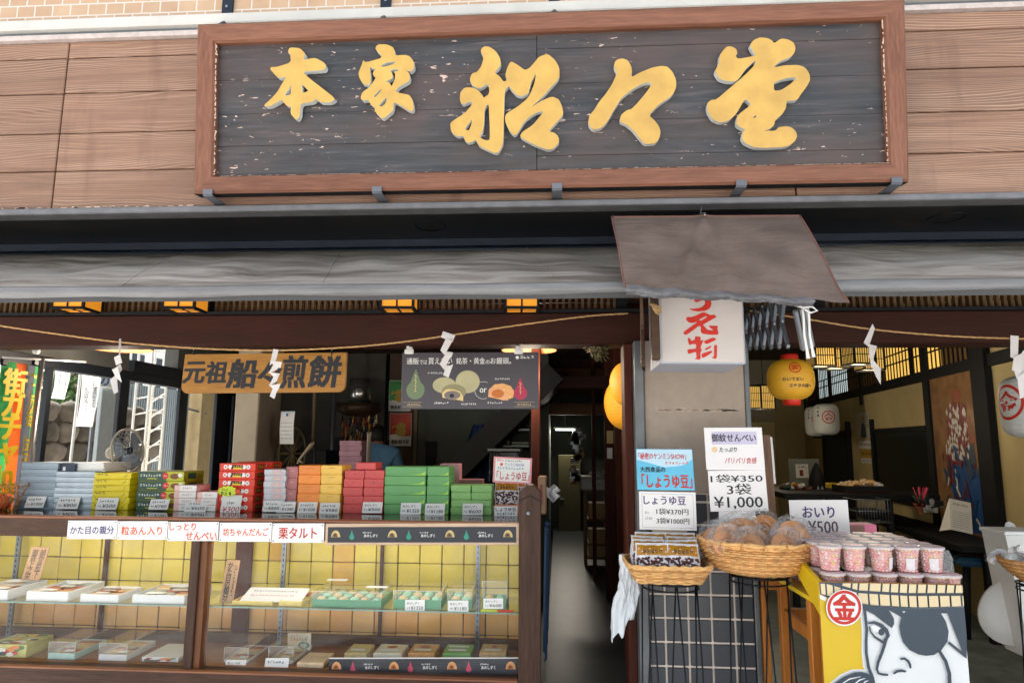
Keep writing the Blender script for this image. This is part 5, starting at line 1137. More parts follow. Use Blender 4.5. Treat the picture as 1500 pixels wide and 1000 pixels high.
def wire_stand(lab, cx, cy, zt, r, rot, nleg=7):
    t = thing('wire_stand', lab, 'stand', (cx, cy, 0))
    b = B(); ring = lambda rr, z, n=30: [(cx+rr*math.cos(2*math.pi*k/n), cy+rr*math.sin(2*math.pi*k/n), z) for k in range(n)]
    b.tube(ring(r, zt), .0042, m_blackm, 6, True); b.tube(ring(r*.5, zt), .003, m_blackm, 5, True); b.tube(ring(r*1.0, zt-.022), .0035, m_blackm, 5, True)
    for k in range(3): a = rot+math.pi*k/3; b.tube([(cx+r*math.cos(a), cy+r*math.sin(a), zt), (cx-r*math.cos(a), cy-r*math.sin(a), zt)], .003, m_blackm, 5)
    b.build('ring', t)
    for k in range(nleg):
        a = rot+2*math.pi*k/nleg; b = B(); b.tube([(cx+r*math.cos(a), cy+r*math.sin(a), zt), (cx+r*1.1*math.cos(a+.25), cy+r*1.1*math.sin(a+.25), zt*.6), (cx+r*1.5*math.cos(a+.35), cy+r*1.5*math.sin(a+.35), .002)], .0031, m_blackm, 6); b.build('leg', t)
q = P(982, 862, -.46); wire_stand('black wire stand under the rectangular wicker tray', q.x, -.46, zb-.009, .105, .3)
q = P(1113, 858, -.46); zb2 = P(1113, 841, -.53).z
wire_stand('black wire stand under the round bamboo basket', q.x, -.46, zb2-.012, .108, .1)
# round bamboo basket
bk = thing('bamboo_basket', 'large round bamboo basket of wrapped crackers on a wire stand', 'basket', (P(1111, 846, -.46).x, -.46, zb2))
cx, cy = P(1111, 846, -.46).x, -.46; Rr_ = (P(1194, 790, -.46).x-P(1028, 790, -.46).x)/2; Hh = P(1111, 803, -.46-Rr_).z-zb2
prof = lambda t: (Rr_*(.40+.60*math.sin(t*math.pi/2)**.8), Hh*(1-math.cos(t*math.pi/2))**1.0)
b = B(); NR = 22
for k in range(NR):
    r, z = prof(k/(NR-1)); pts = []
    for i in range(120):
        a = 2*math.pi*i/120; wv = .0026*(1 if ((i//2)+k) % 2 else -1); pts.append((cx+(r+wv)*math.cos(a), cy+(r+wv)*math.sin(a), zb2+z))
    b.tube(pts, .0042, (m_wick, m_wick2, m_wick)[k % 3], 4, True)
for i in range(60):
    a = 2*math.pi*i/60; b.tube([(cx+prof(t)[0]*math.cos(a), cy+prof(t)[0]*math.sin(a), zb2+prof(t)[1]) for t in [j/8 for j in range(9)]], .0028, m_wick2, 4)
b.lathe([(0, .002), (prof(0)[0], .002)], (cx, cy, zb2), m_wick2, 30); b.build('weave', bk)
b = B()
for s in range(3): b.tube([(cx+(Rr_+.004*s-.004)*math.cos(2*math.pi*i/90), cy+(Rr_+.004*s-.004)*math.sin(2*math.pi*i/90), zb2+Hh+.006-.01*(s == 0)+.003*math.sin(i*.8+s*2)) for i in range(90)], .0065, m_wick, 6, True)
for i in range(18): a = 2*math.pi*i/18; b.tube([(cx+(Rr_+.011)*math.cos(a), cy+(Rr_+.011)*math.sin(a), zb2+Hh-.008), (cx+(Rr_+.012)*math.cos(a+.03), cy+(Rr_+.012)*math.sin(a+.03), zb2+Hh+.013)], .003, m_wick2, 4)
b.build('rim', bk)
# wrapped crackers: crumpled clear film round an orange brown cracker with a stamped crest
m_wrap = film('cracker film', (240, 240, 242), .02, 1.1, .05); m_sen = M('orange brown cracker', (226, 152, 92), .5, var=.12, scale=25)
def packet():
    o = thing('cracker_packet', 'x', 'packet')
    b = B(); T = Matrix.Rotation(rad(58), 4, 'X')
    b.lathe([(0, -.004), (.046, -.004), (.050, 0), (.047, .004), (0, .0045)], (0, 0, .045), m_sen, 22, (0, -.85, .5)); 
    fc = Fr(Vector((0, 0, .045))+Vector((0, -.85, .5)).normalized()*.0052, (1, 0, 0), (0, .5, .85))
    b.sheet(fc, disc(0, 0, .021, n=20), 0, M('burnt stamp', (96, 50, 30), .6)); b.sheet(fc, disc(0, 0, .0188, n=20), .0003, m_sen)
    b.sheet(fc, [(-.013, -.004), (0, .012), (.013, -.004), (.008, -.003), (0, .005), (-.008, -.003)], .0006, MATS['burnt stamp']); b.sheet(fc, [(-.009, -.010), (.009, -.010), (.009, -.007), (-.009, -.007)], .0006, MATS['burnt stamp'])
    b.build('cracker', o, local=True)
    R = random.Random(9); b = B(); ph = [R.random()*6 for _ in range(8)]
    def film(u, v):
        a = 2*math.pi*u; th = math.pi*v
        rr = 1+.10*math.sin(5*a+ph[0]+3*th)+.10*math.sin(9*a-ph[1]+7*th)+.09*math.sin(15*a+11*th+ph[2])
        z = .056*(1-math.cos(th))/2*2-.004; flare = 1+.5*max(0, v-.72)/.28*(1 if v < .99 else 0)
        return Vector((.058*rr*math.sin(th)**.7*flare*math.cos(a), .040*rr*math.sin(th)**.7*flare*math.sin(a), z+.006*math.sin(7*a+5*th)))
    b.grid(film, 40, 14, m_wrap, False); b.build('film', o, local=True); return o
pk = packet(); R = random.Random(12)
spots = [(-.14, -.10, 0), (-.05, -.13, 0), (.06, -.13, 0), (.14, -.08, 0), (-.10, 0, .015), (0, -.03, .02), (.10, 0, .015), (-.15, .04, 0), (.16, .05, 0), (-.06, .09, .01), (.05, .09, .01), (-.07, -.045, .055), (.045, .02, .065), (.115, -.06, .04), (-.115, -.05, .03)]
nm = ['front left', 'front centre left', 'front centre right', 'front right', 'middle left', 'centre', 'middle right', 'far left', 'far right', 'rear left', 'rear right', 'upper left', 'topmost', 'upper right', 'inner left']
for k, (x, y, z) in enumerate(spots):
    rr = math.hypot(x, y)/Rr_; zz = zb2+Hh*(.30+.30*rr)+z*1.0
    o = pk if k == 0 else dup(pk)
    o.location = (cx+x, cy+y, zz); o.rotation_euler = (rad(R.uniform(-12, 22)), rad(R.uniform(-12, 12)), rad(R.uniform(-25, 25))); o.scale = (1.1, 1.1, 1.1)
    tag(o, f'{nm[k]} film wrapped cracker in the round bamboo basket', None, 'wrapped crackers in the bamboo basket')
# crumpled plastic bag hanging by the door post
b = B(); ph = [R.random()*6 for _ in range(8)]
def hang(u, v):
    a = 2*math.pi*u; c = P(914, 850, -.22); w_ = .035+.045*v-.03*max(0, v-.8)*3; z = P(914, 812, -.22).z-.27*v
    rr = 1+.22*math.sin(3*a+4*v+ph[0])+.12*math.sin(7*a-6*v)+.08*math.sin(13*a+9*v)
    return Vector((P(917-8*v+5*math.sin(3*v), 850, -.22).x+w_*rr*math.cos(a)*.62, -.22+.03*rr*math.sin(a), z+(.06*math.sin(a+1)+.02*math.sin(5*a))*(v > .95)))
b.grid(lambda u, v: hang(u, v)+Vector((.003*math.sin(61*u+23*v), .006*abs(math.sin(31*u*2-17*v))+.003*math.sin(71*u+9*v), .002*math.sin(27*v+31*u)))*math.sin(math.pi*v), 70, 50, M('white plastic bag', (214, 218, 222), .22, var=.06), True); b.build('plastic_bag', None, 'crumpled white plastic bag hanging by the door post left of the wicker tray', 'bag')

# ------------------------------------------------------------------ yellow display stand with the painted face
m_yellow = M('yellow stand paint', (222, 184, 20), .42, var=.04, scale=4); m_stwood = wood('orange stand wood', (150, 84, 22), (196, 122, 44), 'z', .5)
Yt0 = -.78
ftb = Fr(P(1204, 1000, Yt0), P(1416, 1000, Yt0)-P(1204, 1000, Yt0), P(1198, 852, Yt0)-P(1204, 1000, Yt0)); ftb.U = Vector((1, 0, 0)); ftb.V = Vector((0, 0, 1)); ftb.N = Vector((0, -1, 0))
xL = P(1198.5, 852, Yt0).x; xR = P(1408, 855, Yt0).x; zT = (P(1198, 852, Yt0).z+P(1408, 855, Yt0).z)/2; zB = .42
stand = thing('display_stand', 'yellow display stand with a painted kabuki face on its front panel', 'stand', ((xL+xR)/2, -.5, 0))
fp = Fr((xL, Yt0, zB), (1, 0, 0), (0, 0, 1), xR-xL, zT-zB)
b = B(); b.fbox(fp, 0, 0, fp.w, fp.h, -.012, 0, m_stwood, .001); b.sheet(fp, [(.001, .001), (fp.w-.001, .001), (fp.w-.001, fp.h-.001), (.001, fp.h-.001)], .0008, m_yellow)
pf = b.build('front_panel', stand)
m_pw = M('printed white', (226, 226, 226), .4, var=.02); m_pd = M('printed slate', (46, 60, 74), .4, var=.04); m_pb = M('printed beige', (222, 200, 158), .4, var=.03)
def q_(pts): return [fp.px(1190+.16*x, 840+.16*y) for x, y in pts]
def clipx(pts): return [(min(max(x, .0012), fp.w-.0012), min(max(y, .0012), fp.h-.0012)) for x, y in pts]
b = B(); d = [.0012]
def sh(pts, mat): d[0] += .0002; b.sheet(fp, clipx(q_(pts)), d[0], mat)
def rb(pts, wd, mat):
    d[0] += .0002; g = fp.w/1335.
    b.ribbon(fp, clipx(q_(pts)), [x*g for x in wd] if hasattr(wd, '__len__') else wd*g, d[0], mat)
sh([(140,1010),(260,915),(360,872),(470,872),(520,880),(600,1100),(100,1100)], m_pw)
sh([(430,285),(450,520),(448,700),(462,850),(490,890),(560,960),(570,1500),(1500,1500),(1500,290)], m_pw)
sh([(70,185),(130,213),(240,240),(420,262),(540,282),(700,298),(960,312),(1400,298),(1400,80),(60,75)], m_pd)
sh([(60,188),(130,216),(120,250),(66,222)], m_pw)
TL_ = [72, 130, 200, 268, 358, 420, 515, 630, 708, 790, 870, 952, 1040, 1128, 1215, 1295, 1400]; BLn = [64, 120, 190, 262, 345, 408, 508, 602, 706, 788, 868, 950, 1048, 1148, 1250, 1350, 1420]
bandy = lambda x: 82+ (x-150)*.29 if x < 420 else (160+(x-420)*.055 if x < 860 else 184-(x-860)*.004)
topy = lambda x: 80; boty = lambda x: 190+(x-70)*.28 if x < 430 else (288+(x-430)*.045 if x < 960 else 312-(x-960)*.03)
for i in range(len(TL_)-1):
    x0, x1 = TL_[i]+8, TL_[i+1]-8; g = 5
    if bandy(x0)-14 > topy(x0)+6: sh([(x0, topy(x0)+4), (x1, topy(x1)+4), (x1-g, bandy(x1)-13), (x0-g, bandy(x0)-13)], m_pb)
    x0, x1 = BLn[i]+8, BLn[i+1]-8; ya_ = max(bandy(x0)+14, topy(x0)+8); yb_2 = max(bandy(x1)+14, topy(x1)+8)
    if not 110 < (x0+x1)/2 < 130: sh([(x0, ya_), (x1, yb_2), (x1+8, boty(x1)-10), (x0+8, boty(x0)-10)], m_pb)
sh([(435,265),(540,282),(700,296),(960,312),(1400,298),(1400,560),(1400,770),(1225,628),(1240,610),(1360,705),(1225,355),(1165,355),(1210,430),(1235,520),(1225,610),(1170,690),(1100,735),(1030,742),(960,730),(880,690),(820,620),(795,540),(785,470),(805,390),(690,325),(735,400),(738,450),(718,490),(650,440),(560,370),(480,325),(450,320)], m_pd)
sh([(812,338),(838,336),(828,352)], m_pw)
rb([(470,330),(488,500),(482,620),(484,720),(505,850),(540,940),(562,1060)], [26,26,26,26,28,30,30], m_pd)
rb([(500,445),(560,438),(620,465),(665,510),(682,555),(660,600)], [14,26,34,40,36,24], m_pd)
sh([(522,470),(550,458),(600,478),(622,500),(600,530),(545,520)], m_pw); sh([(620+28*math.cos(2*math.pi*k/16), 525+32*math.sin(2*math.pi*k/16)) for k in range(16)], m_pd)
rb([(512,480),(520,520),(560,570),(615,605),(650,630)], [14,14,20,24,24], m_pd)
rb([(660,590),(645,650),(622,720),(590,800),(578,860),(592,900),(630,912),(676,914)], [34,30,28,26,24,22,20,20], m_pd)
rb([(795,770),(830,764),(864,790),(880,820),(884,850)], [18,22,24,24,20], m_pd); rb([(732,902),(762,882),(800,876),(838,882)], [18,22,24,20], m_pd)
rb([(1150,700),(1205,790),(1238,900),(1244,1120)], [30,32,34,36], m_pd)
sh([(165,1010),(270,935),(370,892),(440,888),(490,900),(530,930),(560,1000),(575,1200),(120,1200)], m_pd)
for p in ([(250,1000),(330,950),(430,930)], [(360,1005),(420,960),(470,945)], [(440,1010),(470,975),(500,965)]): rb(p, [6,12,4], m_pw)
def ci(cx, cy, r): return [(cx+r*math.cos(2*math.pi*k/40), cy+r*math.sin(2*math.pi*k/40)) for k in range(40)]
sh(ci(280, 303, 166), m_pw); sh(ci(280, 300, 155), m_redd); sh(ci(280, 300, 128), m_pw)
c0, c1 = fp.px(1190+.16*190, 840+.16*408), fp.px(1190+.16*370, 840+.16*185); d[0] += .0002
b.text(fp, '金', c0[0], c0[1], c1[0]-c0[0], c1[1]-c0[1], d[0], m_redd, .045)
b.build('painted_face', pf)
DY = .56
zc0 = P(1287, 800, Yt0+.041).z-.176
b = B(); b.box((xL, Yt0+.013, zc0-.016), (xR, Yt0+DY, zc0-.001), m_yellow); b.build('tabletop', stand)
b = B(); fs2 = Fr((xL, Yt0, zT), (0, 1, 0), (0, 0, 1)); b.prism(fs2, [(0.001, 0), (0.001, -.105), (.30, .035), (.30, .07)], -.001, .014, m_yellow); b.build('side_panel', stand)
for xx in (xL+.002, xR-.04):
    for yy in (Yt0+.1, Yt0+.42):
        b = B(); b.box((xx, yy, 0), (xx+.038, yy+.038, zc0-.017), m_stwood, .003); b.build('leg', stand)
b = B()
for zz in (.93, .30):
    for xq in (xL+.012, xR-.03): b = B(); b.box((xq, Yt0+.138, zz), (xq+.018, Yt0+.42, zz+.045), m_stwood); b.build('rail', stand)
b = B(); b.box((xL+.04, Yt0+.43, .93), (xR-.04, Yt0+.45, .975), m_stwood); b.build('rail', stand)
b = B(); b.box((P(1117, 900, -.12).x, -.12, 0), (P(1127, 900, -.12).x, -.085, 1.06), m_stwood, .003); b.box((P(1117, 900, -.12).x, -.12, 1.0), (P(1200, 900, -.12).x, -.09, 1.04), m_stwood)
b.box((P(1190, 900, -.12).x, -.12, 0), (P(1199, 900, -.12).x, -.085, 1.0), m_stwood, .003); b.build('wooden_trestle', None, 'orange wooden trestle frame standing behind the round basket beside the pillar', 'trestle')
# cups of coloured puffed rice balls
m_cup = film('clear cup', (255, 232, 230), .07, .7, .1); m_cuplid = M('printed cup lid', (246, 208, 204), .35, var=.16, scale=40)
def ball_mat():
    m, nt, bb = newmat('pastel rice balls'); 
    g = N(nt, 'ShaderNodeNewGeometry'); r = N(nt, 'ShaderNodeValToRGB'); r.color_ramp.interpolation = 'CONSTANT'; e = r.color_ramp.elements
    cs = [(0, (255, 196, 194)), (.45, (255, 214, 210)), (.62, (255, 238, 232)), (.78, (250, 218, 150)), (.86, (246, 166, 176)), (.94, (214, 228, 198))]
    while len(e) < len(cs): e.new(.5)
    for k, (p, c) in enumerate(cs): e[k].position = p; e[k].color = rgba(lin(c))
    nt.links.new(g.outputs['Random Per Island'], r.inputs[0]); nt.links.new(r.outputs[0], bb.inputs['Base Color']); bb.inputs['Roughness'].default_value = .6
    return m
m_ball = ball_mat()
CH, CR0, CR1 = .083, .031, .040
def cup():
    o = thing('sweet_cup', 'x', 'cup')
    b = B(); b.lathe([(0, .001), (CR0, .001), (CR1, CH), (CR1+.002, CH)], (0, 0, 0), m_cup, 24); b.build('cup', o, local=True)
    b = B(); R = random.Random(6); z = .008
    while z < CH-.004:
        r = CR0+(CR1-CR0)*z/CH-.0065
        for ring, n in ((r, int(2*math.pi*r/.0112)), (r-.0105, int(2*math.pi*max(r-.0105, .001)/.0115))) if z > CH-.02 else ((r, int(2*math.pi*r/.0112)),):
            a0 = R.random()*6
            for k in range(n): a = a0+2*math.pi*k/n; b.ico((ring*math.cos(a), ring*math.sin(a), z+R.uniform(-.0012, .0012)), .0058, m_ball, 1)
        z += .0096
    b.lathe([(.0, .004), (CR0-.0066, .004), (CR1-.0066, CH-.008), (0, CH-.008)], (0, 0, 0), M('pink rice balls', (255, 206, 202), .6), 12); b.build('rice_balls', o, local=True)
    b = B(); b.lathe([(CR1+.003, CH-.005), (CR1+.003, CH+.002), (CR1-.002, CH+.004), (0, CH+.004)], (0, 0, 0), film('clear lid', (255, 240, 240), .55, 1.0, .12), 24)
    f = Fr((0, 0, CH+.0048), (1, 0, 0), (0, 1, 0)); b.sheet(f, disc(0, 0, CR1-.006), 0, m_cuplid); scribble(b, f, -.024, -.008, .048, .016, 4, .0004, m_redd, 5); b.build('lid', o, local=True)
    return o
def cup_label(o):
    b = B()
    def lf(u, v): a = rad(-90+8)+rad(46)*(u-.5); z = .012+.038*v; r = CR0+(CR1-CR0)*z/CH+.0008; return Vector((r*math.cos(a), r*math.sin(a), z))
    b.grid(lf, 8, 2, M('cup label', (226, 218, 220), .5, var=.08, scale=60)); b.build('label', o, local=True)
cu = cup(); c2 = dup(cu); cup_label(c2); R = random.Random(3)
rowsn = ['front', 'second', 'third', 'fourth', 'fifth']; xs_ = [1211, 1247.5, 1287, 1323, 1359]
first = {0: cu, 1: c2}; used = set()
for tier in (0, 1):
    for r_ in range(5):
        for k in range(6 if tier == 0 else 5):
            if tier == 0 and r_ > 0 and 0 < k < 5: continue                          # wholly hidden under the upper cups
            Y = Yt0+.075+.084*r_+(.006 if tier else 0); x = P(xs_[k] if k < 5 else 1378, 820, Yt0+.105).x+(0 if tier else .004)
            lb_ = 1 if R.random() < .62 else 0; z = zc0+tier*(CH+.005)
            src = first[lb_]
            o = src if lb_ not in used else dup(src)
            used.add(lb_); o.location = (x+R.uniform(-.002, .002), Y+R.uniform(-.003, .003), z); o.rotation_euler.z = rad(R.uniform(-25, 35))
            tag(o, f'cup of pink rice balls, {"upper" if tier else "lower"} tier, {(rowsn+["last"])[r_]} row, {ORD[k]} from left', None, 'cups of pastel rice balls')
b = B(); q0, q1 = P(1374, 850, Yt0+.22), P(1395, 806, Yt0+.22); fa = Fr((q0.x, Yt0+.22, zc0), (1, 0, 0), (0, 0, 1)); w_ = q1.x-q0.x; h_ = q1.z-zc0
b.prism(fa, [(-.1, 0), (w_, 0), (w_, h_*.8), (w_-.012, h_), (-.1, h_)], -.002, 0, glass('smoky acrylic', (.72, .78, .82), 1.6, .02)); b.build('acrylic_guard', None, 'clear acrylic guard standing at the right end of the cups', 'guard')
b = B(); q0, q1 = P(1269, 792, -.2), P(1284, 768, -.2); b.box((q0.x-.07, -.2, q0.z-.08), (q1.x, -.11, q1.z), M('hot pink card', (226, 116, 146), .5), .002); b.box((q0.x-.07, -.203, q0.z-.07), (q0.x-.005, -.2005, q1.z-.004), M('brown side card', (140, 96, 80), .5)); b.box((q0.x-.07, -.2, zc0), (q1.x, -.11, q0.z-.081), m_film)
b.build('pink_box', None, 'pink and brown box behind the cups beside the ¥500 sign', 'box')
# ------------------------------------------------------------------ hanging signs, rope and paper streamers
m_signwood = wood('amber sign board', (144, 94, 32), (184, 130, 54), 'x', .4, .8)
f = fr_q((265, 576), (505, 574), (270, 519), .10); b = B(); R_ = .035
pts = [(R_, 0)]+[(f.w-R_+R_*math.sin(a), R_-R_*math.cos(a)) for a in [math.pi/2*k/6 for k in range(7)]]+[(f.w+.002, f.h), (.008, f.h)]+[(R_-R_*math.cos(a), R_-R_*math.sin(a)) for a in [math.pi/2*k/6 for k in range(7)]]
b.prism(f, pts, -.02, 0, m_signwood); o = b.build('wooden_sign', None, 'amber wooden board with black brush writing 元祖船々煎餅 hanging under the beam', 'sign')
b = B()
for ch, (xa, xb, ya, yb) in zip('元祖船々煎餅', ((268, 301, 530, 561), (301, 332, 529, 561), (332, 378, 526, 568), (378, 412, 531, 563), (411, 451, 521, 568), (452, 500, 521, 567))):
    a, c = f.px(xa, yb), f.px(xb, ya); b.text(f, ch, a[0], a[1], c[0]-a[0], c[1]-a[1], .0012, m_ink, .042, .12)
b.build('lettering', o)
b = B()
for px in (285, 487): q = P(px, 517, .10); b.tube([(q.x, .09, q.z+.01), (q.x, .09, 2.068)], .0018, m_alu, 4); b.tube([(q.x-.004, .097, q.z-.01), (q.x, .09, q.z+.012)], .003, m_blackm, 5)
b.build('hanging_wire', o)
f = fr_px(587, 516, 788, 599, .06); b = B(); b.fbox(f, 0, 0, f.w, f.h, -.005, 0, M('dark poster', (66, 60, 66), .35, var=.03), .001); o = b.build('hanging_poster', None, 'dark poster of three pale buns and an orange bun clipped under the beam', 'poster')
b = B(); y1 = f.h*.79
b.text(f, '通販', f.w*.035, y1, f.w*.09, f.h*.115, .0008, m_white, .012); b.text(f, 'では', f.w*.13, y1, f.w*.055, f.h*.08, .0008, m_white, .008); b.text(f, '買えない', f.w*.195, y1, f.w*.175, f.h*.115, .0008, m_white, .012)
b.text(f, '銘茶・黄金', f.w*.40, y1, f.w*.21, f.h*.115, .0008, m_white, .012); b.text(f, 'の', f.w*.615, y1, f.w*.03, f.h*.07, .0008, m_white, .008); b.text(f, 'お饅頭。', f.w*.65, y1, f.w*.15, f.h*.115, .0008, m_white, .012)
scribble(b, f, f.w*.86, f.h*.88, f.w*.11, f.h*.055, 4, .0008, m_white, 5); b.sheet(f, disc(f.w*.845, f.h*.905, f.h*.03), .0008, m_white)
m_leaf = M('grey green leaf print', (104, 120, 88), .5, var=.05); m_pleaf = M('crimson leaf print', (170, 40, 74), .5, var=.05)
b.sheet(f, drop(f.w*.105, f.h*.44, f.w*.135, f.h*.54), .0008, m_leaf); b.sheet(f, drop(f.w*.868, f.h*.36, f.w*.098, f.h*.4), .0008, m_pleaf)
for k in range(7): b.ribbon(f, [(f.w*(.098+.008*(k % 2)), f.h*(.6-.045*k)), (f.w*(.11-.006*(k % 2)), f.h*(.575-.045*k))], .0035, .0014+.00005*k, m_mskin)
for k in range(6): b.ribbon(f, [(f.w*(.862+.006*(k % 2)), f.h*(.46-.035*k)), (f.w*(.874-.005*(k % 2)), f.h*(.44-.035*k))], .003, .0014+.00005*k, m_mskin)
m_mgr = M('pale green bun', (176, 168, 128), .5, var=.12, scale=14); m_mgr2 = M('shaded bun side', (140, 132, 96), .5, var=.1, scale=10)
for cx, cy, rx, ry, mt, dd in ((.315, .42, .085, .14, m_mgr, .0008), (.485, .48, .088, .2, m_mgr, .0010), (.385, .30, .09, .14, m_mgr2, .0013)): b.sheet(f, disc(f.w*cx, f.h*cy, f.w*rx, f.h*ry, 26), dd, mt)
b.sheet(f, [(f.w*.305, f.h*.2), (f.w*.30, f.h*.28), (f.w*.33, f.h*.35), (f.w*.38, f.h*.35), (f.w*.43, f.h*.31), (f.w*.455, f.h*.22), (f.w*.455, f.h*.14), (f.w*.4, f.h*.17)], .0017, m_mskin); b.sheet(f, disc(f.w*.375, f.h*.245, f.w*.06, f.h*.075), .002, M('grey violet filling', (120, 108, 104), .5)); b.sheet(f, disc(f.w*.372, f.h*.235, f.w*.017, f.h*.035), .0024, m_ink)
for k, (x, y) in enumerate([(math.cos(t), math.sin(t)) for t in [rad(60)+rad(235)*i/24 for i in range(24)]]):
    x2, y2 = math.cos(rad(60)+rad(235)*(k+1)/24), math.sin(rad(60)+rad(235)*(k+1)/24); b.ribbon(f, [(f.w*(.6+.062*x), f.h*.33+f.w*.062*y), (f.w*(.6+.062*x2), f.h*.33+f.w*.062*y2)], .0016, .0008, m_white, cap=False)
b.text(f, 'or', f.w*.574, f.h*.29, f.w*.05, f.h*.075, .0008, m_white, .015)
b.sheet(f, [(f.w*.635, f.h*.22), (f.w*.64, f.h*.34), (f.w*.68, f.h*.43), (f.w*.74, f.h*.45), (f.w*.8, f.h*.40), (f.w*.825, f.h*.30), (f.w*.815, f.h*.2), (f.w*.75, f.h*.15)], .0008, m_mskin2); b.sheet(f, [(f.w*.638, f.h*.21), (f.w*.645, f.h*.32), (f.w*.68, f.h*.38), (f.w*.73, f.h*.36), (f.w*.775, f.h*.25), (f.w*.78, f.h*.15), (f.w*.72, f.h*.18)], .0012, M('light orange cut', (222, 160, 112), .5)); b.sheet(f, disc(f.w*.705, f.h*.27, f.w*.045, f.h*.075), .0016, m_mfill2)
for x, y, n, sd_ in ((.19, .62, 9, 1), (.24, .09, 7, 2), (.44, .07, 8, 3), (.63, .09, 7, 4), (.68, .51, 9, 5)): scribble(b, f, f.w*x, f.h*y, f.w*.11, f.h*.035, n, .0008, m_white, sd_)
for x in (.03, .83): scribble(b, f, f.w*(x+.015), f.h*.065, f.w*.1, f.h*.03, 8, .0008, m_mskin, int(x*10))
for x0, x1 in ((.015, .155), (.825, .97)):
    for a, c in (((x0, .045), (x1, .045)), ((x0, .12), (x1, .12))): b.ribbon(f, [(f.w*a[0], f.h*a[1]), (f.w*c[0], f.h*c[1])], .001, .0008, m_mskin, cap=False)
b.build('print', o)
for px in (600, 760):
    q = P(px, 514, .06); b = B(); b.box((q.x-.022, .045, q.z-.016), (q.x+.022, .056, q.z+.008), m_white, .003); b.box((q.x-.014, .05, q.z-.01), (q.x+.014, .066, q.z+.02), m_white, .003); b.tube([(q.x-.014, .05, q.z+.02), (q.x, .05, 2.068)], .003, m_white, 5); b.build('clip', o)
m_rope = M('hemp rope', (196, 154, 100), .8, var=.25, scale=60)
def rope(name, pts, lab, Y):
    pp = [P(x, y, Y) for x, y in pts]; path = []
    for i in range(len(pp)-1):
        p0, p1, p2, p3 = pp[max(i-1, 0)], pp[i], pp[i+1], pp[min(i+2, len(pp)-1)]
        for k in range(10):
            t = k/10; path.append(.5*((2*p1)+(p2-p0)*t+(2*p0-5*p1+4*p2-p3)*t*t+(3*p1-p0-3*p2+p3)*t**3))
    path.append(pp[-1]); b = B()
    for s in (0, 2.1, 4.2): b.tube([p+Vector((0, .0022*math.cos(i*1.4+s), .0022*math.sin(i*1.4+s))) for i, p in enumerate(path)], .0022, m_rope, 5)
    b.build(name, None, lab, 'rope')
rope('straw_rope', [(-60, 467), (0, 477), (90, 490), (176, 501), (290, 510), (403, 513), (500, 509), (570, 503), (652, 492), (760, 476), (860, 463), (920, 459)], 'thin straw rope strung along the beam above the counter', -.25)
rope('straw_rope', [(1098, 455), (1180, 467), (1276, 482), (1390, 492), (1500, 496), (1580, 497)], 'thin straw rope strung along the beam above the right opening', -.25)
m_shide = M('white folded paper', (212, 206, 204), .6, var=.03)
def shide(quads, lab, Y=-.265):
    b = B()
    for k, q in enumerate(quads):
        pts = [P(x, y, Y-.006*(i in (1, 2))*(1 if k % 2 else -1)-.002*k) for i, (x, y) in enumerate(q)]
        n = Vector((0, -.0006, 0)); b.add(pts+[p+n for p in pts], [(0, 1, 2, 3), (7, 6, 5, 4), (0, 1, 5, 4), (1, 2, 6, 5), (2, 3, 7, 6), (3, 0, 4, 7)], m_shide)
    b.build('paper_streamer', None, lab, 'paper streamer', 'white zigzag paper streamers on the straw rope')
shide([((174.5, 496), (177.5, 496), (177, 519), (174, 519)), ((167, 523), (176, 519), (179, 531), (170, 535)), ((165, 541), (176.5, 533), (179, 541), (172, 551)), ((164, 541), (173, 538), (178.5, 560), (170, 553)), ((161, 556), (171, 548), (173, 574), (167, 577))], 'narrow white zigzag paper streamer in front of the left window')
shide([((400.5, 511), (408.5, 512), (404, 529), (395, 535)), ((396, 528), (413, 530), (411, 539), (402, 537)), ((402, 532), (413, 530), (406, 541), (393, 547)), ((394, 545), (410, 547), (404, 559), (400, 551)), ((403, 547), (410, 547), (405, 559), (394, 565)), ((394, 564), (411, 562), (407, 572), (401, 570)), ((401, 565), (409, 563), (402, 584), (395, 580))], 'white zigzag paper streamer in front of the amber wooden sign')
shide([((649, 485), (667, 491), (663, 501), (646, 494)), ((653, 496), (663, 499), (653, 517), (645, 513)), ((645, 513), (664, 516), (661, 524), (654, 523)), ((652, 519), (663, 517), (653, 536), (644, 533)), ((644, 533), (663, 536), (659, 543), (651, 542)), ((653, 539), (664, 533), (657, 553), (649, 549))], 'white zigzag paper streamer in front of the dark bun poster')
shide([((1278, 474), (1281.5, 481), (1273, 507), (1265, 502)), ((1265, 502), (1285, 507), (1281, 513), (1276, 511)), ((1273, 508), (1284, 509), (1278, 529), (1273, 524)), ((1274, 524), (1280, 528), (1291, 541), (1276, 537)), ((1277, 536), (1290, 540), (1290, 563), (1283, 551))], 'white zigzag paper streamer in front of the ceiling lamps')
shide([((1480, 491), (1492, 492), (1491, 527), (1480, 523)), ((1485, 523), (1497, 517), (1496, 545), (1482, 542)), ((1483, 535), (1500, 512), (1504, 548), (1489, 555)), ((1490, 552), (1508, 540), (1504, 580), (1494, 584))], 'white zigzag paper streamer at the right edge of the picture')
b = B(); R = random.Random(3)
for k in range(150):
    t = R.random(); q = P(866+18*t+R.uniform(-6, 6), 505+R.random()*20*(1-abs(t-.6)), .10+R.uniform(-.03, .03)); e = q+Vector((R.uniform(-.03, .03), R.uniform(-.02, .02), R.uniform(-.035, .01)))
    b.tube([q, e], .0025, M('dried flower cream', (168, 146, 112), .8) if t < .4 else M('dried leaf olive', (92, 88, 50), .8), 3)
b.build('dried_bouquet', None, 'bunch of dried flowers hung from the beam above the entrance', 'bouquet')

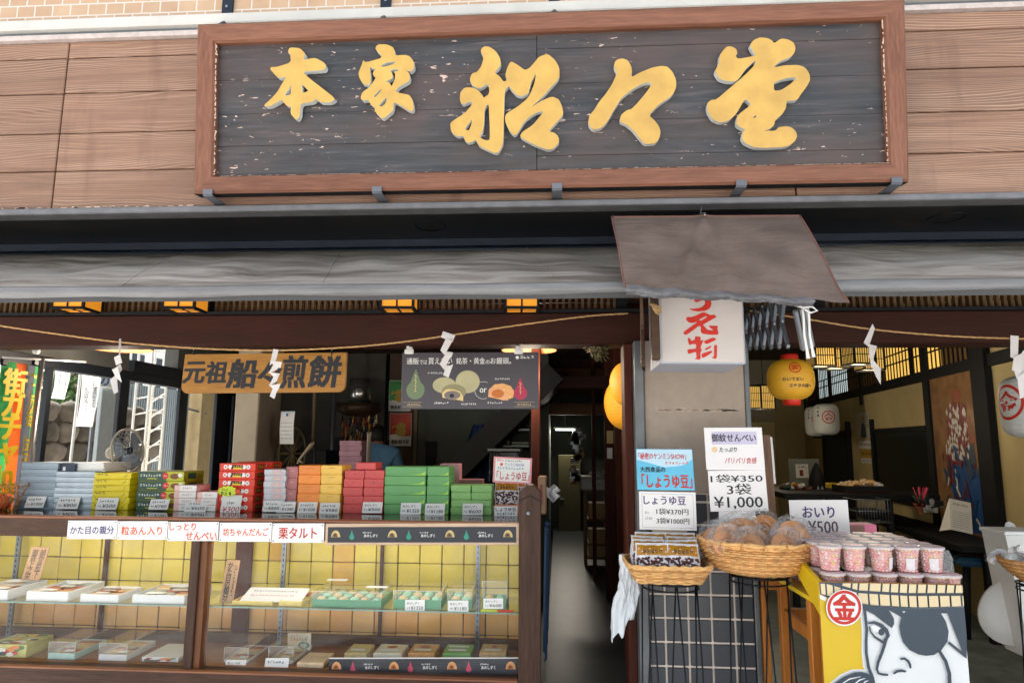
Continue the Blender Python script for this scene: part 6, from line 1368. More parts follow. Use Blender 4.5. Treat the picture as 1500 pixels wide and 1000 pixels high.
# ------------------------------------------------------------------ lamps and lanterns
def glow(name, c, e): return M(name, c, .6, var=.15, scale=4, emit=e)
m_lampY = glow('lit amber paper', (236, 150, 40), .2); m_lampW = glow('lit lamp glass', (255, 222, 170), .35); m_lampP = glow('lit yellow paper', (236, 190, 96), .2)
def box_lamp(name, lab, c, w, h, group, mat=m_lampY, hang=None, under=m_lampW, slats=0, power=0, rz=0):
    o = thing(name, lab, 'lamp', c, rz, group); b = B(); t = .012
    for x in (-1, 1):
        for y in (-1, 1): b.box((x*w/2-t/2, y*w/2-t/2, -h), (x*w/2+t/2, y*w/2+t/2, 0), m_black)
    for z in (-h, -.002):
        for y in (-1, 1): b.box((-w/2-t/2, y*w/2-t*.6, z-t/2), (w/2+t/2, y*w/2+t*.6, z+t/2), m_black); b.box((y*w/2-t*.6, -w/2, z-t/2), (y*w/2+t*.6, w/2, z+t/2), m_black)
    b.box((-w/2, -w/2, 0), (w/2, w/2, .012), m_black)
    if slats:
        for k in range(slats):
            x = -w/2+w*(k+.5)/slats
            b.box((x-.0025, -w/2-.004, -h), (x+.0025, -w/2-.0005, 0), m_black); b.box((-w/2-.004, x-.0025, -h), (-w/2-.0005, x+.0025, 0), m_black); b.box((w/2+.0005, x-.0025, -h), (w/2+.004, x+.0025, 0), m_black)
        for z in (-h*.33, -h*.66): b.box((-w/2-.005, -w/2-.005, z-.003), (w/2+.005, -w/2-.004, z+.003), m_black); b.box((-w/2-.005, -w/2, z-.003), (-w/2-.004, w/2, z+.003), m_black)
    else:
        b.box((-.005, -w/2-.004, -h), (.005, w/2, -h+.004), m_black); b.box((-w/2, -.005, -h+.0005), (w/2, .005, -h+.0045), m_black); b.box((-.004, -w/2-.003, -h), (.004, -w/2, 0), m_black)
    if hang: b.tube([(0, 0, .012), (0, 0, hang)], .004, m_black, 5)
    b.build('lamp_frame', o, local=True)
    b = B()
    for s in (-1, 1): b.quad((-w/2, s*w/2*.985, -h), (w/2, s*w/2*.985, -h), (w/2, s*w/2*.985, 0), (-w/2, s*w/2*.985, 0), mat); b.quad((s*w/2*.985, -w/2, -h), (s*w/2*.985, w/2, -h), (s*w/2*.985, w/2, 0), (s*w/2*.985, -w/2, 0), mat)
    b.quad((-w/2, -w/2, -h*.97), (w/2, -w/2, -h*.97), (w/2, w/2, -h*.97), (-w/2, w/2, -h*.97), under); b.build('lamp_shade', o, local=True)
    if power:
        l = bpy.data.lights.new('lamp_light', 'POINT'); l.energy = power; l.color = (1, .86, .66); l.shadow_soft_size = .08
        lo = bpy.data.objects.new('lamp_light', l); COL.objects.link(lo); lo.parent = o; lo.location = (0, 0, -h-.12)
    return o
for px, py, lab in ((113, 447, 'amber ceiling lamp under the eaves, leftmost of the four'), (272, 446, 'amber ceiling lamp under the eaves, above the amber wooden sign'), (585, 444, 'amber ceiling lamp under the eaves, above the dark poster'), (764, 445, 'amber ceiling lamp under the eaves, nearest the entrance')):
    q = P(px, 455, -.06); box_lamp('ceiling_lamp', lab, (q.x, -.06, q.z+.075), .15, .075, 'amber lamps under the eaves', m_lampY, .05, m_lampY, 0, 0, rad(4))
def shade_lamp(lab, px, py, Y, r):
    q = P(px, py, Y); o = thing('ceiling_light', lab, 'lamp', q); b = B()
    b.lathe([(.02, .12), (.06, .11), (r, 0), (r-.004, -.006)], (0, 0, 0), M('lamp shade peach', (176, 116, 74), .5, emit=.03), 28); b.build('lamp_shade', o, local=True)
    b = B(); b.lathe([(0, .02), (.04, .02), (.05, .04), (0, .07)], (0, 0, 0), m_lampW, 16); b.build('bulb', o, local=True)
    b = B(); b.tube([(0, 0, .11), (0, 0, 2.6-q.z)], .004, m_black, 5); b.build('cord', o, local=True)
    l = bpy.data.lights.new('bulb_light', 'POINT'); l.energy = 6; l.color = (1, .84, .66); l.shadow_soft_size = .06; lo = bpy.data.objects.new('bulb_light', l); COL.objects.link(lo); lo.parent = o; lo.location = (0, 0, -.14)
shade_lamp('peach shaded ceiling light behind the dark poster', 775, 512, .9, .17); shade_lamp('tan shaded ceiling light behind the left paper streamer', 176, 510, .9, .19)
# yellow paper lanterns by the door
def lantern(name, lab, c, r, h, mat, sq=1.0, ribs=18, caps=None, group=None, p=2.0):
    o = thing(name, lab, 'lantern', (c[0], c[1], c[2]-h/2), 0, group); b = B(); n = ribs*4
    prof = []
    for k in range(n+1):
        t = -1+2*k/n; rr = r*max((1-abs(t)**p), 0)**(1/p)*.80+r*.20*(1-abs(t)**8*.6); rr = max(rr, r*.38); prof.append((rr*(1-.012*(1 if k % 4 == 0 else 0)), h/2+h/2*t*.98))
    b.lathe(prof, (0, 0, 0), mat, 40); b.build('paper_shade', o, local=True)
    b = B(); cm = caps or m_black
    b.lathe([(0, -.02), (r*.36, -.02), (r*.38, 0), (r*.41, .012)], (0, 0, 0), cm, 24); b.build('end_cap', o, local=True); b = B(); b.lathe([(r*.41, h-.012), (r*.38, h), (r*.36, h+.02), (0, h+.02)], (0, 0, 0), cm, 24); b.build('end_cap', o, local=True)
    b = B(); b.tube([(0, 0, h+.03), (0, 0, h+.3)], .003, m_black, 4); b.build('cord', o, local=True)
    return o
m_ylant = glow('lit orange yellow lantern paper', (240, 166, 40), .07)
q = P(916, 588, .55); c_ = P(926, 562, .8); k_ = (c_-CAM).dot(FW)/1000; lantern('paper_lantern', 'glowing amber paper lantern, the upper and nearer of two by the door post', c_, 33*k_, 70*k_, m_ylant, group='amber lanterns by the door')
c_ = P(926, 590, 1.25); k_ = (c_-CAM).dot(FW)/1000; lantern('paper_lantern', 'glowing amber paper lantern, the lower and larger of two by the door post', c_, 41*k_, 84*k_, m_ylant, group='amber lanterns by the door')
def on_lantern(o, r, h, fn, k=1.0):
    pass
# round yellow lantern with red ends
m_ylan2 = M('yellow lantern paper', (214, 158, 36), .5, var=.08, scale=5, emit=.03)
c = P(1158, 556, .10); dpt = (c-CAM).dot(FW); rl = 33*dpt/1000; hl = 62*dpt/1000
yl = lantern('paper_lantern', 'round yellow paper lantern with red ends and a red crest', c, rl, hl, m_ylan2, caps=M('red lantern cap', (206, 44, 26), .5), p=2.4)
def lant_sheet(o, r, h, p, items, name='lettering'):
    """writing wrapped on the paper: items of (x angle deg, height 0..1 offset, geometry, size, material)"""
    b = B()
    def rad_at(z):
        t = max(-1, min(1, (z-h/2)/(h/2*.98))); return max(r*max((1-abs(t)**p), 0)**(1/p)*.80+r*.20*(1-abs(t)**8*.6), r*.38)
    for a0, z0, geo, s, mat, d in items:
        vs, fs = geo; pts = []
        for v in vs:
            x, y = v[0]*s, v[1]*s; z = z0*h+y; rr = rad_at(z)+.0015+d; a = rad(a0)+x/max(rad_at(z0*h), .01); pts.append(Vector((rr*math.sin(a), -rr*math.cos(a), z)))
        b.add(pts, fs, mat, False)
    b.build(name, o, local=True)
def ring_geo(r0, r1, n=32):
    vs = [Vector((r*math.cos(2*math.pi*k/n), r*math.sin(2*math.pi*k/n), 0)) for r in (r0, r1) for k in range(n)]; return vs, [(k, (k+1) % n, n+(k+1) % n, n+k) for k in range(n)]
def centred(txt, bold=.03, vertical=False):
    vs, fs = text_geo(txt, bold, 0, vertical); cx = (min(v.x for v in vs)+max(v.x for v in vs))/2; cy = (min(v.y for v in vs)+max(v.y for v in vs))/2
    return [Vector((v.x-cx, v.y-cy, 0)) for v in vs], fs
lant_sheet(yl, rl, hl, 2.4, [(-6, .74, ring_geo(.8, 1.0), .026, m_redd, 0), (-6, .74, centred('金', .02), .036, m_redd, .0003), (-12, .47, centred('おいでまい', .02), .019, m_ink, 0), (8, .32, centred('さぬきの国へ', .02), .018, m_ink, 0)])
# white lanterns with the red crest
m_wlant = M('white lantern paper', (206, 208, 204), .6, var=.05, emit=.008)
def white_lantern(lab, px, py, Y, r_px, h_px, a0, txt=None, group='white crest lanterns'):
    c = P(px, py, Y); k = (c-CAM).dot(FW)/1000; r, h = r_px*k, h_px*k
    o = lantern('paper_lantern', lab, c, r, h, m_wlant, group=group, p=4.5)
    it = [(a0, .56, ring_geo(.84, 1.0), r*.52, m_redd, 0), (a0, .56, centred('金', .02), r*.72, m_redd, .0003)]
    if txt: it += [(a0+54, .80-.165*k_, centred(ch, .02), r*.34, m_ink, 0) for k_, ch in enumerate(txt)]
    else: it += [(a0-46, .85-.12*k_, centred(ch, .02), r*.2, m_ink, 0) for k_, ch in enumerate('金毘羅')]
    lant_sheet(o, r, h, 4.5, it); return o
white_lantern('white lantern with a red crest on the far right wall, left one of the pair', 1196, 617, 6.0, 16, 44, -14); white_lantern('white lantern with a red crest on the far right wall, right one of the pair', 1210, 614, 5.6, 18, 46, -9)
white_lantern('large white lantern with black writing at the right edge of the picture', 1524, 595, .35, 50, 94, -84, '實村尚実', None)
# right room: pendant lamps
k5 = 0
for px, py, Y, wpx, hpx, lab, rz_ in ((1201, 515, 2.2, 30, 44, 'square lattice pendant lamp, leftmost of the cluster above the right room', 6), (1256, 514, 1.9, 32, 40, 'largest square lattice pendant lamp, in the middle of the cluster', 10), (1272, 520, 2.6, 30, 44, 'square lattice pendant lamp behind the fourth paper streamer', 4), (1222, 520, 3.2, 30, 40, 'dim square pendant lamp at the back of the cluster', 8), (1118, 582, 5.0, 24, 34, 'square lattice lamp beside the yellow lantern, right of the two far ones', 10), (1098, 582, 4.9, 24, 32, 'square lattice lamp half hidden by the steel post', 8)):
    q = P(px, py, Y); kk = (q-CAM).dot(FW)/1000; box_lamp('pendant_lamp', lab, (q.x, Y, q.z+hpx*kk/2), wpx*kk, hpx*kk, 'lattice pendant lamps', m_lampP, 3.1-q.z-hpx*kk/2, m_lampW, 9, 1.7, rad(rz_))
# ------------------------------------------------------------------ right room
WN = Vector((-1, .125, 0)).normalized(); KW = 1.45; RZ = 3.1; W0 = Vector((2.34*KW, -3.2+3.6*KW, 0)); WU = Vector((-.125, -1, 0)).normalized()
far = W0-WU*4.88*KW
rw = Fr(far, WU, (0, 0, 1)); WL = 9.3
def wp(x, y, d=0): return rw.px(x, y, d)
m_wallr = M('ochre plaster', (196, 178, 130), .85, var=.12, scale=2.5, bmp=.1)
b = B(); b.fbox(rw, 0, 0, WL, RZ, -.12, 0, m_wallr); b.box((.95, far.y, 0), (far.x+.1, far.y+.12, RZ), m_wallr); b.build('inner_wall', shop)
b = B(); b.box((.84, .36, 0), (.95, far.y+.12, RZ), m_wallr); b.box((.80, .36, 0), (.839, 8.9, RZ), M('brown board wall', (74, 46, 32), .6, var=.2, scale=4)); b.build('partition_wall', shop)
b = B(); xs_ = [wp(p, 560)[0] for p in (1185, 1434)]; z0 = 1.6+.51*KW; TH = .46
b.fbox(rw, xs_[0]-.1, z0-.10, WL-.01, z0, .001, .035, m_black, .004); b.fbox(rw, xs_[0]-.1, z0+TH, WL-.01, z0+TH+.08, .001, .04, m_black)
x = xs_[0]
while x < xs_[1]+.2: b.fbox(rw, x, z0+.001, x+.018, z0+TH, .022, .030, m_black); x += .092
for z in (.15, .25): b.fbox(rw, xs_[0], z0+z, xs_[1]+.2, z0+z+.016, .031, .036, m_black)
for px in (1179, 1217, 1262, 1340, 1436): q = wp(px, 545)[0]; b.fbox(rw, q-.035, 2.12 if px in (1179, 1262) else z0, q+.03, z0+TH, .021, .038, m_black)
tr_ = b.build('lit_transom', shop)
b = B(); m_wwarm = M('warm backlit paper', (246, 196, 96), .7, var=.25, scale=3, emit=.32); m_wcool = M('cool backlit paper', (206, 222, 220), .7, var=.2, scale=3, emit=.28); m_wdim = M('dim transom paper', (120, 88, 44), .7, var=.2, scale=3)
for a, c, mt in ((1183, 1199, m_wdim), (1200, 1214, m_wcool), (1220, 1243, m_wcool), (1243, 1260, m_wdim), (1265, 1300, m_wdim), (1300, 1337, m_wwarm), (1344, 1384, m_wwarm), (1384, 1433, m_wdim)):
    xa, xb = wp(a, 550)[0], wp(c, 550)[0]; b.sheet(rw, [(xa, z0+.002), (xb, z0+.002), (xb, z0+TH), (xa, z0+TH)], .02, mt)
b.build('pane', tr_)
# doorway, window and posts of the right wall
b = B(); x0, x1 = wp(1212, 680)[0], wp(1248, 680)[0]; dz = wp(1230, 640)[1]; b.fbox(rw, x0, .0, x1, dz, .002, .03, M('dark doorway', (24, 32, 30), .6, var=.3)); b.fbox(rw, x0-.06, dz, x1+.08, dz+.08, .002, .06, m_black); b.fbox(rw, x1, 0, x1+.06, dz+.2, .002, .06, m_black); b.fbox(rw, x0-.05, 0, x0, dz, .002, .05, m_black); b.build('doorway', shop)
b = B(); x0, x1 = wp(1285, 680)[0], wp(1364, 660)[0]; zt_ = (wp(1288, 632)[1]+wp(1362, 618)[1])/2; zb_ = (wp(1290, 722)[1]+wp(1362, 735)[1])/2
b.fbox(rw, x0-.06, zb_-.06, x0, zt_+.12, .002, .04, m_black, .003); b.fbox(rw, x0, zt_-.05, x1, zt_, .002, .04, m_black); b.fbox(rw, x0, zb_-.06, x1, zb_, .002, .04, m_black)
wf2 = b.build('window_frame', shop)
b = B(); b.fbox(rw, x0, zb_, x1, zt_-.05, .012, .018, M('dark mirror glass', (10, 18, 22), .25, spec=.3)); b.build('pane', wf2)
b = B()
for pa, pb, d in ((1364, 1372, .04), (1442, 1464, .06)): xa, xb = wp(pa, 650)[0], wp(pb, 650)[0]; b.fbox(rw, xa, 0, xb, RZ, .002, d, m_black, .004)
b.build('inner_post', shop)
xa, xb = wp(1374, 650)[0], wp(1440, 650)[0]; z1_, z0_ = wp(1400, 540)[1], wp(1400, 775)[1]
fa = Fr(rw.pt(xa, z0_, .03), rw.U, rw.V, xb-xa, z1_-z0_)
b = B(); b.fbox(fa, 0, 0, fa.w, fa.h, -.02, 0, M('golden brown panel', (150, 112, 78), .22, var=.3, scale=6), .002); o = b.build('painted_panel', None, 'tall glossy golden panel painted with red and white and blue robes between two dark posts', 'picture')
b = B(); R = random.Random(14); m_pr = M('painted red', (128, 44, 44), .4, var=.1); m_pbl = M('painted blue', (34, 84, 148), .4, var=.15); m_po = M('painted orange', (150, 78, 44), .4); m_pg = M('painted slate blue', (62, 78, 100), .4)
b.sheet(fa, [(fa.w*.5, fa.h*.02), (fa.w*.95, .02), (fa.w*.98, fa.h*.35), (fa.w*.8, fa.h*.5), (fa.w*.55, fa.h*.5), (fa.w*.3, fa.h*.3)], .0006, m_pbl)
b.sheet(fa, [(fa.w*.42, fa.h*.40), (fa.w*.78, fa.h*.42), (fa.w*.84, fa.h*.62), (fa.w*.66, fa.h*.8), (fa.w*.40, fa.h*.74), (fa.w*.34, fa.h*.55)], .001, m_pr)
b.sheet(fa, disc(fa.w*.62, fa.h*.83, fa.w*.10, fa.h*.045), .0012, m_po); b.sheet(fa, [(fa.w*.70, fa.h*.5), (fa.w*.95, fa.h*.55), (fa.w*.86, fa.h*.7), (fa.w*.74, fa.h*.66)], .0013, m_po)
b.sheet(fa, [(fa.w*.72, fa.h*.30), (fa.w*.93, fa.h*.36), (fa.w*.9, fa.h*.54), (fa.w*.66, fa.h*.52)], .0014, m_pg)
b.sheet(fa, [(fa.w*.28, fa.h*.3), (fa.w*.4, fa.h*.28), (fa.w*.42, fa.h*.52), (fa.w*.26, fa.h*.5)], .0011, m_pr)
for k in range(120):
    x, y = fa.w*R.uniform(.34, .8), fa.h*R.uniform(.44, .78); s = fa.w*.024
    b.sheet(fa, [(x-s, y), (x, y-s*1.6), (x+s, y), (x, y+s*1.6)], .0016+.00003*k, m_white if k % 3 else m_pr)
for k in range(60):
    x, y = fa.w*R.uniform(.2, .9), fa.h*R.uniform(.04, .5); b.ribbon(fa, [(x, y), (x+fa.w*R.uniform(-.08, .08), y+fa.h*R.uniform(.02, .07))], fa.w*.03, .0055+.00003*k, R.choice((m_pbl, m_pg, m_white, m_pr, m_pbl, m_pbl)))
b.build('painting', o)
for a, c, t, u, lab, mt in ((1256, 1275, 604, 642, 'pale poster of a figure beside the dark window', M('poster paper', (206, 200, 186), .5, var=.15, scale=18)), (1258, 1276, 645, 657, 'small white notice under the pale poster', m_card), (1259, 1280, 658, 670, 'yellow notice below the pale poster', M('yellow notice', (206, 160, 60), .5, var=.2)), (1260, 1281, 671, 678, 'narrow white strip below the yellow notice', m_card)):
    xa, xb = wp(a, 640)[0], wp(c, 640)[0]; ya, yb = wp((a+c)/2, u)[1], wp((a+c)/2, t)[1]; fq = Fr(rw.pt(xa, ya, .004), rw.U, rw.V, xb-xa, yb-ya)
    b = B(); b.fbox(fq, 0, 0, fq.w, fq.h, -.002, 0, mt); 
    if a == 1256:
        b.sheet(fq, [(fq.w*.3, .01), (fq.w*.75, .01), (fq.w*.66, fq.h*.5), (fq.w*.52, fq.h*.7), (fq.w*.4, fq.h*.5)], .0008, m_pg); b.sheet(fq, disc(fq.w*.52, fq.h*.74, fq.w*.1), .001, m_crk2); scribble(b, fq, fq.w*.8, fq.h*.4, fq.w*.15, fq.h*.5, 6, .0008, m_ink, 2, True)
    else: scribble(b, fq, fq.w*.1, fq.h*.3, fq.w*.8, fq.h*.4, 8, .0008, m_ink, a)
    b.build('notice', None, lab, 'notice')
# back of the right room: crest banner and cream cupboard
f = fr_px(1138, 1172, 588, 700, far.y-.05); b = B()
b.grid(lambda u, v: f.pt(f.w*u, f.h*v, .02+.012*math.sin(9*u+2*v)), 16, 10, M('off white banner cloth', (196, 186, 158), .8, var=.08)); o = b.build('crest_banner', None, 'off white hanging banner with a dark blue crest on the back wall', 'banner')
b = B(); m_crest = M('crest blue', (34, 52, 92), .7)
b.sheet(f, [(f.w*.5, f.h*.97), (f.w*.72, f.h*.86), (f.w*.78, f.h*.76), (f.w*.5, f.h*.70), (f.w*.22, f.h*.76), (f.w*.28, f.h*.86)], .036, m_crest); b.sheet(f, disc(f.w*.5, f.h*.83, f.w*.16, f.h*.06), .0365, M('banner cream', (206, 190, 160), .8)); b.sheet(f, disc(f.w*.5, f.h*.83, f.w*.06, f.h*.03), .037, m_pr)
b.text(f, '琴平', f.w*.3, f.h*.28, f.w*.4, f.h*.34, .036, M('banner brown', (90, 62, 40), .8), .03, 0, True); b.build('crest', o)
b = B(); yc_ = far.y-.4; q0, q1 = P(1093, 760, yc_), P(1133, 618, yc_); b.box((q0.x, yc_-.05, FLZ), (q1.x, far.y-.02, q1.z), M('cream cupboard', (206, 186, 130), .6, var=.06), .004); b.box((q0.x+.02, yc_-.06, .3), (q1.x-.02, yc_-.051, q1.z-.03), M('cupboard door', (196, 174, 116), .6, var=.06)); b.lathe([(.03, 0), (.03, .04), (.02, .07), (0, .08)], ((q0.x+q1.x)/2, yc_+.1, q1.z), m_cream, 14)
b.build('cupboard', None, 'cream cupboard at the back of the right room behind the price boards', 'cupboard')
f = fr_px(1159, 672, 1203, 722, 4.6); b = B(); b.fbox(f, 0, -.3, f.w, f.h, -.02, 0, M('grey notice board', (120, 126, 122), .5, var=.06), .003); b.fbox(f, f.w*.2, f.h*.45, f.w*.62, f.h*.85, .001, .003, m_card); scribble(b, f, f.w*.24, f.h*.72, f.w*.34, f.h*.1, 5, .0036, m_ink, 2); b.sheet(f, [(f.w*.32, f.h*.5), (f.w*.44, f.h*.5), (f.w*.44, f.h*.68), (f.w*.32, f.h*.68)], .0036, m_pr)
b.build('notice_board', None, 'grey notice board with a small white sheet in the right room', 'board')
b = B(); c = P(1197, 716, 3.9); b.lathe([(r_*1.4, z_*1.4) for r_, z_ in ((.05, -.06), (.055, .05), (.045, .1), (.03, .14), (.012, .18), (0, .185))], c, m_black, 18); f = Fr((c.x-.05, c.y-.08, c.z-.06), (1, 0, 0), (0, 0, 1)); b.prism(f, [(.02, .005), (.045, .005), (.048, .05), (.03, .1), (.02, .07)], 0, .003, m_silver2); b.prism(f, [(.055, .005), (.08, .005), (.08, .07), (.07, .1), (.052, .05)], 0, .003, m_silver2)
b.build('dark_ornament', None, 'black rounded ornament with a pale front standing on the dark table', 'ornament')
# dark table with snacks, bench along the wall
b = B(); za = P(1240, 722, 3.3).z; xa = P(1145, 722, 3.3).x; xb = wp(1330, 722)[0]
b.box((xa, 3.2, za-.05), (rw.pt(0, 0).x-.9, 4.5, za), m_black, .004)
for x in (xa+.05, xa+.9): b.box((x, 3.25, FLZ), (x+.05, 3.3, za-.05), m_black); b.box((x, 4.4, FLZ), (x+.05, 4.45, za-.05), m_black)
b.build('dark_table', None, 'black lacquered table of snacks in the right room', 'table')
def snack_heap(name, lab, px0, px1, py, Y, n, seed, mats, s=.035):
    b = B(); R = random.Random(seed); q0, q1 = P(px0, py, Y), P(px1, py, Y)
    for k in range(n):
        t = R.random(); c = q0.lerp(q1, t)+Vector((0, R.uniform(0, .18), R.uniform(0, .05)*(1-abs(2*t-1)))); mt = R.choice(mats)
        ph = R.random()*6; b.grid(lambda u, v: c+Vector((s*math.sin(math.pi*v)*math.cos(2*math.pi*u)*(1+.3*math.sin(5*u*6.28+ph)), s*.8*math.sin(math.pi*v)*math.sin(2*math.pi*u), s*.6*-math.cos(math.pi*v)+.01*math.sin(9*u+ph))), 10, 5, mt, False)
    b.build(name, None, lab, 'snacks')
b = B(); q0, q1 = P(1236, 721, 3.35), P(1298, 706, 3.35); b.box((q0.x, 3.30, q0.z), (q1.x, 3.62, q0.z+.012), m_beam); b.box((q0.x, 3.30, q0.z+.012), (q1.x, 3.314, q0.z+.06), m_black); b.box((q0.x, 3.314, q0.z+.012), (q0.x+.012, 3.62, q0.z+.06), m_black); b.box((q1.x-.012, 3.314, q0.z+.012), (q1.x, 3.62, q0.z+.06), m_black); b.build('snack_tray', None, 'dark tray heaped with wrapped snacks on the black table', 'tray')
snack_heap('wrapped_snacks', 'heap of film wrapped snacks in the dark tray', 1240, 1294, 712, 3.36, 40, 3, (m_bagclear, m_wrap, m_crk2)); snack_heap('wrapped_snacks', 'shiny dark packets beside the black ornament on the black table', 1148, 1186, 716, 3.7, 30, 5, (m_bagclear, m_bean, m_goldfilm, m_grn))
b = B(); q0, q1 = P(1217, 722, 4.1), P(1233, 708, 4.1); b.box((q0.x, 4.1, q0.z), (q1.x, 4.3, q1.z), m_yellow, .003); b.build('yellow_box', None, 'small yellow box beside the tray of wrapped snacks', 'box')
b = B(); q0, q1 = P(1256, 765, 2.6), P(1304, 732, 2.6)
for k in range(13): x = q0.x+(q1.x-q0.x)*k/12; b.tube([(x, 2.6, q0.z), (x, 2.6, q1.z)], .003, m_steel, 5); b.tube([(x, 2.6, q0.z), (x, 2.85, q0.z)], .002, m_steel, 4)
for z in (q0.z, (q0.z+q1.z)/2, q1.z): b.tube([(q0.x, 2.85, z), (q0.x, 2.6, z), (q1.x, 2.6, z), (q1.x, 2.85, z)], .004, m_steel, 5)
for x in (q0.x, q1.x): b.tube([(x, 2.6, FLZ), (x, 2.6, q1.z)], .006, m_blackm, 5); b.tube([(x, 2.85, FLZ), (x, 2.85, q1.z)], .006, m_blackm, 5)
b.build('wire_rack', None, 'grey wire rack in front of the tray of wrapped snacks', 'rack')
zbn = wp(1345, 772, .35)[1]
XB_ = wp(1447, 790, .3)[0]; wcn = thing('wall_counter', 'long dark narrow counter along the right wall above the blue stools', 'counter', rw.pt(XB_-1, 0, .3))
b = B(); xa_ = wp(1268, 755, .2)[0]; b.fbox(rw, xa_, zbn-.05, XB_, zbn, .1, .48, m_black, .004); b.build('counter_top', wcn)
b = B(); b.fbox(rw, xa_, zbn-.14, XB_-.02, zbn-.051, .18, .22, wood('bench apron', (50, 30, 24), (84, 54, 42), 'y', .5)); b.build('apron', wcn)
for k in range(5): x = XB_-.15-1.3*k; b = B(); b.fbox(rw, x, FLZ, x+.06, zbn-.051, .23, .29, m_black); b.build('leg', wcn)
st0 = thing('stool', 'x', 'stool'); b = B(); m_bcush = M('deep blue cushion', (50, 96, 128), .8, var=.15, scale=6); m_ccush = M('cream cushion print', (196, 182, 140), .8, var=.08)
b.box((-.19, -.16, .46), (.19, .16, .52), m_bcush, .025); fc = Fr((-.19, -.16, .5212), (1, 0, 0), (0, 1, 0))
b.sheet(fc, disc(.13, .07, .11, .11, 16, 0, math.pi), 0, m_ccush); b.sheet(fc, disc(.27, .17, .09, .09, 16, 0, math.pi), 0, m_ccush); b.build('cushion', st0, local=True)
for x in (-1, 1):
    for y in (-1, 1): b = B(); b.tube([(x*.14, y*.12, .458), (x*.17, y*.145, 0)], [.018, .014], m_black, 8); b.build('leg', st0, local=True)
for k, (px, py, Y, lab) in enumerate(((1445, 812, 2.5, 'nearest blue cushioned stool under the wall counter'), (1408, 800, 3.3, 'middle blue cushioned stool under the wall counter'), (1378, 790, 4.2, 'farthest blue cushioned stool under the wall counter'))):
    q = P(px, py, Y); s_ = (q.z-FLZ)/.52; o = st0 if k == 0 else dup(st0); o.location = (q.x, Y, FLZ); o.scale = (1.5, 1.4, s_); o.rotation_euler.z = rad(-8+5*k); tag(o, lab, None, 'blue stools')
f = fr_q((1393, 775), (1425, 782), (1406, 735), 2.35, Yt=2.42); b = B(); b.fbox(f, 0, 0, f.w, f.h, -.004, 0, m_card); b.text(f, 'ATTENTION', f.w*.15, f.h*.80, f.w*.7, f.h*.1, .0008, m_ink, .03) if False else scribble(b, f, f.w*.15, f.h*.80, f.w*.7, f.h*.09, 8, .0008, m_ink, 3)
for k in range(8): scribble(b, f, f.w*.1, f.h*(.1+.07*k), f.w*.8, f.h*.035, 18, .0008, m_steel, k)
b.quad(f.pt(0, 0, -.004), f.pt(0, f.h, -.004), f.pt(-.03, 0, -.10), f.pt(-.03, 0, -.10), m_card); b.build('leaning_notice', None, 'white printed notice propped on the wall counter before the painted panel', 'notice')
b = B(); q = P(1350, 752, 3.0); b.lathe([(.03, 0), (.045, .05), (.05, .06), (0, .055)], q, M('plant pot', (150, 90, 60), .7), 16)
for k in range(16): a = k*2.4; b.tube([q+Vector((0, 0, .055)), q+Vector((.06*math.cos(a), .05*math.sin(a), .08+.07*(k % 3)))], [.005, .012 if k % 2 else .004], (m_pr, m_grn, m_pinkd)[k % 3], 5)
b.build('potted_flowers', None, 'small pot of red and pink flowers on the wall counter', 'plant')
b = B(); R = random.Random(7); q = P(1368, 745, 2.8)
for k in range(18): c = q+Vector((R.uniform(-.07, .07), R.uniform(-.04, .05), R.uniform(-.02, .1))); b.box(c-Vector((.016, .012, .02)), c+Vector((.016, .012, .02)), R.choice((m_silver2, m_navy, m_wrap, m_card)), .003)
b.build('trinket_rack', None, 'rack of small silver and dark packets beside the potted flowers', 'rack')
# white counter block at the right edge
wc = thing('white_counter', 'white counter block with a round white panel at the right edge', 'counter', P(1500, 960, -.05)); q0, q1 = P(1473, 965, .0), P(1475, 784, .0)
b = B(); b.prism(Fr((q1.x-.006, .05, 0), (1, 0, 0), (0, 0, 1)), [(.055, q0.z), (.62, q0.z), (.62, q1.z), (0, q1.z)], -.12, .05, m_white); b.build('block', wc)
b = B(); c = P(1487, 893, .12); b.lathe([(0, 0), (.125, 0), (.13, .006), (.13, .03), (0, .03)], c, m_white, 40, (-.3, -1, 0), sx=1.25, sy=1); b.build('round_panel', wc)
b = B(); b.box((q1.x-.012, -.005, q1.z+.001), (q1.x+.62, .18, q1.z+.018), m_card, .003); b.build('top', wc)
cx, cy = P(1523, 840, -.3).x, -.3; zbq = P(1500, 852, -.3).z; b = B()
for k in range(12): t = k/11; r = .055+.08*math.sin(t*1.4); b.tube([(cx+r*math.cos(2*math.pi*i/50), cy+r*math.sin(2*math.pi*i/50), zbq+.085*t+.002*((i//2+k) % 2)) for i in range(50)], .005, (m_wick, m_wick2)[k % 2], 4, True)
b.lathe([(0, 0), (.055, 0)], (cx, cy, zbq), m_wick2, 24)
b.build('small_basket', None, 'round wicker basket of wrapped sweets cut off by the right edge', 'basket'); wire_stand('black wire stand under the wicker basket at the right edge', cx, cy, zbq-.006, .08, .2)
snack_heap('wrapped_sweets', 'film wrapped sweets in the wicker basket at the right edge', 1492, 1530, 826, -.32, 26, 8, (m_wrap, m_bagclear, m_card), .028)
b = B(); b.grid(lambda u, v: P(1481, 783, .25)+Vector((.05*(u-.5)+.01*math.sin(7*v), .05*(v-.5), .05*math.sin(math.pi*u)*math.sin(math.pi*v)+.012*math.sin(11*u+5*v))), 12, 12, m_card, False); b.build('paper_napkin', None, 'crumpled white paper on top of the white counter block', 'paper')

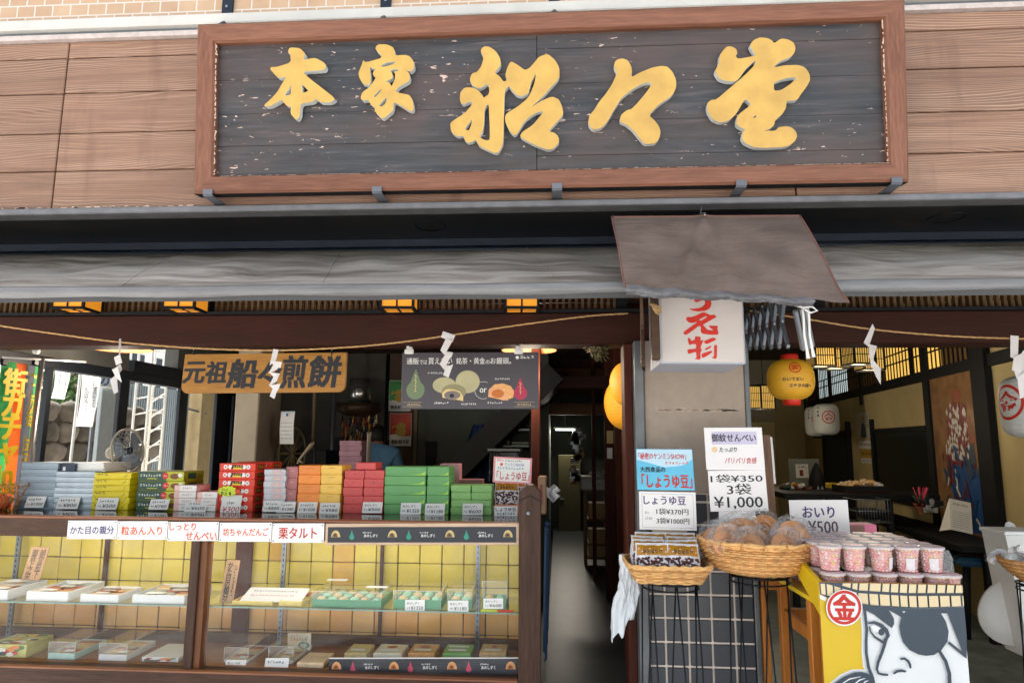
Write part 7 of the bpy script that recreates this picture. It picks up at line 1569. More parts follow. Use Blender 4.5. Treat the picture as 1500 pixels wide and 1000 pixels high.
# ------------------------------------------------------------------ workshop behind the counter
b = B(); b.box((XW, 4.3, 0), (P(568, 650, 4.3).x, 4.4, 2.6), M('dark workshop wall', (78, 74, 66), .8, var=.25, scale=3)); b.box((P(568, 650, 4.3).x, 4.3, 0), (P(612, 650, 4.3).x, 4.4, 2.6), M('brown board panel', (84, 62, 46), .7, var=.12)); b.box((P(612, 650, 4.3).x, 4.3, 0), (-.1, 4.4, 2.6), m_grnwall)
b.box((P(606, 650, 4.3).x, 4.27, 0), (P(611, 650, 4.3).x, 4.299, 2.6), MATS['tan pole'] if 'tan pole' in MATS else M('tan pole', (120, 104, 78), .6)); b.box((P(622, 690, 4.2).x, 4.25, .0), (P(636, 690, 4.2).x, 4.299, P(630, 646, 4.25).z), m_black); b.build('workshop_wall', shop)
b = B(); q = P(341, 640, 2.6); q2 = P(376, 640, 2.6); yb = PX(409, 640, q2.x).y; b.box((q.x, 2.6, 0), (q2.x, yb, 2.6), M('bare cement', (186, 172, 150), .85, var=.1, scale=6, bmp=.2), .01); b.build('cement_pillar', shop)
b = B(); sx0, sz0, sx1, sz1 = P(642, 700, 3.2), 0, P(752, 592, 3.2), 0; fst = Fr(sx0, sx1-sx0, Vector((0, 0, 1)), (sx1-sx0).length); b.fbox(fst, -.6, -.16, fst.w+.5, .05, -.9, 0, M('dark stair stringer', (28, 26, 26), .6, var=.2))
b.build('staircase', shop)
def person():
    p = thing('person', 'person in a blue denim shirt seen from behind at the dim workbench', 'person')
    def skin(name, pts, edges, mat, par, lvl=2, root=0):
        me = bpy.data.meshes.new('tmp_skin'); me.from_pydata([q[:3] for q in pts], edges, []); ob = bpy.data.objects.new('tmp_skin', me); COL.objects.link(ob)
        md = ob.modifiers.new('s', 'SKIN'); me.skin_vertices[0].data[root].use_root = True
        for k, q in enumerate(pts): me.skin_vertices[0].data[k].radius = (q[3], q[4] if len(q) > 4 else q[3])
        s2 = ob.modifiers.new('u', 'SUBSURF'); s2.levels = lvl; s2.render_levels = lvl
        dg = bpy.context.evaluated_depsgraph_get(); m2 = bpy.data.meshes.new_from_object(ob.evaluated_get(dg)); bpy.data.objects.remove(ob); bpy.data.meshes.remove(me)
        m2.materials.clear(); m2.materials.append(mat); m2.name = name
        for f_ in m2.polygons: f_.use_smooth = True
        o = bpy.data.objects.new(name, m2); COL.objects.link(o); o.parent = par; return o
    m_skin = M('skin', (196, 140, 110), .5, var=.06); m_den = M('blue denim cloth', (96, 146, 186), .85, var=.14, scale=14, bmp=.25, bscale=120); m_trs = M('dark trousers', (40, 42, 50), .85, var=.1)
    J = [(0, 0, .93, .15, .11), (0, 0, 1.10, .145, .10), (0, .01, 1.30, .17, .11), (0, .0, 1.50, .12, .085), (0, .06, 1.57, .055), (0, .11, 1.63, .085, .095), (0, .13, 1.70, .08, .095),
         (-.20, 0, 1.49, .065), (-.25, .06, 1.18, .048), (-.18, .27, 1.06, .036), (-.15, .36, 1.05, .03), (.20, 0, 1.49, .065), (.25, .06, 1.18, .048), (.18, .27, 1.06, .036), (.15, .36, 1.05, .03),
         (-.10, 0, .84, .09), (-.11, .01, .48, .065), (-.11, -.01, .09, .045), (-.12, .14, .04, .04), (.10, 0, .84, .09), (.11, .01, .48, .065), (.11, -.01, .09, .045), (.12, .14, .04, .04)]
    E_ = [(0, 1), (1, 2), (2, 3), (3, 4), (4, 5), (5, 6), (3, 7), (7, 8), (8, 9), (9, 10), (3, 11), (11, 12), (12, 13), (13, 14), (0, 15), (15, 16), (16, 17), (17, 18), (0, 19), (19, 20), (20, 21), (21, 22)]
    for s in (-1, 1):
        base = 10 if s < 0 else 14
        for k in range(4):
            n = len(J); x0 = s*.15-s*.024+s*.016*k; J += [(x0, .43, 1.045-.002*k, .009), (x0, .46, 1.02, .008)]; E_ += [(base, n), (n, n+1)]
        n = len(J); J += [(s*.115, .40, 1.03, .010), (s*.105, .43, 1.015, .009)]; E_ += [(base, n), (n, n+1)]
    skin('body', J, E_, m_skin, p)
    S_ = [(0, 0, .90, .172, .135), (0, 0, 1.10, .165, .125), (0, .005, 1.30, .185, .13), (0, 0, 1.505, .15, .10), (0, .035, 1.575, .078), (-.20, 0, 1.495, .085), (-.255, .06, 1.18, .064), (-.19, .25, 1.07, .05), (.20, 0, 1.495, .085), (.255, .06, 1.18, .064), (.19, .25, 1.07, .05)]
    skin('denim_shirt', S_, [(0, 1), (1, 2), (2, 3), (3, 4), (3, 5), (5, 6), (6, 7), (3, 8), (8, 9), (9, 10)], m_den, p)
    T_ = [(0, 0, .95, .165, .125), (-.10, 0, .82, .105), (-.11, .01, .48, .082), (-.11, -.005, .10, .07), (.10, 0, .82, .105), (.11, .01, .48, .082), (.11, -.005, .10, .07)]
    skin('trousers', T_, [(0, 1), (1, 2), (2, 3), (0, 4), (4, 5), (5, 6)], m_trs, p)
    b = B(); b.tube([(.075*math.cos(2*math.pi*k/20), .045+.075*math.sin(2*math.pi*k/20), 1.575+.012*math.sin(2*math.pi*k/20)) for k in range(20)], .017, m_den, 8, True); b.build('collar', p, local=True)
    b = B(); R = random.Random(2)
    b.grid(lambda u, v: Vector((.094*math.sin(math.pi*(.04+.62*v))*math.cos(2*math.pi*u), .118+.108*math.sin(math.pi*(.04+.62*v))*math.sin(2*math.pi*u)-.012, 1.675+.108*math.cos(math.pi*(.04+.62*v))+.004*math.sin(40*u+9*v))), 36, 14, M('short dark hair', (26, 22, 22), .6, var=.3, scale=60, bmp=.5, bscale=200)); b.build('hair', p, local=True)
    b = B()
    for s in (-1, 1): b.ico((s*.088, .125, 1.65), (.012, .022, .032), m_skin, 2)
    b.ico((0, .222, 1.63), (.014, .02, .022), m_skin, 2); b.ico((-.032, .212, 1.66), (.012, .008, .007), m_white, 1); b.ico((.032, .212, 1.66), (.012, .008, .007), m_white, 1); b.ico((0, .205, 1.59), (.022, .008, .006), M('lips', (168, 92, 84), .5), 1); b.build('face', p, local=True)
    return p
pe = person(); q = P(549, 660, 3.55); pe.location = (q.x, 3.55, 0)
def poster(px0, px1, y0, y1, lab, c):
    f = fr_px(px0, y0, px1, y1, 4.25); b = B(); b.fbox(f, 0, 0, f.w, f.h, -.004, 0, m_card); o = b.build('poster', None, lab, 'poster', 'animal posters on the workshop wall')
    b = B(); b.sheet(f, [(.004, f.h*.34), (f.w*.2, f.h*.36), (f.w*.8, f.h*.30), (f.w-.004, f.h*.32), (f.w-.004, f.h-.004), (.004, f.h-.004)], .0008, M(c[0], c[1], .5))
    m_e = M('mustard print', (196, 160, 46), .5)
    b.sheet(f, disc(f.w*.52, f.h*.42, f.w*.25, f.h*.13), .0012, m_e); b.sheet(f, disc(f.w*.52, f.h*.6, f.w*.22, f.h*.11), .0016, m_e); b.ribbon(f, [(f.w*.35, f.h*.58), (f.w*.2, f.h*.6), (f.w*.12, f.h*.55)], f.w*.09, .002, m_e)
    b.text(f, '懸紙船々堂', f.w*.1, f.h*.07, f.w*.8, f.h*.12, .0012, m_ink, .03); scribble(b, f, f.w*.25, f.h*.86, f.w*.5, f.h*.07, 6, .0012, m_ink, 4); b.build('print', o)
poster(569, 601, 557, 602, 'poster of a mustard animal on green, half behind the dark bun poster', ('poster green', (36, 150, 60))); poster(570, 602, 605, 653, 'poster of a mustard animal on orange red on the workshop wall', ('poster red', (206, 62, 26)))
stack('pink_box', 'mauve pink box', 496, 528, 645, 690, 6, 2.5, .2, M('mauve card', (196, 150, 168), .5), 'of the leaning stack beside the person', zc=P(510, 690, 2.5).z, grp='mauve boxes behind the counter', jit=6)
b = B(); zc_ = P(510, 690, 2.5).z; b.box((P(460, 690, 2.5).x, 2.45, zc_-.05), (P(606, 690, 2.5).x, 3.2, zc_-.004), m_dkwood); b.box((P(462, 690, 2.5).x, 2.5, 0), (P(600, 690, 2.5).x, 3.1, zc_-.05), m_black); b.build('workbench', None, 'dark workbench behind the counter under the mauve boxes', 'bench')
mc = thing('baking_machine', 'dark baking machine with a shiny steel hood behind the amber sign', 'machine', P(527, 640, 3.9))
b = B(); c = P(527, 575, 3.9); k = (c-CAM).dot(FW)/1000; b.lathe([(0, 20*k), (15*k, 20*k), (16*k, 0), (17*k, -14*k), (0, -14*k)], c, M('shiny steel', (186, 186, 184), .22, .9, var=.08), 28); b.build('steel_hood', mc)
b = B(); b.lathe([(17*k, -15*k), (31*k, -16*k), (33*k, -26*k), (20*k, -34*k), (0, -34*k)], c, M('brown hood', (70, 52, 36), .5, .4), 24); b.build('lower_hood', mc)
b = B(); b.box((c.x-36*k, 3.88, 0), (c.x+30*k, 4.28, P(527, 640, 3.9).z), m_black)
for px in (489, 566): q = P(px, 600, 3.6); b.tube([(q.x, 3.6, 0), (q.x, 3.6, 2.5)], .02, m_steel if px == 489 else m_blackm, 8)
b.build('frame', mc)
b = B(); R = random.Random(31)
for i in range(70):
    q = P(500+R.random()*52, 606+R.random()*36, 3.84); b.tube([q, q+Vector((R.uniform(-.02, .02), 0, -R.uniform(.03, .1)))], R.uniform(.004, .011), R.choice((m_goldfilm, m_crk2, m_black, m_pr, m_alu, m_navy, m_goldfilm)), 5)
b.build('hanging_charms', None, 'cluster of small gold and dark charms hanging under the steel hood', 'charms')
wh = B(); c = P(428, 664, 3.0); k = (c-CAM).dot(FW)/1000; m_wh = M('cream iron wheel', (112, 98, 70), .6, .2, var=.1)
wh.tube([c+Vector((27*k*.62*math.cos(2*math.pi*i/40), 27*k*.3*math.cos(2*math.pi*i/40), 38*k*math.sin(2*math.pi*i/40))) for i in range(40)], .012, m_wh, 6, True)
for i in range(6): a = math.pi*i/6; d_ = Vector((27*k*.62*math.cos(a), 27*k*.3*math.cos(a), 38*k*math.sin(a))); wh.tube([c-d_, c+d_], .011, m_wh, 5)
wh.lathe([(.03, -.03), (.03, .03), (0, .03)], c, m_wh, 12, (-.4, .8, 0)); wh.tube([c, c+Vector((.15, .4, -.0))], .02, m_black, 6); wh.box((c.x-.05, c.y+.05, 0), (c.x+.3, c.y+.5, c.z+.03), m_black); wh.build('flywheel', None, 'cream iron flywheel of an old press beside the cement pillar', 'wheel')
f = fr_px(410, 603, 430, 650, 2.75); b = B(); b.grid(lambda u, v: f.pt(f.w*u, f.h*v, .02*math.sin(3*v)), 6, 10, m_card); b.fbox(f, 0, f.h-.008, f.w, f.h+.004, .0, .012, m_silver); b.sheet(f, [(f.w*.4, f.h*.86), (f.w*.55, f.h*.86), (f.w*.55, f.h*.95), (f.w*.4, f.h*.95)], .02, m_blue)
for r_ in range(5): scribble(b, f, f.w*.08, f.h*(.15+.12*r_), f.w*.84, f.h*.04, 7, .022, m_steel, r_)
b.build('wall_calendar', None, 'white hanging calendar sheet beside the cement pillar', 'calendar')
for px0, px1, y0, y1, Y, mt, nm_, lab in ((459, 464, 565, 690, 3.3, MATS['tan pole'], 'wooden_pole', 'tan wooden pole standing in the dark workshop'), (538, 544, 632, 690, 1.3, M('dull zinc tube', (120, 112, 100), .5, .5), 'zinc_tube', 'dull zinc tube with flared top in front of the person')):
    q0, q1 = P((px0+px1)/2, y1, Y), P((px0+px1)/2, y0, Y); r = (P(px1, y0, Y).x-P(px0, y0, Y).x)/2; b = B(); b.tube([(q0.x, Y, 0), q1-Vector((0, 0, .03)), q1], [r, r, r*1.3], mt, 10); b.build(nm_, None, lab, 'pole')
b = B(); q = [P(438, 674, 2.3), P(446, 664, 2.3), P(456, 652, 2.3), P(461, 648, 2.3)]; b.tube(q, [.012, .014, .02, .012], M('pale carved wood', (150, 134, 108), .6, var=.1), 8); b.tube([q[0], P(436, 679, 2.3)], .01, MATS['pale carved wood'], 6); b.tube([q[0], P(444, 678, 2.3)], .01, MATS['pale carved wood'], 6); b.tube([q[3], P(461, 720, 2.35)], .012, m_black, 6); b.build('lever', None, 'pale forked wooden lever in front of the dark workshop', 'lever')
b = B(); q0, q1 = P(692, 700, 4.1), P(728, 622, 4.1); b.grid(lambda u, v: Vector((q0.x+(q1.x-q0.x)*u-.5*(1-v)*(1-u)*.5, 4.1+.03*math.sin(14*u), q0.z-.2+(q1.z-q0.z+.2)*v)), 20, 8, M('blue sheet', (24, 62, 110), .6, var=.12)); b.build('blue_sheet', None, 'blue plastic sheet hanging beneath the dark staircase', 'sheet')
sh_ = thing('storage_shelf', 'shelf of files and boxes beyond the counter under the stairs', 'shelf', P(745, 700, 4.0)); b = B(); q0, q1 = P(726, 700, 4.0), P(778, 618, 4.0)
for y in (652, 628, 690): z = P(750, y, 4.0).z; b.box((q0.x, 3.95, z-.015), (q1.x, 4.25, z), m_steel)
for x in (q0.x, q1.x-.02): b.box((x, 3.95, 0), (x+.02, 4.25, q1.z+.1), m_blackm)
b.build('rack', sh_)
b = B(); R = random.Random(9)
for i in range(12): x = q0.x+.03+(q1.x-q0.x-.28)*i/12; z = P(750, 652, 4.0).z; b.box((x, 4.0, z+.001), (x+.018, 4.2, z+.10+R.random()*.03), R.choice((m_cream, m_mskin, m_white)), .002)
z = P(750, 652, 4.0).z; b.box((q1.x-.2, 4.0, z+.002), (q1.x-.03, 4.2, z+.02), m_gtray); b.box((q1.x-.2, 4.0, z+.022), (q1.x-.03, 4.2, z+.035), m_card); b.build('files', sh_)
b = B(); q0, q1 = P(714, 690, 2.2), P(764, 657, 2.2); b.box((q0.x+.01, 2.2, q0.z-.1), (q1.x-.02, 2.5, q1.z-.02), glass('smoky tub', (.45, .5, .52), 1.2, .1), .01); b.box((q0.x, 2.19, q1.z-.02), (q1.x-.01, 2.51, q1.z), M('tub lid', (130, 138, 140), .4), .004); b.build('storage_tub', None, 'smoky plastic tub with a pale lid beneath the shelf of files', 'tub')
b = B(); b.box((P(700, 700, 2.0).x, 1.95, 0), (P(778, 700, 2.0).x, 2.6, P(740, 690, 2.2).z-.1), m_black); b.build('low_cabinet', None, 'low black cabinet under the smoky plastic tub', 'cabinet')
b = B(); b.box((P(778, 640, 1.0).x, 1.0, 0), (P(791, 640, 1.0).x, 1.12, 2.6), m_beamz, .004); b.build('brown_post', shop)
# ------------------------------------------------------------------ passage
b = B(); b.box((-.9, 8.85, 0), (.84, 8.95, 2.6), M('passage wall', (72, 76, 68), .8, var=.2, scale=2)); b.box((-.25, 4.4, 0), (-.12, 8.9, 2.6), m_grnwall); b.build('passage_wall', shop)
b = B(); b.box((-.12, 3.4, 2.14), (.8, 3.52, 2.26), m_beam, .004); b.build('passage_beam', shop); b = B(); b.box((-.6, 5.6, 1.98), (.8, 5.7, 2.6), wood('amber boards', (120, 70, 30), (160, 104, 52), 'x', .5)); b.build('passage_boards', shop); b = B(); b.box((-.12, 4.6, 2.07), (.8, 4.7, 2.16), m_black); b.build('passage_beam', shop)
b = B()
for pa, pb, Y in ((902, 911, 2.4), (913, 921, 1.5), (868, 873, 4.2)): b = B(); b.box((P(pa, 700, Y).x, Y, 0), (P(pb, 700, Y).x, Y+.12, 2.6), m_beamz, .004); b.build('passage_post', shop)
b = B(); b.box((P(921, 700, 1.5).x, 1.55, 0), (.8, 1.6, 2.0), wood('cupboard door boards', (120, 60, 30), (160, 90, 50), 'z', .5)); b.build('passage_cupboard', shop)
b = B(); q0, q1 = P(818, 778, 8.5), P(850, 666, 8.5); b.box((q0.x, 8.4, q0.z-.4), (q1.x, 8.8, q1.z), M('olive locker', (88, 84, 56), .5, var=.06), .006); b.box((q0.x+.03, 8.385, (q0.z+q1.z)/2-.1), (q0.x+.09, 8.399, (q0.z+q1.z)/2-.08), m_alu); b.build('olive_locker', None, 'olive locker at the far end of the passage', 'locker')
su = thing('wooden_shelf', 'small wooden shelf of boxes along the right of the passage', 'shelf', PZ(875, 832, FLZ)); q = PZ(857, 832, FLZ); q2 = P(893, 832, q.y); z1 = P(857, 718, q.y).z; m_shw = wood('shelf wood', (120, 84, 48), (160, 120, 76), 'x', .6)
b = B()
for x in (q.x, q2.x-.03): b.box((x, q.y, FLZ), (x+.03, q.y+.4, z1), m_shw, .003)
for z in (.3, z1*.42, z1*.68, z1-.02): b.box((q.x+.03, q.y+.005, z), (q2.x-.03, q.y+.4, z+.02), m_shw)
b.build('rack', su)
b = B(); R = random.Random(1)
for z in (.3, z1*.42, z1*.68): b.box((q.x+.05, q.y+.03, z+.021), (q.x+.05+(q2.x-q.x)*.7, q.y+.3, z+.02+.14+R.random()*.05), R.choice((m_mskin, m_crk2, m_grnwall)), .004)
b.build('boxes', su); b = B(); b.box((q.x-.04, q.y-.03, z1+.001), (q2.x+.03, q.y+.4, z1+.16), m_white, .02)
for i in range(8): b.ico((q.x+.1+.05*i, q.y+.1, z1+.19), (.05, .07, .03+.02*(i % 2)), m_card, 1)
b.build('white_bundle', None, 'white tub with crumpled paper on the wooden shelf', 'tub')
b = B(); R = random.Random(22)
for i in range(34): p0 = P(838+R.random()*14, 628+R.random()*80, 5.5); b.box(p0-Vector((.04*R.random()+.02, .0, .02)), p0+Vector((.04*R.random()+.02, .05, .02+.03*R.random())), R.choice((m_card, m_crk2, m_white, m_mskin, m_silver2)), .003)
b.build('paper_bundles', None, 'hanging bundles of pale papers and bags beside the olive locker', 'papers')
b = B(); q = P(889, 640, 3.4); b.box((q.x, 3.4, q.z-.06), (q.x+.06, 3.41, q.z+.06), m_mskin); b.box((q.x, 3.4, q.z-.2), (q.x+.05, 3.41, q.z-.1), m_card); b.box((q.x-.02, 3.412, 0), (q.x+.12, 3.5, 2.6), m_beamz); b.build('passage_notice', None, 'two small pale notices pinned to a post in the passage', 'notice')
b = B(); b.grid(lambda u, v: Vector((-.064+.012*math.sin(u*14)+.01*v, .10+.55*u, .62+.58*v)), 24, 6, M('indigo cloth', (30, 66, 104), .85, var=.12, scale=12)); b.build('indigo_cloth', None, 'indigo cloth hanging down the passage end of the counter', 'cloth')
b = B(); b.tube([(-.176, .05, 1.222), (-.176, .75, 1.222)], .008, m_beam, 6); b.build('cloth_rail', case)
b = B(); q0, q1 = P(788, 716, .45), P(806, 698, .45); b.box((q0.x, .42, ZT+.003), (q1.x-.02, .6, q1.z), M('tan packet card', (150, 118, 88), .6), .006); b.box((q0.x+.01, .415, ZT+.05), (q1.x-.04, .419, q1.z-.04), m_pr); b.build('packet_box', None, 'cream and red packet box behind the counter end post', 'box')
b = B(); b.grid(lambda u, v: P(808, 722, .5)+Vector((.035*(u-.5)*2+.012*math.sin(9*v), .03*math.sin(6*u), .035*(v-.5)*2+.012*math.sin(8*u+3*v))), 12, 12, MATS['white plastic bag'], False); b.build('tied_bag', None, 'crumpled clear bag beside the packet box at the counter end', 'bag')

tb = thing('fluorescent_lamp', 'lit fluorescent tube lamp high at the far end of the passage', 'lamp', P(828, 629, 8.3)); c = P(828, 629, 8.3)
b = B(); b.tube([c-Vector((.16, 0, 0)), c+Vector((.16, 0, 0))], .014, M('lit tube', (235, 245, 240), .5, emit=2), 10); b.build('tube', tb)
b = B(); b.box(c+Vector((-.19, -.02, .016)), c+Vector((.19, .03, .05)), m_white, .004); b.tube([c+Vector((0, 0, .05)), Vector((c.x, c.y, 2.6))], .006, m_white, 5); b.build('fitting', tb)
l = bpy.data.lights.new('tube_light', 'AREA'); l.shape = 'RECTANGLE'; l.size = .5; l.size_y = .06; l.energy = 4; l.color = (1, .9, .76); lo = bpy.data.objects.new('tube_light', l); COL.objects.link(lo); lo.parent = tb; lo.location = (0, -.05, -.03); lo.rotation_euler = (rad(-35), 0, 0)
# ------------------------------------------------------------------ outside the left windows
m_bgr = cloth('banner green', (70, 170, 92)); m_bor = cloth('banner orange', (240, 106, 40)); m_bgy = cloth('banner slate', (96, 96, 104)); m_bye = M('banner yellow', (240, 206, 40), .6)
XB = XW+.13; f0 = PX(-14, 760, XB); f1 = PX(52, 760, XB); ft_ = PX(20, 531, XB); f = Fr((XB, f0.y, f0.z-.1), (0, 1, 0), (0, 0, 1), f1.y-f0.y, ft_.z-f0.z+.1)
bn = thing('banner', 'green and orange vertical banner with yellow writing inside the left window', 'banner', (XB, (f0.y+f1.y)/2, f0.z-.1)); b = B()
cuts = [PX(p, 640, XB).y-f0.y for p in (-14, 10, 27, 42, 52)]
wv = lambda x, y: .012*math.sin(9*x+2*y)
for (x0, x1), mt in zip(zip(cuts, cuts[1:]), (m_bgr, m_bor, m_bgy, m_bgr)): b.grid(lambda u, v: f.pt(x0+(x1-x0)*u, f.h*v, wv(x0+(x1-x0)*u, f.h*v)), 4, 12, mt)
b.build('cloth', bn)
b = B(); b.text(f, ('街', 'ガ', 'チ', 'ャ', 'in', '琴', '平'), cuts[1]-.09, .02, .16, f.h*.94, .022, m_bye, .05, 0, True); b.text(f, '〜この街、回せばわかる', cuts[2]+.012, .03, cuts[3]-cuts[2]-.024, f.h*.92, .022, m_bye, .03, 0, True); b.build('lettering', bn)
b = B(); q0, q1 = PX(50, 700, XB+.05), PX(62, 523, XB+.05); b.tube([(q1.x, q1.y-.02, .3), (q1.x, q1.y, q1.z)], .014, m_alu, 10); q2, q3 = PX(4, 523, XB+.05), PX(125, 530, XB+.05); b.tube([q2, q3], .006, m_white, 8)
for p in (6, 52): q = PX(p, 530, XB+.04); b.box(q-Vector((.01, .02, .02)), q+Vector((.01, .02, .02)), m_blackm, .004)
b.lathe([(0, -.016), (.018, -.016), (.02, .0), (0, .01)], PX(54, 514, XB+.06), m_card, 14, (1, -.4, 0)); b.build('pole', bn)
def nobori(px0, px1, y0, y1, X, lab, cols, tilt=4):
    fr = Fr((X, PX(px0, y1, X).y, PX(px0, y1, X).z), (0, 1, 0), (0, 0, 1)); w_ = PX(px1, y1, X).y-PX(px0, y1, X).y; h_ = PX(px0, y0, X).z-PX(px0, y1, X).z
    o = thing('banner', lab, 'banner', fr.O, 0, 'white banners outside the left window'); b = B(); sk = .06*h_; b.grid(lambda u, v: fr.pt(w_*u+sk*v, h_*v, .01*math.sin(5*u+4*v)), 8, 10, cloth('white banner cloth', (236, 236, 234), .55)); b.build('cloth', o)
    b = B()
    for txt, x, y, ww, hh in cols: b.text(fr, txt, w_*x+sk*(y+hh/2), h_*y, w_*ww, h_*hh, .014, m_ink, .01, 0, True)
    b.build('lettering', o); b = B(); p = fr.pt(-.02, -.9, -.02); b.tube([(X-.02, p.y, -.02), fr.pt(-.01+sk, h_*1.05, -.02)], .012, m_white, 6); b.build('pole', o)
nobori(75, 96, 534, 583, -4.3, 'narrow white banner with small writing, nearer the green banner', [('回遊船乗場', .58, .3, .26, .55), ('御座船のりば', .18, .2, .24, .6)])
nobori(111, 137, 543, 624, -4.3, 'white banner with two columns of writing in front of the stone wall', [('高松藩御座船', .54, .36, .3, .56), ('船展望ブリッジ', .14, .08, .3, .66)])
XS = -6.0; b = B(); R = random.Random(17); m_st = [M('stone %d' % k, c, .9, var=.35, scale=7, bmp=.9, bscale=14) for k, c in enumerate(((98, 88, 76), (112, 102, 90), (82, 74, 64)))]
y0, y1 = PX(60, 640, XS).y, PX(190, 640, XS).y; zt_ = PX(100, 600, XS).z; b.box((XS-.4, y0-.3, -.02), (XS-.05, y1+.6, zt_-.05), M('stone joint', (70, 62, 54), .9))
z = 0.0
while z < zt_:
    y = y0-.3+R.random()*.2; hh = R.uniform(.2, .32)
    while y < y1+.6:
        ww = R.uniform(.24, .42); n_ = 9; cy, cz = y+ww/2, z+hh/2; ph = R.random()*6
        def st_(u, v): a = 2*math.pi*u; r_ = (.97+.10*math.sin(3*a+ph)+.06*math.sin(5*a)); s = math.sin(math.pi/2*v); return Vector((XS-.06+.10*math.cos(math.pi/2*v), cy+ww*.5*r_*s*max(min(math.cos(a)*1.15, 1), -1), cz+hh*.5*r_*s*max(min(math.sin(a)*1.15, 1), -1)))
        b.grid(st_, 18, 6, R.choice(m_st)); y += ww
    z += hh*.95
b.build('stone_wall', None, 'rough stone wall across the street outside the left window', 'wall')
tree = thing('tree', 'green leafy tree above the stone wall outside the left window', 'tree', (XS-1.2, PX(106, 600, XS-1.2).y, 0)); c = PX(108, 572, XS-1.2)
b = B(); b.tube([(c.x, c.y, 0), (c.x+.05, c.y+.05, 1.2), (c.x, c.y-.05, 2.4), c+Vector((0, 0, .3))], [.12, .10, .08, .04], M('bark', (84, 66, 50), .9, var=.2, bmp=.4), 8)
for k in range(7): a = k*.9; b.tube([(c.x, c.y, 1.6+.15*k), c+Vector((.5*math.cos(a), .5*math.sin(a), .2*math.sin(k)))], [.04, .012], MATS['bark'], 5)
b.build('trunk', tree); b = B(); R = random.Random(5); m_lf = [M('leaf green %d' % k, cc, .5, var=.2, scale=30) for k, cc in enumerate(((70, 104, 48), (96, 128, 60), (50, 80, 40)))]
for k in range(2600):
    a, t, r = R.random()*6.28, R.uniform(-1, 1), R.random()**.4; cl = R.randrange(7); q = c+Vector((.5*math.cos(cl*.9), .5*math.sin(cl*.9), .25*math.sin(cl)))*.8+Vector((math.cos(a)*math.sqrt(1-t*t), math.sin(a)*math.sqrt(1-t*t), t))*r*.5
    d1 = Vector((R.uniform(-1, 1), R.uniform(-1, 1), R.uniform(-1, 1))).normalized()*.045; d2 = d1.orthogonal().normalized()*.022; b.add([q-d1, q+d2, q+d1, q-d2], [(0, 1, 2, 3)], m_lf[k % 3])
b.build('crown', tree, rec=False)
b = B(); R = random.Random(6)
for k in range(700):
    y = R.uniform(y0-.2, y1+.5); q = Vector((XS+.12+R.uniform(-.1, .15), y, R.uniform(0, .22))); d1 = Vector((R.uniform(-1, 1), R.uniform(-1, 1), R.uniform(.2, 1))).normalized()*.05; d2 = d1.orthogonal().normalized()*.02; b.add([q-d1, q+d2, q+d1, q-d2], [(0, 1, 2, 3)], m_lf[k % 3])
b.build('low_weeds', None, 'strip of low green weeds at the foot of the stone wall', 'weeds', kind='stuff', rec=False)
XP = -4.8
def xpan(px0, px1, y0, y1, X, th, mat, name, lab, cat, extra=None, floor=False):
    q0, q1 = PX(px0, y1, X), PX(px1, y1, X); zt__ = PX((px0+px1)/2, y0, X).z; b = B(); z0__ = -.02 if floor else q0.z
    b.box((X-th, q0.y, z0__), (X, q1.y, zt__), mat, .004)
    if extra: extra(b, Fr((X, q0.y, z0__), (0, 1, 0), (0, 0, 1), q1.y-q0.y, zt__-z0__))
    return b.build(name, None, lab, cat)
xpan(139, 168, 566, 690, -4.4, .04, M('pale grey panel', (150, 158, 160), .5, var=.06), 'metal_board', 'pale grey flat metal board standing outside beside the desk fan', 'panel', None, True)
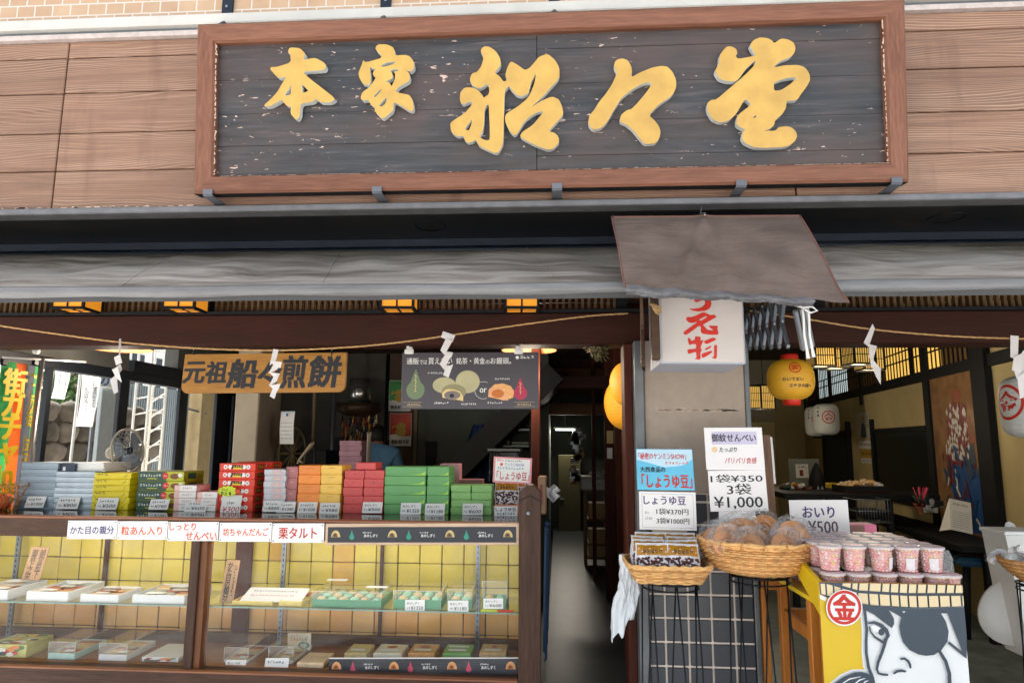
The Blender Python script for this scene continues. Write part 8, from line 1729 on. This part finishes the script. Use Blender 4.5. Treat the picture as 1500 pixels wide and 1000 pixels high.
xpan(140, 176, 548, 565, -4.35, .03, m_white, 'white_board', 'white board with a blue の character above the grey panel', 'sign', lambda b, f: (b.text(f, 'の', f.w*.1, f.h*.12, f.w*.42, f.h*.78, .002, m_blue, .03), b.box((-4.38, f.O.y+.02, -.02), (-4.365, f.O.y+.05, f.O.z), m_steel)))
m_cor = M('grey corrugated sheet', (140, 150, 156), .5, .2, var=.08)
def corr(b, f):
    for k in range(int(f.w/.06)): b.fbox(f, .06*k, .0, .06*k+.03, f.h, .001, .015, m_cor)
xpan(176, 262, 566, 676, -6.4, .06, m_cor, 'corrugated_fence', 'grey corrugated sheet fence beyond the steel lattice tower', 'fence', corr, True)
lt = B(); X = -4.6; ya, yb2 = PX(213, 640, X).y, PX(237, 640, X).y; zt2 = 3.4; R = random.Random(1)
for yy in (ya, yb2):
    for xx in (X, X-.16): lt.tube([(xx, yy, -.02), (xx, yy, zt2)], .014, m_white, 6)
for k in range(18):
    z = .1+.18*k; lt.tube([(X, ya, z), (X, yb2, z+.04)], .008, m_white, 5); lt.tube([(X, yb2, z+.09), (X-.16, yb2, z-.02)], .008, m_white, 5); lt.tube([(X-.16, ya, z), (X-.16, yb2, z+.05)], .008, m_white, 5)
lt.build('lattice_tower', None, 'white steel lattice tower outside the left window', 'tower')
b = B(); q = PX(268, 640, -4.0); b.tube([(-4.0, q.y, -.02), (-4.0, q.y, 3.0)], .035, m_alu, 10); b.tube([PX(268, 596, -4.0), PX(302, 606, -3.9)], .012, m_steel, 6); b.build('grey_post', None, 'grey steel post with a side rod outside beside the dark window column', 'post')
xpan(286, 312, 560, 720, -3.9, .2, M('beige timber', (206, 178, 130), .7, var=.12), 'beige_pillar', 'beige pillar outside next to the dark window column', 'pillar', None, True)
xpan(176, 300, 470, 555, -9.0, .3, M('far white wall', (214, 212, 206), .8, var=.1, scale=2), 'far_building', 'pale wall of a building across the street seen through the upper window', 'building', lambda b, f: [b.fbox(f, f.w*x, f.h*.35, f.w*(x+.12), f.h*.8, .002, .02, m_navy) for x in (.1, .3, .5, .7)], True)
# ------------------------------------------------------------------ tidy: nothing selected, nothing temporary
for o in list(bpy.data.objects):
    if o.name.startswith('tmp_'): bpy.data.objects.remove(o)
